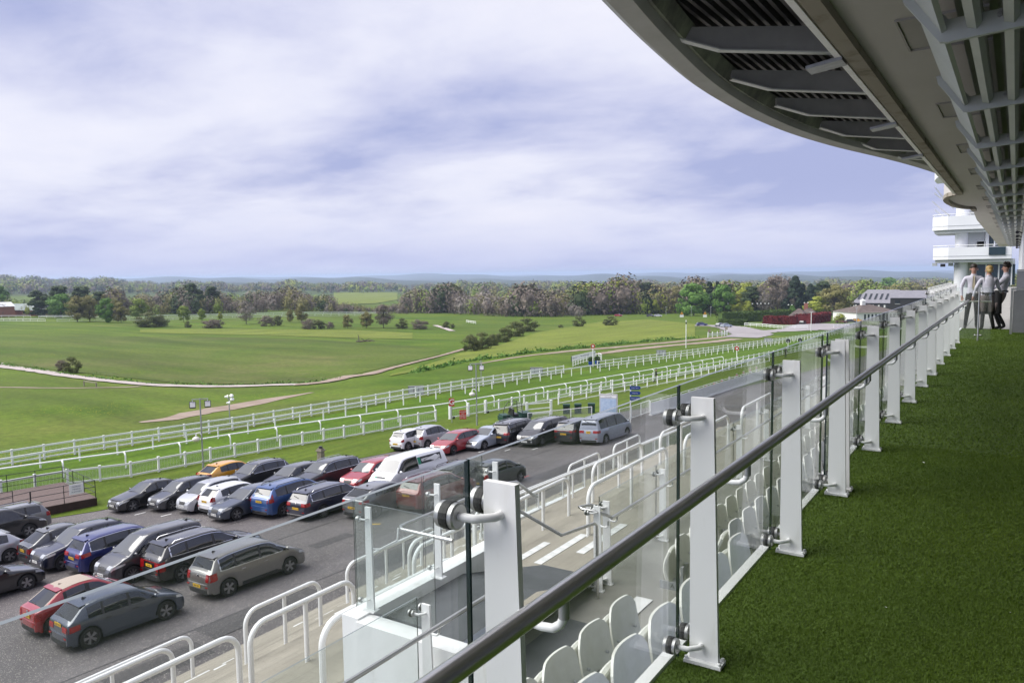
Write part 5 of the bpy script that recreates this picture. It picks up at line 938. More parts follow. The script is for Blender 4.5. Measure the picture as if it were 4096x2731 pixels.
CARS = [
 # nearest row
 ('hatchback', 'dark slate grey hatchback at the front left, tail towards the stand', 'hatch', 'slate', (231.6, 2500, .85), 'LB20 FNX', dict(pz=.86, rim='loops', tl=(.66, .86), tlu=.10, tlin=.42, badge=1.0 - .08, R=.335)),
 ('convertible', 'red small car with a beige fabric roof beside the slate hatchback', 'city', 'red', (110, 2460, .75), 'WO12 EYP', dict(pz=.72, three=True, rr=.25, rb=.07, rf=.62, extra=fabric_roof, tl=(.60, .86), tlin=.68, badge=.87, fin=M_CANV)),
 ('saloon_car', 'black saloon cut off by the left edge behind the red convertible', 'saloon', 'black', None, None, dict(center=on(-95, 2330, .7)[:2])),
 ('hatchback', 'silver car showing only its headlight at the left edge', 'hatch', 'silver', None, None, dict(center=on(-115, 2215, .7)[:2], rear=False)),
 # second row
 ('people_carrier', 'warm grey crossover with silver wheels nearest the steps', 'mpv', 'beige', (794, 2340, .55), 'SP63 HPE', dict(pz=.55, H=1.64, trim=True, tl=(.72, 1.02), tlu=.075, tlin=.62, chrome=True, badge=.92, R=.34, valance=M_PLAST)),
 ('large_suv', 'glossy black SUV with chrome window line beside the warm grey crossover', 'suv', 'black', (599, 2268, .75), 'WX70', dict(pz=.82, L=4.78, rails='chrome', trim=True, tl=(.62, 1.0), tlin=.5, lightbar=.98, badge=1.03, chromebar=.45, rim='twin')),
 ('van_car', 'dark grey box-shaped van car facing the camera with two silver chevrons', 'boxvan', 'grey', (406, 2298.5, .5), 'HY64 HDK', dict(rear=False, pz=.50, bars=True, hl=.86, rim='ten', badge=.80, lightglass=False)),
 ('people_carrier', 'bright deep blue people carrier between the dark van car and navy SUV', 'mpv', 'deepblue', (287, 2233, .8), 'EX65 PVP', dict(pz=.80, trim=True, tl=(.84, 1.02), tlu=.11, tlin=.40)),
 ('large_suv', 'navy SUV with a floating roof facing the camera, plate reads L7 RDS', 'coupe_suv', 'navy', (143.6, 2247, .5), 'L7 RDS', dict(rear=False, pz=.52, L=4.37, W=1.9, H=1.63, hl=.88, bars=True)),
 ('city_car', 'small dark grey rounded car with red tail lamps beside the navy SUV', 'city', 'grey', (90, 2195, .8), 'WX19 DFO', dict(pz=.72, three=True, rr=.25, rb=.07, rf=.62, tl=(.62, .85), tlin=.72, badge=.90)),
 ('people_carrier', 'tall black car at the left edge with spoked wheel, beside the small grey car', 'bigmpv', 'black', None, None, dict(center=on(-30, 2110, .8)[:2], rim='twin')),
 ('estate_car', 'silver estate roof at the left edge by the wooden ramp', 'estate', 'midgrey', None, None, dict(center=on(-10, 2075, 1.0)[:2], rear=False, rails='chrome')),
 # third row
 ('saloon_car', 'black saloon with dark spoked wheels at the left end of the third row', 'saloon', 'black', (450, 2019.6, .5), 'GU19 KBV', dict(rear=False, pz=.46, rim='twin', hl=.87, R=.335)),
 ('hatchback', 'dark grey small hatchback facing the camera beside the black saloon', 'hatch', 'grey', (612, 2014.7, .5), 'SD70 YNG', dict(rear=False, pz=.50, L=3.95, W=1.70, H=1.51, rim='twin', hl=.86)),
 ('hatchback', 'silver rounded hatchback facing the camera in the third row', 'city', 'silver', (728, 2022, .5), 'SJ07 LLO', dict(rear=False, pz=.46, L=3.75, W=1.66, H=1.55, hl=.87)),
 ('hatchback', 'silver white hatchback with bright red tail lamps, tail to the camera', 'hatch', 'white', (818, 2005, .8), 'WP13 BCX', dict(pz=.78, L=3.97, W=1.72, tl=(.78, 1.04), tlin=.72, tlu=.06)),
 ('hatchback', 'blue grey sporty hatchback facing the camera with twin black grilles', 'hatch', 'slate', (857.6, 2056, .45), 'WX16 GDK', dict(rear=False, pz=.42, L=4.32, W=1.77, H=1.43, rim='twin', ws=.72, rf=.55, rr=.13, hl=.87)),
 ('large_suv', 'mid blue SUV with tall red tail lamps in the third row', 'suv', 'blue', (1037, 2009, .9), 'YY20 HZA', dict(pz=.92, L=4.69, tl=(.86, 1.42), tlin=.76, tlu=.075, tltall=True, rim='twin', rails='black', chromebar=.40)),
 ('estate_car', 'dark navy estate with chrome roof rails beside the blue SUV', 'estate', 'navy', (1184, 2035, .65), 'RO61 DCX', dict(pz=.66, rails='chrome', trim=True, tl=(.76, .95), tlu=.065, tlin=.50, rim='multi', badge=.90, chromebar=.36, chrome=True)),
 ('crossover_car', 'mid grey compact crossover between the navy estate and the maroon SUV', 'coupe_suv', 'midgrey', (1410.5, 2032, .62), 'LS21 JBW', dict(pz=.64, L=4.19, H=1.54, tl=(.84, 1.0), tlu=.10, tlin=.60, rim='dark')),
 ('large_suv', 'maroon SUV behind the landing glass, plate reads LT14 PZW', 'suv', 'maroon', (1626.7, 1988.4, .85), 'LT14 PZW', dict(pz=.93, L=4.57, W=1.82, tl=(.95, 1.5), tlin=.80, tlu=.07, tltall=True, chromebar=1.02, rails='chrome')),
 # fourth row
 ('crossover_car', 'bright yellow compact crossover behind the silver cars', 'coupe_suv', 'yellow', (808, 1896, 1.1), None, dict(L=4.13, H=1.57, pz=.7, tl=(.9, 1.1))),
 ('crossover_car', 'black crossover with silver roof line facing the camera beside the yellow car', 'cross', 'black', None, None, dict(ws_at=(967, 1896), rear=False, rails='chrome', trim=True)),
 ('hatchback', 'plain charcoal hatchback facing the camera between two black crossovers', 'hatch', 'grey', None, None, dict(ws_at=(1123, 1905), rear=False, L=4.2)),
 ('large_suv', 'black SUV with chrome window trim facing the camera, left of the red car', 'suv', 'charcoal', None, None, dict(ws_at=(1248, 1892), rear=False, trim=True, rails='chrome')),
 ('crossover_car', 'bright red crossover facing the camera beside the white van', 'cross', 'red', None, None, dict(ws_at=(1440, 1890), rear=False, mirror=None)),
 ('panel_van', 'white panel van with green and black company lettering on its side', 'van', 'white', None, None, dict(ws_at=(1545, 1892), rear=False, extra=van_signs, mirror=None, cat='van', plasticnose=True)),
 ('large_suv', 'black SUV mostly hidden behind the maroon SUV', 'suv', 'black', (1755, 1925, 1.0), None, dict(rails='black', pz=.8)),
 ('city_car', 'dark grey green small hatchback driving clear of the rows', 'city', 'greensage', (1908, 1928, .55), 'WJ17 UTH', dict(pz=.50, R=.30, H=1.49, tl=(.70, .98), tlin=.74, badge=.88, rim='twin', hd=2)),
 # back row along the lawn
 ('city_car', 'tiny white car with black tailgate at the left of the back row', 'city', 'white', (1584, 1775, .6), 'LF15 EUE', dict(pz=.58, L=3.45, W=1.62, tl=(.72, 1.1), tlin=.74, tltall=True)),
 ('hatchback', 'silver small people carrier beside the tiny white car', 'hatch', 'silver', (1657, 1766, .6), 'MB57 EYO', dict(pz=.62, L=3.84, H=1.59, W=1.74, zr=1.02, tl=(.74, 1.0), tlin=.70)),
 ('hatchback', 'bright red hatchback facing the camera in the back row', 'hatch', 'red', (1748, 1800, .45), None, dict(rear=False, L=4.37, W=1.79, H=1.44, rim='dark', mirror=None)),
 ('saloon_car', 'ice blue silver saloon with a barred grille facing the camera', 'saloon', 'iceblue', (1874, 1780.5, .45), 'RJ65 HNN', dict(rear=False, pz=.42, bars=True, L=4.85, badge=.66, hl=.88)),
 ('people_carrier', 'black people carrier with red lamps beside the ice blue saloon', 'bigmpv', 'black', (1996, 1752, .65), 'WD18 OFZ', dict(pz=.72, L=4.6, rails='chrome', trim=True, tl=(.86, 1.04), tlin=.5, badge=1.0, rim='multi')),
 ('people_carrier', 'large charcoal people carrier facing the camera with chrome grille', 'bigmpv', 'charcoal', (2099, 1763, .5), 'SN73 ZXB', dict(rear=False, pz=.44, bars=True, rails='chrome', rim='multi', H=1.70)),
 ('large_suv', 'dark grey SUV with a full width red lamp band in the back row', 'suv', 'charcoal', (2255.5, 1738, .75), 'GU18 VTY', dict(pz=.78, L=4.48, H=1.64, lightbar=1.0, tl=(.88, 1.04), tlu=.08, rails='black')),
 ('people_carrier', 'silver grey tall van-like people carrier at the right end of the back row', 'boxmpv', 'bluesil', (2356, 1731, .9), 'A27 NPW', dict(pz=.92, jp=True, tl=(.84, 1.04), tlu=.06, tlin=.42, R=.33, sill=.19)),
]
for nm, lab, kind, col, px, plate, o in CARS:
    o = dict(o); hd = HD + math.radians(o.pop('hd', 0) + random.Random(lab).uniform(-1.5, 1.5)); rear = o.get('rear', True); k_ = dict(KINDS[kind]); k_.update({a: c for a, c in o.items() if a in k_})
    if 'mirror' in o and o['mirror'] is None: o.pop('mirror')
    if o.get('ws_at'):
        x_, y_ = o.pop('ws_at'); q = on(x_, y_, k_['zb']); d_ = np.array([math.sin(hd), math.cos(hd)]); fr = q[:2] - d_ * (1 - k_['ws']) * k_['L']; P_ = fr; o['center'] = None; c_ = fr + d_ * k_['L'] / 2; o['center'] = (c_[0], c_[1])
        # a car facing the camera has its nose at the near end
    elif px is not None: P_ = pk(*px)
    else: P_ = (0, 0)
    if o.get('rear', True) is False: pass
    hdv = (math.sin(hd), math.cos(hd))
    if px is not None and 'center' not in o: o['center'] = (P_[0] + hdv[0] * k_['L'] / 2, P_[1] + hdv[1] * k_['L'] / 2)
    build_car(nm, lab, kind, col, P_, hd, plate, **o)
# ------------------------------------------------------------------ trees, hedges, woods
def leafmat(name, c1, c2, trans=0.25):
    m_ = mat(name, c1, 0.75, col2=c2, scale=0.45, spec=0.2, detail=8, contrast=(0.3, 0.7)); return m_
LEAF = {'spring': leafmat('spring_leaves', (0.123, 0.181, 0.032), (0.275, 0.341, 0.065)), 'lime': leafmat('lime_leaves', (0.203, 0.246, 0.032), (0.362, 0.392, 0.065)), 'deep': leafmat('deep_leaves', (0.032, 0.070, 0.020), (0.087, 0.152, 0.038)), 'ivy': leafmat('ivy_leaves', (0.029, 0.052, 0.020), (0.080, 0.109, 0.038)), 'green': leafmat('fresh_green_leaves', (0.072, 0.167, 0.029), (0.152, 0.268, 0.052)),
        'olive': leafmat('olive_leaves', (0.152, 0.145, 0.052), (0.268, 0.246, 0.087)), 'twig': leafmat('bare_twigs', (0.138, 0.110, 0.090), (0.217, 0.181, 0.145)), 'twigp': leafmat('pale_twigs', (0.217, 0.189, 0.162), (0.319, 0.283, 0.246)), 'bush': leafmat('bush_leaves', (0.061, 0.084, 0.026), (0.160, 0.167, 0.061)), 'conifer': leafmat('conifer_needles', (0.014, 0.029, 0.017), (0.046, 0.072, 0.038)), 'red': leafmat('red_hedge_leaves', (0.115, 0.016, 0.018), (0.21, 0.04, 0.04)), 'hedge': leafmat('hedge_leaves', (0.041, 0.075, 0.020), (0.109, 0.167, 0.038)), 'blossom': leafmat('white_blossom', (0.609, 0.580, 0.551), (0.812, 0.783, 0.754))}
BARK = mat('bark', (0.085, 0.068, 0.055), 0.9, var=0.3, scale=6)
def leaf_cloud(pts, size, r_, nrm=None):
    """pts: n x 3 centres -> triangles of about the given size"""
    n = len(pts); a = r_.normal(size=(n, 3))
    if nrm is not None: a = a * 0.32 + nrm
    a /= np.linalg.norm(a, axis=1)[:, None]; c = r_.normal(size=(n, 3)); c = np.cross(a, c); c /= np.linalg.norm(c, axis=1)[:, None] + 1e-9
    s = (size * r_.uniform(0.6, 1.4, n))[:, None]; d = np.cross(a, c)
    return np.stack([pts + c * s, pts - c * s * 0.5 + d * s * 0.8, pts - c * s * 0.6 - d * s * 0.75], 1).reshape(-1, 3)
def tri_mesh(name, vv, m_):
    me = bpy.data.meshes.new(name); n = len(vv); me.vertices.add(n); me.vertices.foreach_set('co', vv.astype(np.float32).ravel()); me.loops.add(n); me.loops.foreach_set('vertex_index', np.arange(n, dtype=np.int32)); me.polygons.add(n // 3); me.polygons.foreach_set('loop_start', np.arange(0, n, 3, dtype=np.int32)); me.update(calc_edges=True)
    for q in (m_ if isinstance(m_, list) else [m_]): me.materials.append(q)
    return me
def crown_points(r_, n, h, w, base, shape, clumps):
    """clumps spread through an uneven crown volume"""
    cs = []
    for _ in range(clumps):
        t = r_.uniform(0, 1)
        if shape == 'cone': rad = w * (1 - t) ** 0.85 * 0.95 + 0.03; q = r_.uniform(0.55, 1) ** 0.5
        elif shape == 'col': rad = w * (0.55 + 0.45 * math.sin(math.pi * min(t + .12, 1))); q = r_.uniform(0, 1) ** 0.4
        else: rad = w * math.sqrt(max(0.02, 1 - (2 * t - 0.85) ** 2 / 1.35)); q = r_.uniform(0, 1) ** 0.42
        a = r_.uniform(0, 2 * math.pi); cs.append((math.cos(a) * rad * q, math.sin(a) * rad * q, base + (h - base) * t, (0.27 if shape != 'cone' else 0.15) * w * r_.uniform(0.7, 1.4)))
    cs = np.array(cs); k = r_.integers(0, len(cs), n); p = r_.normal(size=(n, 3)); p /= np.linalg.norm(p, axis=1)[:, None]; p *= r_.uniform(0.5, 1, (n, 1)); q_ = cs[k, :3] + p * cs[k, 3:4] * np.array([1.25, 1.25, 0.85]); ctr = np.array([0, 0, base + (h - base) * .45]); o_ = q_ - ctr; o_ /= np.linalg.norm(o_, axis=1)[:, None] + 1e-6; return q_, cs, p * .8 + o_ * .6
def tree_meshes(seed, h, w, base, shape, leaf, n, size, clumps, trunk=0.018, twigfrac=0.0):
    r_ = np.random.default_rng(seed); p, cs, nr_ = crown_points(r_, n, h, w, base, shape, clumps); vv = leaf_cloud(p, size, r_, nr_)
    cr_ = tri_mesh('crown', vv, LEAF[leaf]); tr = MB(); R0 = h * trunk; tr.tube([(0, 0, -0.3), (0.01 * h, 0, h * 0.25), (-0.01 * h, 0.01 * h, h * 0.55), (0.01 * h, 0, h * 0.86)], [R0 * 1.25, R0, R0 * 0.6, R0 * 0.15], 7)
    for i in r_.choice(len(cs), min(len(cs), 14), replace=False):
        c = cs[i]; z0 = max(h * 0.18, c[2] * 0.55); tr.tube([(0, 0, z0), (c[0] * 0.5, c[1] * 0.5, (z0 + c[2]) / 2 + 0.05 * h), (c[0], c[1], c[2])], [R0 * 0.5, R0 * 0.3, R0 * 0.08], 5)
    if twigfrac:
        for _ in range(int(40 * twigfrac)):
            a = r_.uniform(0, 2 * math.pi); t = r_.uniform(0.3, 1); q = r_.uniform(0.5, 1) * w * math.sqrt(max(.05, 1 - (2 * t - .9) ** 2)); z = base + (h - base) * t; tr.tube([(0, 0, z * 0.62), (math.cos(a) * q * .55, math.sin(a) * q * .55, z * 0.85), (math.cos(a) * q, math.sin(a) * q, z)], [R0 * 0.28, R0 * 0.16, R0 * 0.04], 4)
    return cr_, tr.mesh('trunk', BARK)
SPEC = {'oak': ('round', 'spring', .48, .18, 5200, .34, 46, 0), 'lime': ('round', 'lime', .42, .2, 4200, .30, 40, 0), 'green': ('round', 'green', .46, .08, 5600, .34, 46, 0), 'olive': ('round', 'olive', .46, .15, 4600, .30, 44, .6), 'bare': ('round', 'twig', .46, .2, 4200, .24, 50, 1), 'pale': ('round', 'twigp', .44, .2, 3600, .22, 46, 1), 'ivy': ('col', 'ivy', .24, .10, 4600, .34, 40, .4), 'conifer': ('cone', 'conifer', .22, .05, 5200, .34, 70, 0), 'bigconifer': ('cone', 'conifer', .36, .04, 6500, .36, 90, 0), 'bush': ('round', 'bush', .62, .0, 4200, .36, 40, 0), 'bushy': ('round', 'twig', .66, .0, 3800, .32, 40, .4), 'blossom': ('round', 'blossom', .45, .1, 3000, .3, 36, .3)}
PROTO = {}
for i, (nm, (shape, leaf, wf, bs, n, sz, cl, tw)) in enumerate(SPEC.items()):
    PROTO[nm] = [tree_meshes(100 + i * 7 + j, 10, 10 * wf, 10 * bs, shape, leaf, n, sz, cl, twigfrac=tw) for j in range(2)]
def plant(kind, X, Y, h, label, group=None, cat='tree', name=None, squash=1.0, z=None, seed=0):
    r_ = random.Random('%s%.1f%.1f' % (kind, X, Y))
    cr_, tr_ = PROTO[kind][seed % 2 if seed else r_.randint(0, 1)]; t = thing(name or {'bush': 'bush', 'bushy': 'bush', 'conifer': 'conifer_tree', 'bigconifer': 'conifer_tree', 'ivy': 'ivy_clad_tree'}.get(kind, 'tree'), label, cat, (X, Y, (ground(X, Y) if z is None else z) - 0.02), r_.uniform(0, 6.28), group)
    s = h / 10; t.scale = (s * squash, s * squash, s); put('crown', cr_, t); put('trunk', tr_, t); return t
def px_plant(kind, x, yb, yt, label, group=None, r=None, **k):
    """stand a tree where the photograph shows its foot, with its top where the photograph shows it"""
    P = on(x, yb) if r is None else atr(x, yb, r); d = math.hypot(P[0], P[1]); top = atr(x, yt, d)
    return plant(kind, P[0], P[1], max(0.8, top[2] - P[2]), label, group, z=P[2], **k)
T = px_plant
g1 = 'trees along the far running rail'
for (kd, x, yb, yt, sq, lab) in [('green', -30, 1262, 1128, 1.0, 'large leafy tree at the far left edge above the brick barn'), ('ivy', 160, 1268, 1162, 1.5, 'dark ivy-clad tree just right of the brick barn'), ('green', 245, 1270, 1180, 1.15, 'bright green bushy tree beside the ivy-clad tree'), ('ivy', 240, 1262, 1148, 1.5, 'tall ivy-clad tree behind the bright green tree'), ('olive', 310, 1288, 1190, .9, 'olive tree with two thin trunks by the far rail'), ('olive', 360, 1286, 1186, .8, 'slender olive tree leaning right of the twin-trunk tree'), ('ivy', 330, 1262, 1150, 1.6, 'broad dark ivy tree standing above the olive trees'), ('green', 427, 1290, 1198, .75, 'narrow fresh green tree in front of the far rail'), ('ivy', 402, 1262, 1170, 1.6, 'dark ivy tree rising behind the narrow green tree'), ('bare', 470, 1262, 1166, 1.2, 'bare brown tree above the olive hedge trees'), ('olive', 485, 1290, 1212, .85, 'small olive tree right of the narrow green tree'), ('oak', 553, 1276, 1200, 1.0, 'rounded yellow green tree above the round bush'), ('oak', 735, 1288, 1228, .8, 'small pale green tree on a thin stem before the rail'), ('oak', 808, 1284, 1238, .7, 'second small pale green tree by the rail'), ('lime', 882, 1282, 1248, .6, 'tiny lime green tree close to the rail'), ('pale', 985, 1296, 1205, .9, 'wide bare tree with a dark double trunk by the rail'), ('olive', 1160, 1290, 1240, .6, 'thin sparse sapling near the end of the rail'), ('olive', 1205, 1286, 1220, .8, 'thin sparse tree left of the dead tree'), ('bare', 1535, 1312, 1222, .9, 'dark branching dead tree on the hedge line'), ('olive', 1390, 1312, 1262, .9, 'low thin tree on the hedge line'), ('olive', 1465, 1312, 1250, .9, 'twin thin saplings on the hedge line'), ('ivy', 775, 1255, 1134, 1.3, 'tallest ivy-clad tree breaking the wood skyline'), ('ivy', 850, 1250, 1150, 1.3, 'second ivy crown right of the tallest ivy tree'), ('ivy', 715, 1258, 1205, 1.8, 'dark holly clump inside the brown wood')]:
    T(kd, x, yb, yt, lab, g1, squash=sq)
for (kd, x, yb, yt, sq, lab) in [('bush', 590, 1308, 1254, 1.5, 'large round green bush in front of the far rail'), ('bush', 640, 1306, 1264, 1.2, 'smaller bush merging with the large round bush'), ('bushy', 845, 1312, 1278, 1.5, 'brown bush with a grey dome on the hedge line'), ('bushy', 870, 1312, 1280, 1.2, 'grey brown domed bush next to it on the hedge line'), ('bush', 752, 1310, 1286, .9, 'little bush left of the grey domed bush'), ('bushy', 1065, 1304, 1264, 1.2, 'brown bush below the far rail'), ('bush', 1112, 1302, 1266, .8, 'narrow dark bush below the far rail'), ('bushy', 1235, 1316, 1276, 1.1, 'purplish bush right of the thin tree'), ('bush', 1275, 1316, 1282, 1.2, 'low wide bush near the end of the hedge'), ('bushy', 1318, 1314, 1288, 1.2, 'low bush left of the saplings'), ('bush', 1608, 1314, 1276, 1.0, 'dark round bush right of the dead tree'), ('bushy', 1680, 1317, 1280, 1.4, 'wide brown bush at the end of the hedge line'), ('bush', 1785, 1312, 1287, 1.0, 'small pair of bushes in the grass right of the hedge'), ('bush', 1810, 1312, 1296, 1.0, 'smaller of the bush pair right of the hedge'), ('bush', 1885, 1405, 1344, .95, 'dark bush at the foot of the slanting hedge row'), ('bush', 1925, 1397, 1334, 1.0, 'round bush second in the slanting hedge row'), ('bush', 1970, 1384, 1340, .9, 'third bush up the slanting hedge row'), ('bush', 2018, 1368, 1316, 1.0, 'fourth bush up the slanting hedge row'), ('bush', 2060, 1345, 1290, 1.1, 'fifth bush up the slanting hedge row'), ('bush', 2110, 1325, 1276, 1.4, 'broad dark bush at the top of the slanting hedge row'), ('bush', 2316, 1306, 1270, 1.1, 'rounded bush alone on the right-hand field'), ('bush', 2441, 1302, 1267, 1.3, 'wide bush alone on the crest of the right-hand field'), ('bush', 2243, 1310, 1299, 1.6, 'very small brown bush on the right-hand field'), ('bush', 290, 1492, 1432, .8, 'olive green bush beside the valley path at the left'), ('bushy', 248, 1484, 1440, .8, 'dark leafless bush beside the valley path at the left')]:
    T(kd, x, yb, yt, lab, 'bushes on the downs', cat='bush', squash=sq)
g3 = 'trees behind the access road'
for (kd, x, yb, yt, sq, lab) in [('green', 2775, 1262, 1140, 1.15, 'big rounded dark green tree left of the warning signs'), ('conifer', 2838, 1258, 1125, 1.0, 'left narrow conifer of the three behind the green tree'), ('conifer', 2868, 1258, 1127, 1.0, 'middle narrow conifer of the three behind the green tree'), ('conifer', 2916, 1256, 1136, 1.1, 'right narrow conifer of the three'), ('green', 2890, 1262, 1145, .8, 'fresh green tree between the narrow conifers'), ('lime', 2990, 1256, 1136, 1.0, 'yellow green tree right of the narrow conifers'), ('ivy', 3005, 1258, 1150, 1.5, 'dark ivy tree with pale dead limbs'), ('pale', 3045, 1258, 1152, .7, 'grey dead tree with bare forked limbs'), ('bare', 3110, 1250, 1112, 1.0, 'tall bare tree standing above the wood line'), ('bigconifer', 3178, 1258, 1108, 1.05, 'tallest broad dark conifer near the wood centre'), ('conifer', 3205, 1256, 1132, 1.3, 'dark conifer leaning on the tallest one'), ('bigconifer', 3240, 1254, 1138, .9, 'shorter dark conifer right of the tallest one'), ('ivy', 3280, 1245, 1126, 1.8, 'dark flat-topped pine behind the short conifer'), ('olive', 3335, 1262, 1144, 1.1, 'broad brown oak left of the slate roofed inn'), ('lime', 3265, 1262, 1190, 1.5, 'wide yellow green willow behind the red hedge'), ('green', 3560, 1200, 1115, 1.2, 'bright green rounded tree behind the inn roof'), ('lime', 2944, 1262, 1197, .9, 'bright lime tree near the road junction'), ('lime', 2993, 1264, 1206, .8, 'yellow tree with bare stem near the road junction'), ('pale', 3053, 1258, 1215, .7, 'small whitish leaved tree by the white rails'), ('olive', 2700, 1250, 1150, .9, 'olive tree left of the big green tree'), ('bare', 2640, 1250, 1146, 1.0, 'brown bare tree on the wood edge'), ('lime', 2620, 1256, 1200, .8, 'pale green small tree on the wood edge'), ('green', 3170, 1262, 1222, .7, 'small green tree before the tallest conifer'), ('lime', 3360, 1292, 1256, 1.4, 'low yellow shrub by the inn'), ('bush', 2880, 1262, 1228, 1.2, 'rounded yellow green shrub by the road'), ('ivy', 2590, 1235, 1134, 1.8, 'dark pine on the skyline left of the big tree'), ('ivy', 2540, 1235, 1132, 1.8, 'dark pine on the skyline, left of its twin'), ('olive', 3640, 1215, 1134, 1.2, 'olive tree right of the bright green tree'), ('olive', 3455, 1215, 1130, 1.6, 'olive tree behind the inn roof ridge'), ('bare', 3400, 1225, 1140, 1.3, 'brown tree left of the inn roof ridge')]:
    T(kd, x, yb, yt, lab, g3, squash=sq)
# woods that read as one mass: every tree its own clump of faces, joined as stuff
WK = {'twig': LEAF['twig'], 'olive': LEAF['olive'], 'spring': LEAF['spring'], 'ivy': LEAF['ivy'], 'twigp': LEAF['twigp'], 'lime': LEAF['lime'], 'conifer': LEAF['conifer'], 'blossom': LEAF['blossom']}
_ph = (1 + 5 ** .5) / 2; _iv = np.array([(-1, _ph, 0), (1, _ph, 0), (-1, -_ph, 0), (1, -_ph, 0), (0, -1, _ph), (0, 1, _ph), (0, -1, -_ph), (0, 1, -_ph), (_ph, 0, -1), (_ph, 0, 1), (-_ph, 0, -1), (-_ph, 0, 1)]) / math.hypot(1, _ph)
ICO = np.concatenate([_iv[list(f)] for f in [(0, 11, 5), (0, 5, 1), (0, 1, 7), (0, 7, 10), (0, 10, 11), (1, 5, 9), (5, 11, 4), (11, 10, 2), (10, 7, 6), (7, 1, 8), (3, 9, 4), (3, 4, 2), (3, 2, 6), (3, 6, 8), (3, 8, 9), (4, 9, 5), (2, 4, 11), (6, 2, 10), (8, 6, 7), (9, 8, 1)]])
def wood(name, label, spots, seed, nf=150, size=0.55):
    """spots: (x, y, z, height, half width, leaf)"""
    r_ = np.random.default_rng(seed); keys = list(WK); allv = []; mi = []
    for (x, y, z, h, w, lf) in spots:
        n = nf; con = lf == 'conifer'; t = r_.uniform(0.04, 1, n); a = r_.uniform(0, 2 * np.pi, n); prof = np.sqrt(np.maximum(0.05, 1 - (2 * t - 0.8) ** 2 / 1.5)) if not con else (1 - t) * 0.9 + 0.08; q = r_.uniform(0.45, 1, n) ** 0.6
        lump = 1 + 0.22 * np.sin(a * 3 + h) + 0.15 * np.sin(t * 9 + a * 2)
        p = np.stack([x + np.cos(a) * w * prof * q * lump, y + np.sin(a) * w * prof * q * lump, z + t * h * (1 + .06 * np.sin(a * 2))], 1); o_ = np.stack([np.cos(a) * .8 * prof, np.sin(a) * .8 * prof, (t - .35) * 1.3], 1) + 0.35 * np.stack([np.cos(a * 3 + h), np.sin(a * 3 + h), np.sin(t * 9)], 1); v = leaf_cloud(p, size * h / 10, r_, o_); allv.append(v); mi += [keys.index(lf)] * n
        if not con: core = ICO * np.array([w * .5, w * .5, h * .32]) * r_.uniform(.8, 1.1, (len(ICO), 1)).repeat(1, 1) + np.array([x, y, z + h * .46]); allv.append(core); mi += [keys.index(lf)] * (len(ICO) // 3)
    me = tri_mesh(name, np.concatenate(allv), [WK[k] for k in keys]); me.polygons.foreach_set('material_index', mi); return tag(put(name, me), label, 'wood', kind='stuff')
def band(x0, x1, rfun, n, hr, kinds, seed, wf=0.45):
    """trees in a strip of country: bearings between photograph columns x0..x1, distance from rfun(t)"""
    r_ = random.Random(seed); out = []
    for _ in range(n):
        t = r_.random(); x = x0 + (x1 - x0) * t; ra, rb = rfun(t); r = ra + (rb - ra) * r_.random() ** 1.0; d = ray(x, 1200); d = d / math.hypot(d[0], d[1]); X, Y = d[0] * r, d[1] * r; h = r_.uniform(*hr) * (.95 + .22 * math.sin(x * .017 + seed) + .16 * math.sin(x * .043 + 2 * seed)); out.append((X, Y, ground(X, Y) - 0.3, h, h * wf * r_.uniform(0.8, 1.25), r_.choices([k for k, _ in kinds], [c for _, c in kinds])[0]))
    return out
BR = [('twig', 6), ('olive', 3), ('twigp', 1.2), ('ivy', 1), ('spring', 1)]
GRN = [('twig', 4), ('olive', 4), ('spring', 2.5), ('ivy', 1.6), ('lime', 1.6), ('conifer', .7)]
lin = lambda *p: (lambda t: tuple(np.interp(t, [q[0] for q in p], [q[i] for q in p]) for i in (1, 2)))
wood('far_wood', 'brown spring wood behind the far running rail', band(420, 1330, lin((0, 480, 600), (.6, 480, 640), (1, 500, 640)), 270, (7.5, 13), BR, 1), 1, 260, .5)
wood('far_wood', 'low scrubby wood in the gap below the distant pale field', band(1300, 1640, lin((0, 480, 570), (1, 480, 570)), 90, (4, 6.5), BR, 11), 11, 160, .5)
wood('far_wood', 'thin wood behind the brick barn at the left', band(-200, 470, lin((0, 520, 640), (1, 490, 600)), 110, (6, 10), GRN, 2), 2, 220, .42)
wood('far_wood', 'brown and olive wood filling the valley at the centre', band(1620, 2330, lin((0, 520, 760), (.5, 430, 740), (1, 420, 640)), 480, (9, 16), BR, 3), 3, 240, .5)
wood('far_wood', 'mixed spring wood behind the access road', band(2280, 3000, lin((0, 450, 700), (.4, 460, 720), (1, 470, 760)), 440, (12, 20), GRN, 4), 4, 260, .5)
wood('far_wood', 'mixed spring wood behind the inn', band(2980, 4250, lin((0, 500, 760), (.3, 620, 860), (1, 640, 900)), 360, (12, 19), GRN, 5), 5, 260, .5)
wood('far_wood', 'hazy wooded slopes beyond the nearest woods', band(1660, 4200, lin((0, 800, 1500), (1, 800, 1500)), 860, (11, 18), GRN, 6), 6, 70, 0.8)
wood('far_wood', 'hazy wooded hill on the left horizon', band(-500, 1500, lin((0, 1450, 2900), (.45, 1500, 2900), (1, 1800, 2600)), 1500, (12, 19), GRN, 7, .6), 7, 46, 1.05)
wood('far_wood', 'far blue wooded country on the right horizon', band(1200, 4300, lin((0, 1500, 3000), (1, 1500, 3000)), 1500, (12, 18), GRN, 8, .6), 8, 40, 1.1)
wood('far_wood', 'scattered hedgerow trees in the far left fields', band(-300, 1300, lin((0, 660, 760), (1, 700, 800)), 120, (8, 12), GRN, 9), 9, 90, .7)
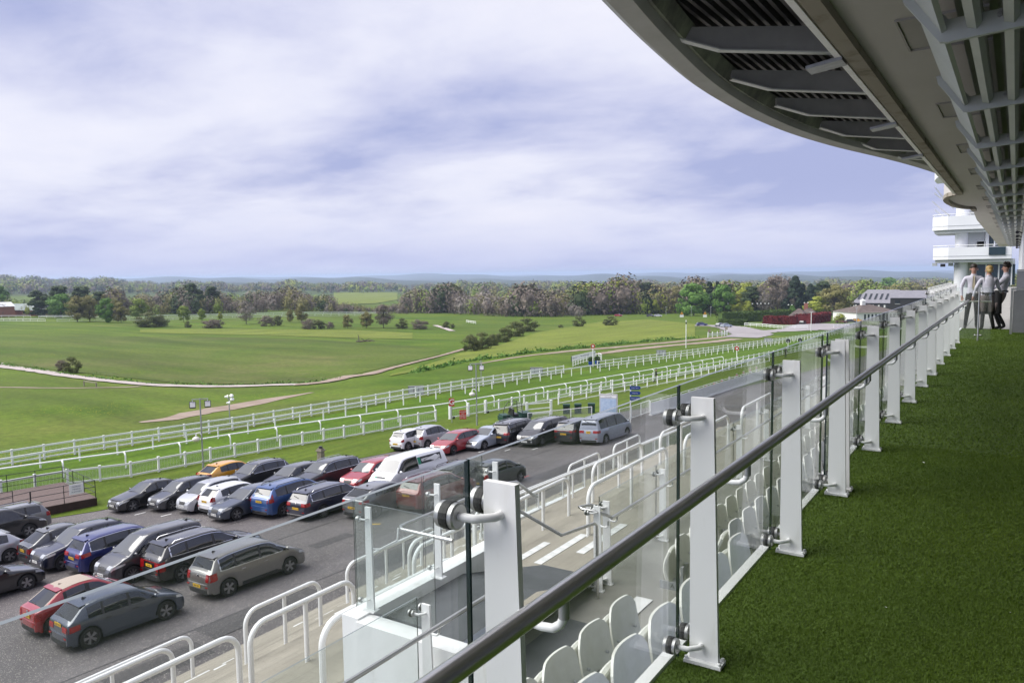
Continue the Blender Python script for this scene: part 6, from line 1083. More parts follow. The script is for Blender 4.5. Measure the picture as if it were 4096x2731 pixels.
# clipped hedges by the lodge
def hedge(label, pts, w, h, leaf, n=5000, name='hedge'):
    r_ = np.random.default_rng(len(label)); P = [on(*q) for q in pts]; p = []
    t = thing(name, label, 'hedge', tuple(P[0]))
    cum = np.concatenate([[0], np.cumsum([np.linalg.norm((P[i + 1] - P[i])[:2]) for i in range(len(P) - 1)])]); s = r_.uniform(0, cum[-1], n); X = np.interp(s, cum, [q[0] for q in P]); Y = np.interp(s, cum, [q[1] for q in P]); Z = np.interp(s, cum, [q[2] for q in P])
    f = r_.uniform(-1, 1, (n, 2)); e = r_.integers(0, 3, n); f[e == 0, 0] = np.sign(f[e == 0, 0]); u = (f[:, 1] + 1) / 2; u[e == 1] = r_.uniform(.93, 1.05, (e == 1).sum()); d = P[-1] - P[0]; nn = np.array([-d[1], d[0]]) / np.linalg.norm(d[:2])
    c = np.stack([X + nn[0] * f[:, 0] * w / 2, Y + nn[1] * f[:, 0] * w / 2, Z + u * h * (1 + .05 * np.sin(s))], 1) - P[0]; o = put('foliage', tri_mesh('foliage', leaf_cloud(c, 0.30, r_), LEAF[leaf]), t)
    b = MB(); [b.bar(tuple(a - P[0] + np.array([0, 0, h * .48])), tuple(c_ - P[0] + np.array([0, 0, h * .48])), w * .82, h * .93) for a, c_ in zip(P, P[1:])]; b.build('inner_growth', LEAF[leaf], t); return t
hedge('long dark green clipped hedge beside the access road', [(2880, 1290), (2960, 1288), (3070, 1284), (3150, 1276)], 4, 4.2, 'hedge', 7000)
hedge('low dark hedge in front of the parked silver car', [(2882, 1300), (2930, 1302), (2985, 1302)], 3, 2.2, 'hedge', 3000)
hedge('red leaved hedge left of the lodge entrance', [(3062, 1296), (3110, 1297), (3178, 1298)], 3, 3.0, 'red', 4500)
hedge('red leaved hedge right of the lodge entrance', [(3188, 1297), (3240, 1296), (3310, 1284)], 3, 3.6, 'red', 4500)
hedge('short green hedge at the end of the red hedge', [(3055, 1293), (3095, 1294)], 2.2, 3.0, 'hedge', 1800)
# rough grass bank edge along the gravel track
rg = np.random.default_rng(5); pp = []
for (xa, ya), (xb, yb) in zip([(1650, 1492), (1750, 1471), (1850, 1448), (2000, 1429), (2150, 1408), (2300, 1394), (2450, 1380), (2600, 1365)], [(1750, 1471), (1850, 1448), (2000, 1429), (2150, 1408), (2300, 1394), (2450, 1380), (2600, 1365), (2780, 1352)]):
    A, B = on(xa, ya), on(xb, yb)
    for _ in range(700): t = rg.random(); q = A + (B - A) * t + np.array([rg.normal(0, .5), rg.normal(0, .5), 0]); pp.append((q[0], q[1], ground(q[0], q[1]) + abs(rg.normal(0, .22)) * (1 + .8 * math.sin(t * 9 + xa))))
tag(put('rough_grass', tri_mesh('rough_grass', leaf_cloud(np.array(pp), .22, rg), LEAF['green'])), 'ragged dark grass verge along the gravel track', 'grass', kind='stuff')

pp = []
vp = [(-60, 1444), (0, 1460), (120, 1476), (260, 1498), (420, 1519), (600, 1535), (760, 1541), (950, 1541), (1100, 1536), (1250, 1531), (1350, 1516)]
for (xa, ya), (xb, yb) in zip(vp, vp[1:]):
    A, B = on(xa, ya), on(xb, yb); nn = int(np.linalg.norm(B - A) * 22)
    for _ in range(nn): t = rg.random(); q = A + (B - A) * t + np.array([rg.normal(0, .35), rg.normal(0, .35) + .3, 0]); pp.append((q[0], q[1], ground(q[0], q[1]) + abs(rg.normal(0, .16)) * (1 + .8 * math.sin(t * 7 + xa))))
tag(put('rough_grass', tri_mesh('rough_grass', leaf_cloud(np.array(pp), .16, rg), LEAF['green'])), 'ragged green grass verge along the far side of the valley path', 'grass', kind='stuff')
# ------------------------------------------------------------------ poles, signs, small structures on the course
M_RED = mat('sign_red', (0.50, 0.018, 0.016), 0.4); M_SBLUE = mat('sign_blue', (0.012, 0.05, 0.22), 0.4); M_SIGNW = mat('sign_white', (0.80, 0.80, 0.80), 0.45); M_STONE = mat('weathered_stone', (0.20, 0.17, 0.14), 0.9, col2=(0.30, 0.27, 0.22), scale=5, bump=.3); M_BIN = mat('dark_green_bin', (0.008, 0.045, 0.030), 0.45); M_LGREY = mat('lamp_grey', (0.5, 0.5, 0.5), 0.4); M_INK = mat('navy_lettering', (0.03, 0.05, 0.14), 0.5)
def face_cam(P): return math.atan2(-P[0], P[1])          # rotation that turns a -Y face towards the camera side
def wtext(txt, size, m_, parent, loc, rz, bold=0.0, spacing=1.0, name='lettering'):
    o = put(name, text_mesh(name, txt, size, m_, bold=bold, spacing=spacing), parent, loc); o.rotation_euler = (math.pi / 2, 0, rz); return o
def htop(P, x, y): 
    return atr(x, y, math.hypot(P[0], P[1]))[2] - P[2]
def lightpole(x, yb, yt, yd, label):
    P = on(x, yb); h = htop(P, x, yt); t = thing('floodlight_pole', label, 'light pole', tuple(P), face_cam(P))
    b = MB(); b.tube([(0, 0, -.1), (0, 0, .9), (0, 0, .92), (0, 0, h)], [.085, .085, .06, .05], 10); b.build('pole', GALV, t, True)
    b = MB(); b.bar((-.55, 0, h - .05), (.55, 0, h - .05), .06, .06); b.build('crossarm', GALV, t)
    for sx in (-1, 1):
        R_ = Matrix.Rotation(math.radians(-32), 3, 'X') @ Matrix.Rotation(math.radians(0), 3, 'Z'); b = MB(); b.box((sx * .5, -.1, h - .42), (.42, .10, .50), rot=R_); l_ = b.build('lamp', BLACK, t); b = MB(); b.box((sx * .5, -.1, h - .42), (.34, .108, .40), rot=R_); b.build('lamp_glass', M_LGREY, l_); b = MB(); b.bar((sx * .5, 0, h - .05), (sx * .5, -.08, h - .25), .05, .05); b.build('bracket', GALV, l_)
    zd = htop(P, x, yd); b = MB(); b.tube([(0, 0, zd + .25), (-.15, -.05, zd + .42), (-.34, -.08, zd + .42), (-.38, -.08, zd + .2)], .05, 8); c_ = b.build('camera_bracket', WHITE, t, True); b = MB(); b.ball((-.38, -.08, zd - .02), (.27, .27, .2), 14, 8); b.build('dome_camera', mat('camera_cream', (.68, .66, .60), .4), c_, True)
lightpole(814, 1890, 1592, 1752, 'tall grey pole with two black floodlights behind the yellow car')
lightpole(1908, 1702, 1452, 1575, 'tall grey pole with two floodlights by the ice blue saloon')
P = on(920, 1695); h = htop(P, 916, 1588); t = thing('speaker_pole', 'grey pole with white horn loudspeakers behind the far rail', 'loudspeaker pole', tuple(P), face_cam(P)); b = MB(); b.tube([(0, 0, 0), (0, 0, h)], .05, 8); b.build('pole', GALV, t, True)
for (dx, dz, an) in ((-.4, .05, 1), (.25, .05, -1), (-.25, -.55, .6), (.3, -.3, -.4)):
    b = MB(); b.lathe([(.06, 0), (.09, .12), (.2, .35)], (dx, 0, h + dz), 10, axis='x' if an > 0 else 'y'); b.build('horn', WHITEW, t, True)
P = on(1925, 1530); t = thing('thin_pole', 'thin grey aerial pole behind the floodlight pole', 'pole', tuple(P)); b = MB(); b.tube([(0, 0, 0), (0, 0, htop(P, 1925, 1440))], .05, 8); b.build('pole', GALV, t, True); b = MB(); b.bar((-.3, 0, htop(P, 1925, 1446)), (.3, 0, htop(P, 1925, 1446)), .05, .05); b.build('arm', GALV, t)
def roundel(x, yb, yc_, rpx, label):
    P = on(x, yb); h = htop(P, x, yc_); d = math.hypot(P[0], P[1]); R = rpx / F * d; t = thing('winning_post', label, 'winning post', tuple(P), face_cam(P)); b = MB(); b.tube([(0, 0, 0), (0, 0, h - R)], .08, 10); b.build('pole', WHITE, t, True)
    b = MB(); b.lathe([(R, -.05), (R, .05)], (0, 0, h), 24, axis='y'); d_ = b.build('disc', M_RED, t); b = MB(); b.lathe([(R * .5, -.06), (R * .5, .06)], (0, 0, h), 20, axis='y'); b.build('white_centre', M_SIGNW, d_)
roundel(2372, 1466, 1384, 8.5, 'red and white disc winning post beside the blue pots'); roundel(2947, 1440, 1393, 8, 'red and white disc post on the near side of the course')
for (x, yb, yt, lab) in [(3152, 1398, 1363, 'small dark disc marker post near the crowd fence'), (3200, 1385, 1360, 'farther small dark disc marker post')]:
    P = on(x, yb); h = htop(P, x, yt); t = thing('marker_post', lab, 'marker post', tuple(P), face_cam(P)); b = MB(); b.tube([(0, 0, 0), (0, 0, h)], .06, 8); b.build('pole', WHITE, t, True); b = MB(); b.lathe([(.42, -.04), (.42, .04)], (0, 0, h), 16, axis='y'); b.build('disc', BLACK, t)
P = on(2744, 1392); t = thing('flag_pole', 'tall thin white pole with a black band behind the far rail', 'pole', tuple(P)); h = htop(P, 2743, 1280); b = MB(); b.tube([(0, 0, 0), (0, 0, h)], .10, 8); b.build('pole', WHITE, t, True); b = MB(); b.tube([(0, 0, h * .86), (0, 0, h * .93)], .13, 8); b.build('band', BLACK, t)
# course name board
A, B = on(2287, 1447), on(2381, 1431); d = B - A; l = np.linalg.norm(d[:2]); t = thing('course_name_board', 'white board lettered EPSOM DOWNS by the winning post', 'sign', tuple(A), math.atan2(d[1], d[0])); hh = htop(A, 2287, 1424)
b = MB(); b.box((l / 2, 0, hh * .52), (l, .06, hh * .92)); b.build('board', M_SIGNW, t); b = MB(); b.bar((0, .05, -.3), (0, .05, hh), .1, .1, up=(0, 1, 0)); b.build('post', BLACK, t); b = MB(); b.bar((l, .05, -.3), (l, .05, hh), .1, .1, up=(0, 1, 0)); b.build('post', BLACK, t)
wtext('EPSOM DOWNS', hh * .52, M_INK, t, (l * .53, -.035, hh * .53), 0, .006)
for k, fx in enumerate((.05, .10, .15, .20, .88, .93, .975)):
    b = MB(); s_ = hh * .13; b.add([(l * fx - s_, -.034, hh * .53), (l * fx, -.034, hh * .53 - s_), (l * fx + s_, -.034, hh * .53), (l * fx, -.034, hh * .53 + s_)], [(0, 1, 2, 3)]); b.build('diamond_mark', M_INK, t)
M_POT = mat('blue_glazed_pot', (0.02, 0.06, 0.28), 0.15)
for (x, y, lab) in [(2364, 1464, 'left of the two blue pots with clipped box balls by the winning post'), (2389, 1461, 'right of the two blue pots with clipped box balls by the winning post')]:
    P = on(x, y); t = thing('topiary_pot', lab, 'potted plant', tuple(P), group='blue topiary pots'); b = MB(); b.lathe([(.28, 0), (.42, .35), (.45, .75), (.36, .8)], (0, 0, 0), 14); b.build('pot', M_POT, t, True); r_ = np.random.default_rng(int(x)); p_ = r_.normal(size=(700, 3)); p_ /= np.linalg.norm(p_, axis=1)[:, None]; put('foliage', tri_mesh('foliage', leaf_cloud(p_ * .42 + np.array([0, 0, 1.1]), .09, r_), LEAF['deep']), t)
def pfence(label, px, step, h, rails, name='rail_fence', world=None, **k): return fence(name, label, [tuple(on(*q)[:2]) for q in px], step, h, k.pop('pw', .10), rails, **k)
pfence('small white rail enclosure around the winning post', [(2292, 1466), (2330, 1452), (2400, 1436), (2410, 1446)], 1.6, 1.15, [(1.05, .1, .05), (.6, .08, .05), (.2, .08, .05)])
# G marker, red exit sign, gate
P = on(1808, 1692); t = thing('marker_sign', 'red square sign with a white letter G above the mesh fence', 'sign', tuple(P), face_cam(P)); hz_ = htop(P, 1804, 1608); b = MB(); b.tube([(0, 0, 0), (0, 0, hz_)], .04, 8); b.build('post', GALV, t, True); b = MB(); b.box((0, -.06, hz_), (.50, .03, .72)); b.build('board', M_RED, t); wtext('G', .72, M_SIGNW, t, (0, -.08, hz_), 0, .015)
P = on(1852, 1688); t = thing('exit_sign', 'red emergency exit sign with white lines of text on the mesh gate', 'sign', tuple(P), face_cam(P)); hz_ = htop(P, 1852, 1657); b = MB(); b.box((0, -.12, hz_), (.62, .03, .85)); b.build('board', M_RED, t)
for k, tx_ in enumerate(('EVACUATION', 'GATE', 'EMERGENCY', 'EXIT ONLY')): wtext(tx_, .115, M_SIGNW, t, (0, -.14, hz_ + .27 - .18 * k), 0, .003)
g0, g1_ = np.array([lerp_line(FENCEA, 58.4), 58.4]), np.array([lerp_line(FENCEA, 62.5), 62.5])
t = thing('course_gate', 'white mesh gate on small wheels beside the red exit sign', 'gate', G(*g0)); b = MB(); b.bar(G(*g0, 1.0), G(*g1_, 1.0), .05, .10); b.bar(G(*g0, .2), G(*g1_, .2), .05, .10); wpart(b, 'rail', PVC, t)
for q in (g0, g0 + (g1_ - g0) * .5, g1_):
    b = MB(); b.box(G(*q, .65), (.22, .22, 1.35)); wpart(b, 'post', PVC, t)
b = MB()
for z in np.arange(.28, .95, .085): b.bar(G(*g0, z), G(*g1_, z), .006, .006)
for s_ in np.arange(.05, 1, .05): q = g0 + (g1_ - g0) * s_; b.bar(G(*q, .2), G(*q, 1.0), .006, .006)
wpart(b, 'wire_mesh', WIRE, t)['kind'] = 'stuff'
for q in (g0 + np.array([.3, .2]), g1_ + np.array([.3, 0])): b = MB(); b.lathe([(.13, -.04), (.13, .04)], G(*q, .13), 12, axis='x'); wpart(b, 'wheel', RUBBER, t)
# stone gate pier
P = on(1284, 1842); t = thing('stone_pier', 'short square stone pier with a black metal finial on the lawn', 'stone pier', tuple(P), .1); hz_ = htop(P, 1282, 1793); b = MB(); b.box((0, 0, hz_ * .4), (.42, .42, hz_ * .8 + .4), taper=(.85, .85)); b.build('shaft', M_STONE, t); b = MB(); b.box((0, 0, hz_ * .84), (.52, .52, hz_ * .10)); b.build('cap', M_STONE, t); b = MB(); b.lathe([(.16, hz_ * .9), (.10, hz_ * .98), (.16, hz_ * 1.06), (.13, hz_ * 1.18), (.02, hz_ * 1.2)], (0, 0, 0), 12); b.build('finial', BLACK, t, True)
# information board, bins, finger post
P = on(2434, 1672); t = thing('information_board', 'pale blue information board in a grey frame by the mesh barriers', 'sign', tuple(P), face_cam(P) - .25); hz_ = htop(P, 2434, 1580); wd = 74 / F * math.hypot(P[0], P[1]); b = MB(); b.box((0, .03, hz_ * .5), (wd, .12, hz_ + .2)); b.build('frame', M_LGREY, t); b = MB(); b.box((0, -.04, hz_ * .93), (wd * .9, .02, hz_ * .08)); b.build('header', M_SIGNW, t); wtext('EPSOM DOWNS', hz_ * .045, M_INK, t, (0, -.055, hz_ * .93), 0); b = MB(); b.box((0, -.04, hz_ * .53), (wd * .88, .02, hz_ * .66)); b.build('map_panel', mat('pale_blue_print', (.30, .42, .60), .4, col2=(.50, .60, .74), scale=3), t)
for (x, y) in [(2266, 1655), (2312, 1654), (2366, 1652)]:
    P = on(x, y); t = thing('litter_bin', 'dark green litter bin behind the mesh barriers, %s' % {2266: 'the left one', 2312: 'the middle one', 2366: 'beside the information board'}[x], 'bin', tuple(P), face_cam(P), 'green litter bins'); b = MB(); b.box((0, 0, .42), (.62, .52, .84), taper=(1.04, 1.04)); b.build('bin_body', M_BIN, t); b = MB(); b.box((0, 0, .89), (.70, .58, .10), taper=(.9, .9)); b.build('lid', M_BIN, t); b = MB(); b.box((0, -.275, .66), (.44, .02, .13)); b.build('slot', DARK, t)
P = on(2522, 1690); t = thing('finger_post', 'white finger post with three blue arrow signs', 'sign', tuple(P), face_cam(P)); hz_ = htop(P, 2522, 1540); b = MB(); b.tube([(0, 0, 0), (0, 0, hz_)], .05, 8); b.build('post', WHITE, t, True)
for k, (z, tx_) in enumerate(((hz_ * .97, 'Queen\'s Stand'), (hz_ * .83, 'Parade Ring'), (hz_ * .69, 'Duchess\'s Stand'))):
    b = MB(); zz_ = z - .12; w_ = .62; b.add([(-.05, -.07, zz_ - .15), (w_ * .92 * 1.25, -.07, zz_ - .15), (w_ * 1.35, -.07, zz_), (w_ * .92 * 1.25, -.07, zz_ + .15), (-.05, -.07, zz_ + .15), (-.05, -.03, zz_ - .15), (w_ * .92 * 1.25, -.03, zz_ - .15), (w_ * 1.35, -.03, zz_), (w_ * .92 * 1.25, -.03, zz_ + .15), (-.05, -.03, zz_ + .15)], [(0, 1, 2, 3, 4), (9, 8, 7, 6, 5), (0, 5, 6, 1), (1, 6, 7, 2), (2, 7, 8, 3), (3, 8, 9, 4), (4, 9, 5, 0)]); s_ = b.build('arrow_sign', M_SBLUE, t); wtext(tx_, .10, M_SIGNW, s_, (.36, -.075, zz_), 0)
# mesh crowd barriers, gate posts, hoardings, steel bollards
fence('mesh_barrier', 'white tubular mesh barrier in front of the green bins', [tuple(on(x, y)[:2]) for x, y in ((2112, 1702), (2250, 1688), (2400, 1672))], 1.9, 1.1, .06, [(1.08, .05, .05), (.12, .05, .05)], (.15, 1.05, .07, .1), cap=False)
fence('mesh_barrier', 'white tubular mesh barrier right of the information board', [tuple(on(x, y)[:2]) for x, y in ((2478, 1690), (2540, 1672), (2604, 1648))], 1.9, 1.15, .06, [(1.12, .05, .05), (.12, .05, .05)], (.15, 1.05, .07, .1), cap=False)
fence('lawn_gate', 'wide white field gate with square posts behind the green utility buggy', [tuple(on(x, y)[:2]) for x, y in ((2108, 1668), (2158, 1662), (2170, 1662), (2238, 1655))], 2.4, 1.35, .2, [(1.2, .1, .06), (.7, .1, .05), (.25, .1, .05)], cat='gate')
HB = [(-26.1, 62), (-25.6, 68), (-25.5, 80), (-25.3, 92), (-25, 110)]
hb = thing('hoarding_fence', 'long run of white panel hoardings beside the tarmac', 'fence', G(*HB[0])); P_ = resample(HB, 2.0)
for a, c in zip(P_, P_[1:]):
    dd = (c - a); dd = dd / np.linalg.norm(dd); b = MB(); b.bar(G(*(a + dd * .05), .62), G(*(c - dd * .05), .62), .04, 1.0); wpart(b, 'panel', WHITEW, hb); b = MB(); b.bar(G(*a, 0), G(*a, 1.3), .06, .06, up=(0, 1, 0)); wpart(b, 'post', WHITE, hb)
b = MB(); [b.bar(G(*a, .03), G(*c, .03), .3, .16) for a, c in zip(P_, P_[1:])]; wpart(b, 'kerb', WHITEW, hb); b = MB(); [b.tube([G(*a, 1.28), G(*c, 1.28)], .03, 6) for a, c in zip(P_, P_[1:])]; wpart(b, 'top_rail', WHITE, hb)
bm = MB(); bm.lathe([(.11, -.1), (.11, .98), (.10, 1.02)], (0, 0, 0), 12); bmm = bm.mesh('shaft', STEELD, True, 40); rm_ = MB(); rm_.lathe([(.113, .80), (.113, .88)], (0, 0, 0), 12); rmm = rm_.mesh('red_band', M_RED)
for k, (x, y) in enumerate([(2682, 1632), (2724, 1620), (2760, 1604), (2793, 1590), (2826, 1577), (2857, 1565), (2887, 1553), (2917, 1541), (2947, 1528), (2974, 1517), (3001, 1505), (3026, 1496)]):
    P = on(x, y); t = thing('steel_bollard', 'steel bollard with a red band beside the hoardings, %s from the near end' % ORD(k + 1), 'bollard', tuple(P), group='row of steel bollards'); put('shaft', bmm, t); put('red_band', rmm, t)
# green utility buggy
P = on(2062, 1702); t = thing('utility_buggy', 'dark green open utility buggy with a black roll frame on the lawn', 'utility vehicle', tuple(P), face_cam(P) + .35)
b = MB(); b.box((-.1, 0, .72), (2.6, 1.3, .35)); b.box((.85, 0, .98), (.95, 1.3, .35), taper=(.97, .97)); b.box((-1.0, 0, .9), (.8, 1.2, .35), taper=(.8, .9)); b.build('body', M_BIN, t); b = MB(); b.box((-.15, 0, 1.0), (.5, 1.1, .25)); b.box((-.35, 0, 1.3), (.12, 1.1, .5)); b.build('seat', BLACK, t)
for sy in (-.6, .6):
    b = MB(); b.tube([(-.95, sy, .9), (-.75, sy, 1.6), (-.45, sy, 2.0), (.35, sy, 2.05), (.42, sy, 1.0)], .03, 8); b.build('roll_frame', BLACK, t, True)
    for sx in (-.95, .95): b = MB(); b.lathe([(.12, -.13), (.3, -.13), (.33, -.08), (.33, .08), (.3, .13), (.12, .13)], (sx, sy * 1.05, .33), 18, axis='y'); b.build('wheel', M_TYRE, t, True)
b = MB(); 
for i in range(6): b.bar((.44, -.6 + .24 * i, 1.2), (.44, -.6 + .24 * i, 2.0), .015, .015, up=(0, 1, 0)); 
for i in range(5): b.bar((.44, -.6, 1.2 + .2 * i), (.44, .6, 1.2 + .2 * i), .015, .015)
b.build('cargo_screen', WIRE, t)['kind'] = 'stuff'
b = MB(); b.tube([(-.6, .3, 1.1), (-.45, .3, 1.35)], .02, 6); b.lathe([(.17, -.015), (.17, .015)], (-.43, .3, 1.38), 14, axis='x'); b.build('steering_wheel', BLACK, t)
# wooden viewing platform with black railings
M_WOOD = mat('dark_decking', (0.085, 0.055, 0.050), 0.8, col2=(0.145, 0.105, 0.095), scale=3, streak=(1, 8, 1), bump=.2); M_WOODS = mat('decking_skirt', (0.045, 0.022, 0.018), 0.85, var=.25, scale=4)
PZ = 0.5
cr4 = [on(*q, dz) for q, dz in (((398, 1995), 0.0), ((255, 1935), PZ), ((-120, 1985), PZ), ((60, 2075), 0.0))]
q_r, q_b = on(388, 1990, PZ), on(255, 1932, PZ); q_f = on(128, 2043, PZ); u_ = (q_f - q_r)[:2]; u_ = u_ / np.linalg.norm(u_); v_ = (q_b - q_r)[:2]; wv = float(np.linalg.norm(v_)); v_ = v_ / wv; zp = ground(*q_r[:2]) + PZ; Lp = float(np.linalg.norm((q_f - q_r)[:2]))
pf = thing('viewing_platform', 'dark timber viewing platform with black railings on the lawn at the left', 'platform', (q_r[0], q_r[1], zp))
pl = lambda a, c, z=0: (u_[0] * a + v_[0] * c, u_[1] * a + v_[1] * c, z)
LP_ = Lp + 6.0; npk = int(LP_ / .15); pkm = None
for i in range(npk):
    b = MB(); b.bar(pl(.15 * i + .07, 0), pl(.15 * i + .07, wv), .14, .035); b.build('plank', M_WOOD, pf)
b = MB(); b.bar(pl(0, .03, -.28), pl(Lp, .03, -.28), .05, .52); b.bar(pl(.03, 0, -.28), pl(.03, wv, -.28), .05, .52); b.build('skirt', M_WOODS, pf)
def prail(pts, zs=(.35, .70, 1.08), dz=None, zb=0.0):
    for i in range(len(pts) - 1):
        a, c = Vector(pts[i]), Vector(pts[i + 1]); n = max(1, round((c - a).length / 1.7))
        for k in range(n + 1): p_ = a + (c - a) * k / n; b = MB(); b.tube([p_ + Vector((0, 0, zb)), p_ + Vector((0, 0, 1.1))], .024, 6); b.build('railing_post', BLACK, pf, True)
        for z in zs: b = MB(); b.tube([a + Vector((0, 0, z)), c + Vector((0, 0, z))], .02, 6); b.build('railing_rail', BLACK, pf, True)
prail([pl(0.05, 0.05), pl(Lp, 0.05)]); prail([pl(0.05, .05), pl(.05, wv - .05)]); prail([pl(.05, wv - .05), pl(LP_, wv - .05)]); prail([pl(Lp + .6, 1.2, -.05), pl(LP_, 1.2, -.15)])
rp = MB(); rp.add([pl(Lp, 0, 0.02), pl(Lp, 1.3, 0.02), pl(LP_ + 2, 1.3, -.5), pl(LP_ + 2, 0, -.5)], [(0, 1, 2, 3)]); rp.build('ramp', M_WOOD, pf); prail([pl(Lp + .05, 0.0), pl(LP_ + 2, 0.0, -.5)])
b = MB(); sc_ = Vector(pl(1.1, -.02, .78)); rzp = math.atan2(-u_[1], -u_[0]); b.box(tuple(sc_), (.78, .03, .62), rz=rzp); sg_ = b.build('sign_board', M_SIGNW, pf)
for k, tx_ in enumerate(('DISABLED', 'VIEWING', 'PLATFORM')): nrm = Vector((math.sin(rzp), -math.cos(rzp), 0)) * .02; wtext(tx_, .11, M_INK, sg_, tuple(sc_ + nrm + Vector((0, 0, .16 - .16 * k))), rzp)
# bay marks and a little litter on the tarmac
dm = MB(); dm.box((0, 0, 0), (.10, .62, .006)); dmm = dm.mesh('bay_mark', M_TILE)
for x, y in [(560, 2054), (665, 2060), (2140, 1795), (2030, 1800), (1280, 1798), (1925, 1806), (1900, 2110), (1520, 1816)]:
    P = on(x, y); o = put('bay_mark', dmm, None, (P[0], P[1], znear(P[0], P[1]) + .012)); o.rotation_euler = (0, -.08, -HD); struct(o)
# tar joints, repair patches and painted marks
M_TAR = mat('tar_joint', (0.028, 0.026, 0.028), 0.5); M_PATCH = asphalt('repair_tarmac', (0.050, 0.047, 0.050), (0.075, 0.070, 0.072), (0.22, 0.20, 0.19)); M_YEL = mat('yellow_road_paint', (0.55, 0.36, 0.04), .7, var=.2, scale=9)
def flat(name, P, w_, l_, rz, m_, off):
    b = MB(); n = 12; c_, s_ = math.cos(rz), math.sin(rz); rows = []
    for i in range(n + 1):
        rows.append([(P[0] + c_ * a - s_ * q, P[1] + s_ * a + c_ * q, znear(P[0] + c_ * a - s_ * q, P[1] + s_ * a + c_ * q) + off) for q in [-l_ / 2 + l_ * i / n] for a in (w_ / 2, 0, -w_ / 2)])
    b.grid(rows); return struct(b.build(name, m_))
for (X_, Y_, l_) in [(-22.6, 22, 30), (-27.9, 36, 34), (-21.4, 40, 30), (-33.5, 31, 24)]: flat('tar_joint', (X_, Y_), .05, l_, -HD * .9, M_TAR, .008)
for (x_, y_, w_, l_) in [(1050, 2440, 1.4, 4.5), (1650, 2200, 1.1, 6), (2250, 1880, 1.6, 5), (640, 2660, 1.2, 3), (1330, 2160, .8, 2.2)]: P = on(x_, y_); flat('repair_patch', P, w_, l_, -HD, M_PATCH, .006)
P = on(1495, 2096); flat('yellow_mark', P, .16, .7, -HD - 1.1, M_YEL, .012); P = on(2050, 1925); flat('red_line', P, .07, 3.2, -HD, M_RED, .010)
# far running rails, barn, lodge, inn
fr_ = [(-60, 1270), (0, 1271), (140, 1271)]
pfence('white running rail before the brick barn', fr_, 6, 1.3, [(1.2, .22, .1)], name='running_rail', cap=False)
pfence('long far running rail below the brown wood, upper of two', [(155, 1272), (400, 1272), (640, 1270), (800, 1266), (1000, 1261), (1200, 1257), (1400, 1255), (1560, 1258)], 5, 1.3, [(1.2, .24, .1), (.6, .16, .1)], name='running_rail', cap=False)
pfence('lower far running rail at the left edge', [(-60, 1284), (100, 1285), (200, 1286)], 5, 1.3, [(1.2, .2, .1), (.3, .18, .1)], name='running_rail', cap=False)
pfence('lower far running rail right of the gap', [(228, 1287), (350, 1285), (480, 1284), (650, 1281), (760, 1277), (900, 1273), (1100, 1268), (1300, 1264), (1510, 1262)], 5, 1.3, [(1.2, .22, .1), (.3, .18, .1)], name='running_rail', cap=False)
pfence('short white rail far out in the middle of the valley', [(1865, 1291), (1885, 1294), (1905, 1297)], 4, 1.3, [(1.2, .25, .1), (.6, .2, .1)], cap=False)
pfence('white ranch rail in front of the red hedges', [(2978, 1304), (3050, 1308), (3128, 1316), (3200, 1315), (3264, 1315)], 4, 1.2, [(1.15, .2, .1), (.55, .18, .1)], cap=False)
pfence('white ranch rail by the inn car park', [(3335, 1312), (3380, 1308), (3450, 1300)], 4, 1.3, [(1.15, .2, .1), (.6, .18, .1)], cap=False)
pfence('white paddock rail behind the long hedge', [(2975, 1260), (3050, 1255), (3120, 1250), (3180, 1248)], 6, 1.6, [(1.5, .3, .1), (.8, .25, .1)], cap=False)
pfence('white paddock rail left of the inn', [(3310, 1248), (3360, 1246), (3405, 1246)], 6, 1.6, [(1.5, .3, .1), (.8, .25, .1)], cap=False)
pfence('white crossed gate rails beside the gravel track', [(2832, 1350), (2860, 1347), (2885, 1345), (2912, 1340)], 3.2, 1.5, [(1.0, .2, .1), (.5, .18, .1)], pw=.2)
for (x, yb, yt, w_, lab, c_) in [(2837, 1340, 1316, 10, 'brown notice board on two posts by the gravel track', M_EARTH), (2882, 1342, 1319, 9, 'plain timber notice board by the white gate', M_CANV), (2905, 1332, 1305, 10, 'orange timber notice board right of the white gate', M_CANV)]:
    P = on(x, yb); t = thing('notice_board', lab, 'notice board', tuple(P), face_cam(P)); h = htop(P, x, yt); wd = w_ / F * math.hypot(*P[:2]); b = MB(); b.box((0, 0, h * .72), (wd, .08, h * .5)); b.build('board', c_, t); b = MB(); b.bar((-wd * .4, .05, 0), (-wd * .4, .05, h), .1, .1, up=(0, 1, 0)); b.build('post', M_WOODS, t); b = MB(); b.bar((wd * .4, .05, 0), (wd * .4, .05, h), .1, .1, up=(0, 1, 0)); b.build('post', M_WOODS, t)
for (x, lab) in [(2727, 'left triangular warning sign on a white frame'), (2820, 'right triangular warning sign on a white frame')]:
    P = on(x, 1271); t = thing('warning_sign', lab, 'sign', tuple(P), face_cam(P)); b = MB(); b.box((0, 0, .9), (1.9, .12, 1.2)); b.build('plate', M_SIGNW, t); M_OR = mat('orange_sign', (.55, .25, .03), .5); b = MB(); b.add([(-.85, -.08, 1.7), (.85, -.08, 1.7), (0, -.08, 3.2), (-.85, .06, 1.7), (.85, .06, 1.7), (0, .06, 3.2)], [(0, 1, 2), (5, 4, 3), (0, 3, 4, 1), (1, 4, 5, 2), (2, 5, 3, 0)]); b.build('triangle', M_OR, t)
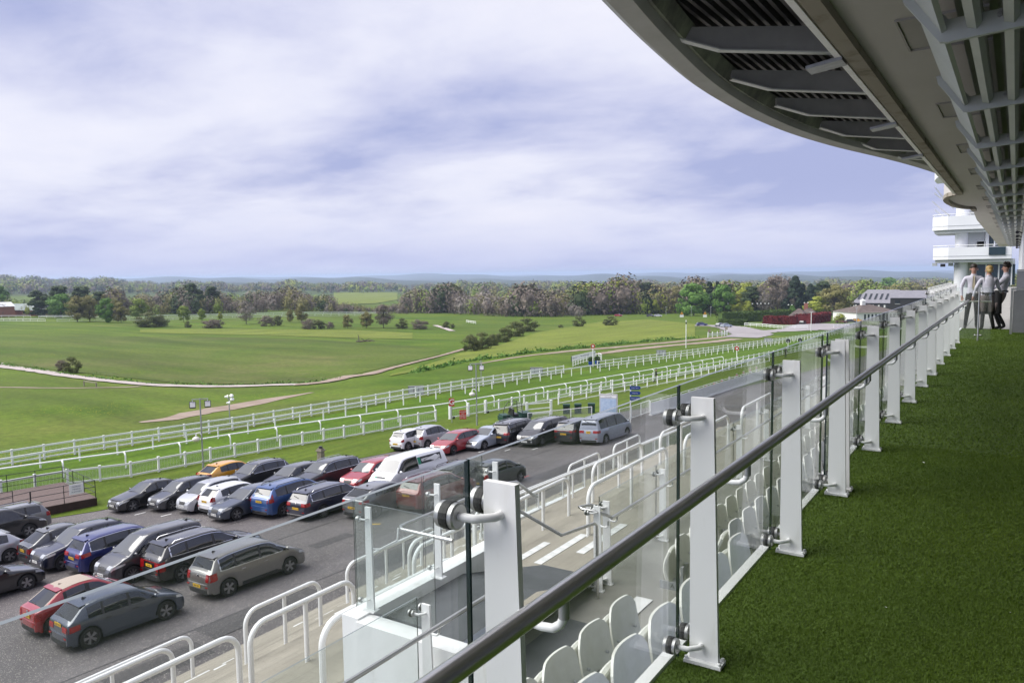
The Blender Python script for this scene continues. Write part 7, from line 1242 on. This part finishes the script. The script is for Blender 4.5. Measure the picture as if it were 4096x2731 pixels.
P = on(2945, 1262); t = thing('road_sign', 'grey backed road sign with a rounded top', 'sign', tuple(P), face_cam(P)); b = MB(); b.box((0, 0, 2.2), (2.4, .1, 2.4)); b.lathe([(1.2, -.05), (1.2, .05)], (0, 0, 3.1), 20, axis='y'); b.build('back', M_FS, t); b = MB(); b.bar((-.8, .1, 0), (-.8, .1, 2), .12, .12, up=(0, 1, 0)); b.bar((.8, .1, 0), (.8, .1, 2), .12, .12, up=(0, 1, 0)); b.build('legs', GALV, t)
for k, (x, yb, yt) in enumerate([(2905, 1262, 1213), (3002, 1262, 1214), (3036, 1262, 1213), (3067, 1260, 1213), (3200, 1258, 1215), (3224, 1262, 1210), (3275, 1258, 1214), (3375, 1258, 1216), (3408, 1258, 1222), (3160, 1262, 1218)]):
    P = on(x, yb); h = htop(P, x, yt); t = thing('street_lamp', 'far street lamp with two white lanterns near the lodge, number %s from the left' % ('one', 'two', 'three', 'four', 'five', 'six', 'seven', 'eight', 'nine', 'ten')[k], 'street lamp', tuple(P), face_cam(P), 'lamps by the lodge'); b = MB(); b.tube([(0, 0, 0), (0, 0, h)], .09, 6); b.build('pole', BLACK, t); b = MB(); b.bar((-.9, 0, h), (.9, 0, h), .08, .08); b.build('arm', BLACK, t)
    for sx in (-.9, .9): b = MB(); b.ball((sx, 0, h - .15), (.36, .36, .28), 8, 6); b.build('lantern', M_SIGNW, t)
for (x, yb, yt, lab) in [(2843, 1268, 1227, 'thin dark street light column left of the lime trees'), (2765, 1266, 1226, 'thin street light column by the warning signs'), (2664, 1262, 1228, 'thin street light column near the wood edge'), (3244, 1325, 1248, 'white lamp column in front of the lodge'), (3426, 1300, 1230, 'tall thin pole by the white pavilion')]:
    P = on(x, yb); h = htop(P, x, yt); t = thing('lamp_column', lab, 'lamp column', tuple(P), face_cam(P)); b = MB(); b.tube([(0, 0, 0), (0, 0, h)], .12, 6); b.build('pole', WHITE if x == 3244 else GALV, t); b = MB(); b.bar((-.5, 0, h), (.5, 0, h), .2, .15); b.build('lamp', M_LGREY, t)
M_SLATE = mat('slate_roof', (0.17, 0.165, 0.19), 0.7, col2=(0.23, 0.225, 0.25), scale=.6, streak=(1, 1, 4)); M_TILER = mat('brown_tile_roof', (0.075, 0.055, 0.048), 0.85, col2=(0.135, 0.105, 0.09), scale=.7); M_CLAD = mat('black_weatherboard', (0.022, 0.02, 0.02), .7, var=.2, scale=4); M_BRICK = mat('red_brick', (0.27, 0.105, 0.075), .9, col2=(.36, .16, .12), scale=2.5); M_REND = mat('white_render', (.78, .78, .78), .8, var=.03); M_WIN = mat('dark_window', (.02, .025, .03), .08); M_SHED = mat('grey_green_sheet_roof', (.16, .20, .19), .6, var=.1, scale=.5)
def house(name, label, px0, px1, yb, yeave, yridge, depth, wall, roof, hip=.35, hip2=None, cat='building', over=.5, r0=None):
    A, B = (on(px0, yb), on(px1, yb)) if r0 is None else (atr(px0, yb, r0), atr(px1, yb, r0)); A[2] = B[2] = min(A[2], B[2]); d = B - A; l = float(np.hypot(d[0], d[1])); t = thing(name, label, cat, tuple(A), math.atan2(d[1], d[0])); he = htop(A, px0, yeave); hr = htop(A, px0, yridge)
    b = MB(); b.box((l / 2, depth / 2, he / 2 - .5), (l, depth, he + 1)); b.build('wall', wall, t); o = over; a0, a1 = l * hip, l * (1 - (hip2 if hip2 is not None else hip)); b = MB()
    v = [(-o, -o, he - .2), (l + o, -o, he - .2), (l + o, depth + o, he - .2), (-o, depth + o, he - .2), (a0, depth / 2, hr), (a1, depth / 2, hr)]; b.add(v, [(0, 1, 5, 4), (2, 3, 4, 5), (1, 2, 5), (3, 0, 4), (3, 2, 1, 0)]); rf = b.build('roof', roof, t)
    def win(x0, x1, z0, z1, nm='window', m_=M_WIN, fr=M_REND):
        b = MB(); b.box((l * (x0 + x1) / 2, -.06, he * (z0 + z1) / 2), (l * (x1 - x0), .1, he * (z1 - z0))); w_ = b.build(nm, m_, t); b = MB(); b.box((l * (x0 + x1) / 2, -.10, he * z0 - .06), (l * (x1 - x0) + .2, .2, .12)); b.build('sill', fr, w_); return w_
    def sky_(x0, z0, w_, hh_):
        s0 = (z0 * hr + (1 - z0) * he); f = lambda xx, zz_: (l * xx, -o + (depth / 2 + o) * ((zz_ - (he - .2)) / (hr - he + .2)) - .12, zz_ + .06); b = MB(); z1 = s0 + (hr - he) * hh_; p = [f(x0, s0), f(x0 + w_, s0), f(x0 + w_ + .02, z1), f(x0 + .02, z1)]; b.add(p + [(q[0], q[1] - .1, q[2] + .12) for q in p], [(0, 1, 2, 3), (7, 6, 5, 4), (0, 4, 5, 1), (1, 5, 6, 2), (2, 6, 7, 3), (3, 7, 4, 0)]); b.build('skylight', M_WIN, rf)
    return t, win, sky_, l, he, hr
t, win, sky_, l, he, hr = house('inn', 'large black boarded inn with a slate roof and six skylights', 3408, 3585, 1252, 1210, 1160, 22, M_CLAD, M_SLATE, .27, .0)
for k in range(6): sky_(.10 + .125 * k, .25, .045, .42)
for k in range(6): win(.07 + .13 * k, .105 + .13 * k, .58, .8, m_=M_REND)
t, win, sky_, l, he, hr = house('inn_wing', 'white wing of the inn with a grey tiled roof at the right', 3588, 3700, 1250, 1212, 1180, 14, M_REND, M_TILER, .3, .0)
win(.16, .30, .45, .85); win(.45, .6, .45, .85)
t, win, sky_, l, he, hr = house('inn_range', 'rear slate roofed range of the inn', 3560, 3760, 1240, 1190, 1163, 18, M_CLAD, M_SLATE, .1, .0, r0=430)
win(.1, .2, .5, .8)
t, win, sky_, l, he, hr = house('pavilion', 'low white pavilion with a brown hipped roof and lantern', 3428, 3600, 1284, 1250, 1222, 18, M_REND, M_TILER, .42)
for k in range(9): win(.16 + .085 * k, .20 + .085 * k, .15, .8)
b = MB(); b.box((l * .42, 9, hr + .4), (1.6, 1.6, 2.2)); b.add([(l * .42 - 1, 8, hr + 1.5), (l * .42 + 1, 8, hr + 1.5), (l * .42 + 1, 10, hr + 1.5), (l * .42 - 1, 10, hr + 1.5), (l * .42, 9, hr + 2.4)], [(0, 1, 4), (1, 2, 4), (2, 3, 4), (3, 0, 4)]); b.build('lantern', M_REND, t)
t, win, sky_, l, he, hr = house('lodge', 'brown tiled lodge with two steep hipped roofs behind red hedges', 3148, 3225, 1287, 1268, 1236, 14, M_BRICK, M_TILER, .45)
win(.3, .45, .2, .7)
t2, win, sky_, l, he, hr = house('lodge_wing', 'right-hand steep hipped roof of the brown lodge with chimney', 3195, 3272, 1284, 1264, 1234, 12, M_BRICK, M_TILER, .4); b = MB(); b.box((l * .35, 6, hr + .5), (1.6, 1.2, 3)); b.build('chimney', M_BRICK, t2); win(.5, .7, .2, .7)
t, win, sky_, l, he, hr = house('brick_barn', 'red brick barn with a grey roof at the left edge', -60, 140, 1264, 1238, 1216, 16, M_BRICK, M_SHED, .0, .18)
win(.78, .87, .45, .85, 'arched_opening'); win(.5, .57, .0, .6, 'door', M_CLAD)
t, win, sky_, l, he, hr = house('barn_range', 'long low pale roofed range behind the brick barn', -160, 60, 1258, 1230, 1214, 14, M_BRICK, mat('pale_roof', (.55, .56, .58), .6), .0, .05, r0=520); win(.6, .7, .1, .5)
# far parked cars: small, so body and glass only
def far_car(x, y, col, rz, label):
    P = on(x, y); t = thing('parked_car', label, 'car', tuple(P), rz, 'far parked cars'); b = MB(); prof = [(-2.15, .35), (-2.2, .8), (-1.9, .95), (-1.5, 1.4), (.2, 1.48), (.95, .98), (1.9, .82), (2.15, .6), (2.1, .35)]
    for (w0, nm, m_) in ((.88, 'body', PAINT[col]),):
        n = len(prof); v = [(p[0], -w0 * (.78 if p[1] > 1.2 else 1), p[1]) for p in prof] + [(p[0], w0 * (.78 if p[1] > 1.2 else 1), p[1]) for p in prof]; b.add(v, [tuple(range(n)), tuple(range(2 * n - 1, n - 1, -1))] + [(i, n + i, n + (i + 1) % n, (i + 1) % n) for i in range(n)]); b.build(nm, m_, t, True, 30)
    for sy in (-1, 1): b = MB(); b.add([(-1.75, sy * .86, 1.0), (.75, sy * .86, 1.0), (.15, sy * .735, 1.38), (-1.4, sy * .735, 1.36)], [(0, 1, 2, 3) if sy < 0 else (3, 2, 1, 0)]); b.build('side_window', M_CG, t)
    for (a, c) in (((.93, 1.0), (.25, 1.45)), ((-1.88, .98), (-1.52, 1.38))): b = MB(); s_ = .02 if a[0] > 0 else -.02; b.add([(a[0] + s_, -.75, a[1]), (a[0] + s_, .75, a[1]), (c[0] + s_, .62, c[1]), (c[0] + s_, -.62, c[1])], [(0, 1, 2, 3) if a[0] > 0 else (3, 2, 1, 0)]); b.build('screen', M_CW, t)
    for sx in (-1.35, 1.35):
        for sy in (-.8, .8): b = MB(); b.lathe([(.32, -.1), (.32, .1)], (sx, sy, .32), 12, axis='y'); b.build('wheel', M_TYRE, t)
for (x, y, c_, rz, lab) in [(2807, 1303, 'deepblue', .6, 'blue car alone on the access road bend'), (2882, 1307, 'midgrey', 1.2, 'silver grey car pair, left, on the access road'), (2905, 1309, 'iceblue', 1.0, 'white and blue car right of the silver one'), (2948, 1291, 'silver', .1, 'silver car behind the low hedge'), (2972, 1292, 'slate', .2, 'grey car peeping over the low hedge'), (3028, 1263, 'white', .0, 'white car by the paddock rail'), (3050, 1261, 'white', .1, 'second white car by the paddock rail'), (3213, 1297, 'charcoal', 1.4, 'dark car parked against the red hedge'), (3365, 1292, 'maroon', .1, 'dark red car by the inn car park rail'), (3405, 1291, 'charcoal', .1, 'black car by the inn car park rail'), (3385, 1280, 'slate', 1.4, 'dark car facing out in the inn car park'), (3430, 1288, 'yellow', .0, 'yellow car in front of the pavilion'), (3335, 1262, 'charcoal', .0, 'dark car at the back of the inn car park, left'), (3372, 1263, 'silver', .1, 'silver car at the back of the inn car park'), (3402, 1262, 'black', .1, 'black car at the back of the inn car park, right'), (35, 1254, 'white', .3, 'white car by the brick barn'), (2602, 1267, 'charcoal', .2, 'dark car on the road below the wood'), (2632, 1267, 'silver', .2, 'silver car on the road below the wood'), (2474, 1266, 'red', .1, 'red car at the far road bend')]: far_car(x, y, c_, rz, lab)
# fallen dead tree and bench rail in the valley
P = on(1455, 1370); t = thing('fallen_tree', 'fallen dead tree lying in the valley grass', 'dead tree', tuple(P)); b = MB()
for (a, c, r_) in [((-3, 0, .2), (4, .5, .5), .3), ((-2, 0, .4), (-2.6, .3, 2.4), .16), ((0, 0, .4), (2, 1.2, 1.3), .14), ((1.5, 0, .4), (5, -1, 1.2), .14), ((0.5, 0, .4), (-.5, -1, 1.4), .1)]: b.tube([a, ((a[0] + c[0]) / 2, (a[1] + c[1]) / 2 + .2, (a[2] + c[2]) / 2 + .1), c], [r_, r_ * .8, r_ * .3], 6)
b.build('limbs', BARK, t)['kind'] = 'stuff'
P = on(362, 1546); t = thing('height_barrier', 'short slanted white timber rail on posts beside the thin path', 'barrier', tuple(P), .3); b = MB(); b.bar((-1.1, 0, .75), (1.1, 0, .55), .1, .12); b.build('rail', M_CANV, t); b = MB(); b.bar((-1.1, 0, 0), (-1.1, 0, .8), .12, .12, up=(0, 1, 0)); b.build('post', M_STONE, t); b = MB(); b.bar((1.0, 0, 0), (1.0, 0, .6), .12, .12, up=(0, 1, 0)); b.build('post', M_STONE, t)
# equipment boxes behind the far rail
for (x, y, lab) in [(1665, 1570, 'dark grey equipment box behind the far rail, left of centre'), (2146, 1490, 'dark grey equipment box behind the far rail near the name board'), (2645, 1414, 'dark grey equipment box behind the far rail by the white pole'), (3072, 1362, 'dark grey equipment box behind the far rail at the right')]:
    P = on(x, y + 6); t = thing('equipment_box', lab, 'box', tuple(P), face_cam(P), 'boxes behind the far rail'); b = MB(); b.box((0, 0, .5), (1.9, .5, 1.0)); b.build('cabinet', M_PANEL, t); b = MB(); [b.box((-.6 + .6 * k, -.26, .5), (.5, .03, .8)) for k in range(3)]; b.build('doors', M_FS, t)['kind'] = 'stuff'
# ------------------------------------------------------------------ people
M_SKIN = mat('skin', (0.46, 0.26, 0.20), 0.55); M_SHIRT = mat('white_shirt', (0.52, 0.51, 0.58), 0.8, var=.08, scale=9); M_TROU = mat('black_trousers', (0.012, 0.012, 0.014), .8); M_TAUPE = mat('taupe_trousers', (0.155, 0.125, 0.12), .8, var=.1, scale=14); M_TIE = mat('pale_gold_tie', (.42, .37, .26), .6); M_HBR = mat('dark_brown_hair', (.022, .013, .009), .55, var=.3, scale=60); M_HBL = mat('blonde_hair', (.42, .28, .10), .5, var=.25, scale=60); M_SHOE = mat('black_shoe', (.01, .01, .011), .35); M_JKT = mat('dark_jacket', (.02, .02, .024), .8); M_JEAN = mat('grey_jeans', (.09, .09, .10), .85)
def skin_body(J, E, Rr, cls, mats, name='body'):
    names = list(J); me = bpy.data.meshes.new(name); me.from_pydata([J[n] for n in names], [(names.index(a), names.index(c)) for a, c in E], []); o = bpy.data.objects.new(name, me); COL.objects.link(o); md = o.modifiers.new('s', 'SKIN'); md.use_smooth_shade = True; sv = me.skin_vertices[0].data
    for i, n in enumerate(names):
        r = Rr[n]; sv[i].radius = r if isinstance(r, tuple) else (r, r); sv[i].use_root = (n == 'pel')
    sb = o.modifiers.new('d', 'SUBSURF'); sb.levels = 2; sb.render_levels = 2; dg = bpy.context.evaluated_depsgraph_get(); m2 = bpy.data.meshes.new_from_object(o.evaluated_get(dg)); bpy.data.objects.remove(o); m2.materials.clear()
    for m_ in mats: m2.materials.append(m_)
    for p in m2.polygons: p.material_index = cls(p.center); p.use_smooth = True
    return m2
def person(label, P, head, arms, legs, lean=(0, 0), hair='short', hmat=None, upper=None, thigh=None, shin=None, h=1.75, head_turn=0.0, extra=None, sleeve=True):
    s = h / 1.75; t = thing('person', label, 'person', tuple(P), head); t.scale = (s, s, s); lx, ly = lean
    J = {'pel': (0, 0, .96), 'wst': (lx * .3, ly * .3, 1.10), 'chs': (lx * .8, ly * .8, 1.32), 'nk0': (lx, ly, 1.47), 'nk1': (lx * 1.05, ly * 1.05 + .015, 1.54), 'hd0': (lx * 1.1, ly * 1.1 + .03, 1.605), 'hd1': (lx * 1.1, ly * 1.1 + .025, 1.67), 'hd2': (lx * 1.1, ly * 1.1 + .01, 1.725)}
    Rr = {'pel': (.15, .115), 'wst': (.135, .10), 'chs': (.165, .115), 'nk0': (.085, .07), 'nk1': .052, 'hd0': (.066, .078), 'hd1': (.078, .095), 'hd2': (.055, .066)}
    E = [('pel', 'wst'), ('wst', 'chs'), ('chs', 'nk0'), ('nk0', 'nk1'), ('nk1', 'hd0'), ('hd0', 'hd1'), ('hd1', 'hd2')]
    for k, sg in (('L', -1), ('R', 1)):
        el, wr, hn = arms[k]; J.update({'sh' + k: (lx + sg * .185, ly, 1.42), 'el' + k: el, 'wr' + k: wr, 'hn' + k: hn}); Rr.update({'sh' + k: .062, 'el' + k: .048, 'wr' + k: .033, 'hn' + k: .036}); E += [('chs', 'sh' + k), ('sh' + k, 'el' + k), ('el' + k, 'wr' + k), ('wr' + k, 'hn' + k)]
        kn, an, toe = legs[k]; J.update({'hp' + k: (sg * .095, 0, .88), 'kn' + k: kn, 'an' + k: an, 'to' + k: toe}); Rr.update({'hp' + k: (.10, .105), 'kn' + k: .064, 'an' + k: .048, 'to' + k: (.045, .032)}); E += [('pel', 'hp' + k), ('hp' + k, 'kn' + k), ('kn' + k, 'an' + k), ('an' + k, 'to' + k)]
    wrists = [Vector(J['wrL']), Vector(J['wrR'])]; hands = [Vector(J['hnL']), Vector(J['hnR'])]; ankl = [Vector(J['anL']), Vector(J['anR'])]; kns = [Vector(J['knL']), Vector(J['knR'])]
    def cls(c):
        for hv, wv_ in zip(hands, wrists):
            if (c - hv).length < (hv - wv_).length * .95 and c.z < 1.5: return 0
        if c.z > 1.505: return 0
        if c.z > .985: return 1
        if c.z < .075: return 4
        for hv, wv_ in zip(hands, wrists):
            if (c - wv_).length < .07 and abs(c.x) > .2: return 1
        return 2 if c.z > .52 else 3
    put('body', skin_body(J, E, Rr, cls, [M_SKIN, upper or M_SHIRT, thigh or M_TROU, shin or M_TROU, M_SHOE]), t)
    hc = Vector(J['hd1']) + Vector((0, -.012, .02)); b = MB(); r_ = random.Random(3); turn = Matrix.Rotation(head_turn, 3, 'Z')
    if hair: 
        b.ball(tuple(hc + Vector((0, -.008, .022))), (.092, .106, .085), 14, 10, jit=.035, rnd=r_)
        if hair == 'curly': [b.ball(tuple(hc + Vector((r_.uniform(-.08, .08), r_.uniform(-.09, .06), .045 + r_.uniform(0, .05)))), .04, 8, 6) for _ in range(16)]
        if hair == 'bun': b.ball(tuple(hc + Vector((0, -.105, -.045))), (.05, .045, .045), 10, 8); b.ball(tuple(hc + Vector((0, -.05, -.03))), (.082, .07, .08), 12, 8)
        b.build('hair', hmat, t, True, 60)
    f = Vector(J['hd0']); b = MB(); b.add([tuple(f + Vector(q)) for q in ((-.014, .078, .0), (.014, .078, .0), (0, .105, .008), (0, .080, .055))], [(0, 1, 2), (1, 3, 2), (3, 0, 2), (0, 3, 1)]); b.build('nose', M_SKIN, t)
    for sg in (-1, 1): b = MB(); b.ball(tuple(f + Vector((sg * .03, .080, .055))), (.011, .008, .007), 8, 6); b.build('eye', M_HBR, t); b = MB(); b.ball(tuple(f + Vector((sg * .088, .0, .03))), (.014, .025, .034), 8, 6); b.build('ear', M_SKIN, t, True)
    b = MB(); b.box(tuple(f + Vector((0, .083, -.022))), (.045, .012, .010)); b.build('mouth', mat('lips', (.30, .12, .11), .5) if 'lips' not in bpy.data.materials else bpy.data.materials['lips'], t)
    for k in 'LR':
        w_, hn = Vector(J['wr' + k]), Vector(J['hn' + k]); d = (hn - w_).normalized(); sd_ = d.cross(Vector((0, 1, 0)));
        if sd_.length < .1: sd_ = Vector((1, 0, 0))
        sd_.normalize(); fb = MB()
        for j in range(4): base = hn + sd_ * (.024 - .016 * j); fb.tube([base, base + d * (.04 + .008 * (j in (1, 2))), base + d * (.062 + .010 * (j in (1, 2))) + Vector((0, .018, 0))], [.010, .009, .006], 6)
        fb.tube([w_ + (hn - w_) * .5, hn + sd_ * .04 * (1 if k == 'L' else -1) + Vector((0, .02, 0)), hn + sd_ * .045 * (1 if k == 'L' else -1) + d * .03 + Vector((0, .025, 0))], [.013, .010, .007], 6); fb.build('fingers', M_SKIN, t, True)['kind'] = 'stuff'
    b = MB(); b.lathe([(.066, 1.485), (.064, 1.525), (.058, 1.53), (.058, 1.49)], (lx, ly + .005, 0), 14); 
    if (upper or M_SHIRT) is M_SHIRT: b.build('collar', M_SHIRT, t, True)
    if extra: extra(t, J)
    return t
def tie(t, J):
    b = MB(); y = .118; v = [(-.018, y - .02, 1.475), (.018, y - .02, 1.475), (.02, y, 1.44), (.036, y + .022, 1.14), (.0, y + .018, 1.05), (-.036, y + .022, 1.14), (-.02, y, 1.44)]; n = len(v); b.add(v + [(p[0], p[1] + .012, p[2]) for p in v], [tuple(range(n - 1, -1, -1)), tuple(range(n, 2 * n))] + [(i, (i + 1) % n, n + (i + 1) % n, n + i) for i in range(n)]); b.build('tie', M_TIE, t)
def apron(t, J):
    b = MB(); rows = []
    for i in range(9):
        z = 1.04 - .075 * i; rows.append([(.175 * math.sin(a) * (1 + .02 * i), .035 + .135 * math.cos(a) * (1 + .035 * i), z) for a in np.linspace(-1.75, 1.75, 13)])
    b.grid(rows); b.build('apron', M_TROU, t, True); b = MB(); b.lathe([(.155, 1.0), (.158, 1.05), (.15, 1.05), (.15, 1.0)], (0, 0, 0), 18); o = b.build('waistband', M_TROU, t, True)
A0 = at(3887, 1309, DZ); A1 = at(3945, 1317, DZ); A2 = at(4000, 1313, DZ)
person('smiling man in white shirt and pale tie with a hand in his pocket', (A0[0], A0[1], DZ - .06), math.pi + .1, {'L': ((-.30, .0, 1.17), (-.22, .06, .98), (-.19, .08, .92)), 'R': ((.28, -.02, 1.16), (.27, .05, .93), (.26, .07, .85))}, {'L': ((-.10, .05, .50), (-.11, .03, .09), (-.13, .17, .035)), 'R': ((.12, -.04, .50), (.15, -.16, .10), (.17, -.03, .035))}, hair='short', hmat=M_HBR, extra=tie, h=1.76)
person('blonde woman in white shirt and black apron seen from behind', (A1[0], A1[1], DZ - .03), .25, {'L': ((-.28, .0, 1.18), (-.33, .06, .95), (-.33, .09, .87)), 'R': ((.27, .10, 1.20), (.38, .25, 1.05), (.42, .32, 1.02))}, {'L': ((-.09, .05, .50), (-.13, -.08, .09), (-.14, .05, .035)), 'R': ((.10, .06, .50), (.19, .10, .09), (.21, .23, .035))}, lean=(.03, .04), hair='bun', hmat=M_HBL, thigh=M_TAUPE, extra=apron, h=1.68)
person('dark curly haired man in white shirt leaning back, seen in profile', (A2[0], A2[1], DZ - .04), math.pi / 2 + .15, {'L': ((-.26, .10, 1.20), (-.12, .28, 1.28), (-.08, .33, 1.34)), 'R': ((.25, .06, 1.18), (.22, .25, 1.02), (.20, .31, 1.0))}, {'L': ((-.10, .16, .52), (-.12, .02, .09), (-.12, .16, .035)), 'R': ((.11, .10, .51), (.12, -.12, .09), (.13, .02, .035))}, lean=(0, -.10), hair='curly', hmat=M_HBR, thigh=M_TAUPE, extra=apron, h=1.76)
P = on(2624, 1531); person('man in dark jacket and grey jeans walking by the white fence', tuple(P), math.radians(-70), {'L': ((-.27, .05, 1.17), (-.24, .14, .95), (-.23, .17, .88)), 'R': ((.27, -.06, 1.17), (.25, -.02, .93), (.25, .02, .86))}, {'L': ((-.09, .14, .52), (-.10, .02, .09), (-.10, .15, .035)), 'R': ((.10, -.06, .50), (.10, -.30, .12), (.10, -.19, .04))}, hair='short', hmat=M_HBR, upper=M_JKT, thigh=M_JEAN, shin=M_JEAN, h=1.8)
P = on(3142, 1432); person('dark dressed person standing near the far crowd fence, seen through glass', tuple(P), math.radians(-120), {'L': ((-.27, .05, 1.17), (-.24, .10, .95), (-.23, .13, .88)), 'R': ((.27, .0, 1.17), (.25, .05, .93), (.25, .08, .86))}, {'L': ((-.09, .04, .50), (-.10, .0, .09), (-.10, .13, .035)), 'R': ((.10, .02, .50), (.11, -.04, .09), (.12, .09, .04))}, hair='short', hmat=M_HBR, upper=M_JKT, thigh=M_JKT, shin=M_JKT, h=1.8)
b = MB(); c_ = thing('drink_bottle', 'small red and green bottle held up by the curly haired man', 'bottle', (A2[0] - .30, A2[1] - .12, DZ + 1.42)); b.lathe([(.025, -.08), (.028, .02), (.012, .06), (.012, .1)], (0, 0, 0), 10); b.build('bottle_body', mat('bottle_green', (.05, .22, .04), .2), c_, True); b = MB(); b.lathe([(.030, .06), (.030, .10)], (0, 0, 0), 10); b.build('cap', M_RED, c_, True)
# ------------------------------------------------------------------ air
HZ_BOX = MB(); zlo_ = -1 + min(v.co.z for v in terrain.data.vertices); HZ_BOX.box((-2000, 6000, (zlo_ + 40) / 2), (40000, 40000, 40 - zlo_)); hm = bpy.data.materials.new('haze_air'); hm.use_nodes = True; t_ = hm.node_tree; t_.nodes.clear(); ov = t_.nodes.new('ShaderNodeOutputMaterial'); pv = t_.nodes.new('ShaderNodeVolumePrincipled'); pv.inputs['Color'].default_value = (.62, .76, 1.0, 1); pv.inputs['Density'].default_value = 1.3e-4; pv.inputs['Anisotropy'].default_value = 0.2; t_.links.new(pv.outputs[0], ov.inputs['Volume'])
hz_o = HZ_BOX.build('haze', hm); tag(hz_o, 'thin bluish haze over the far country', 'haze', kind='stuff')
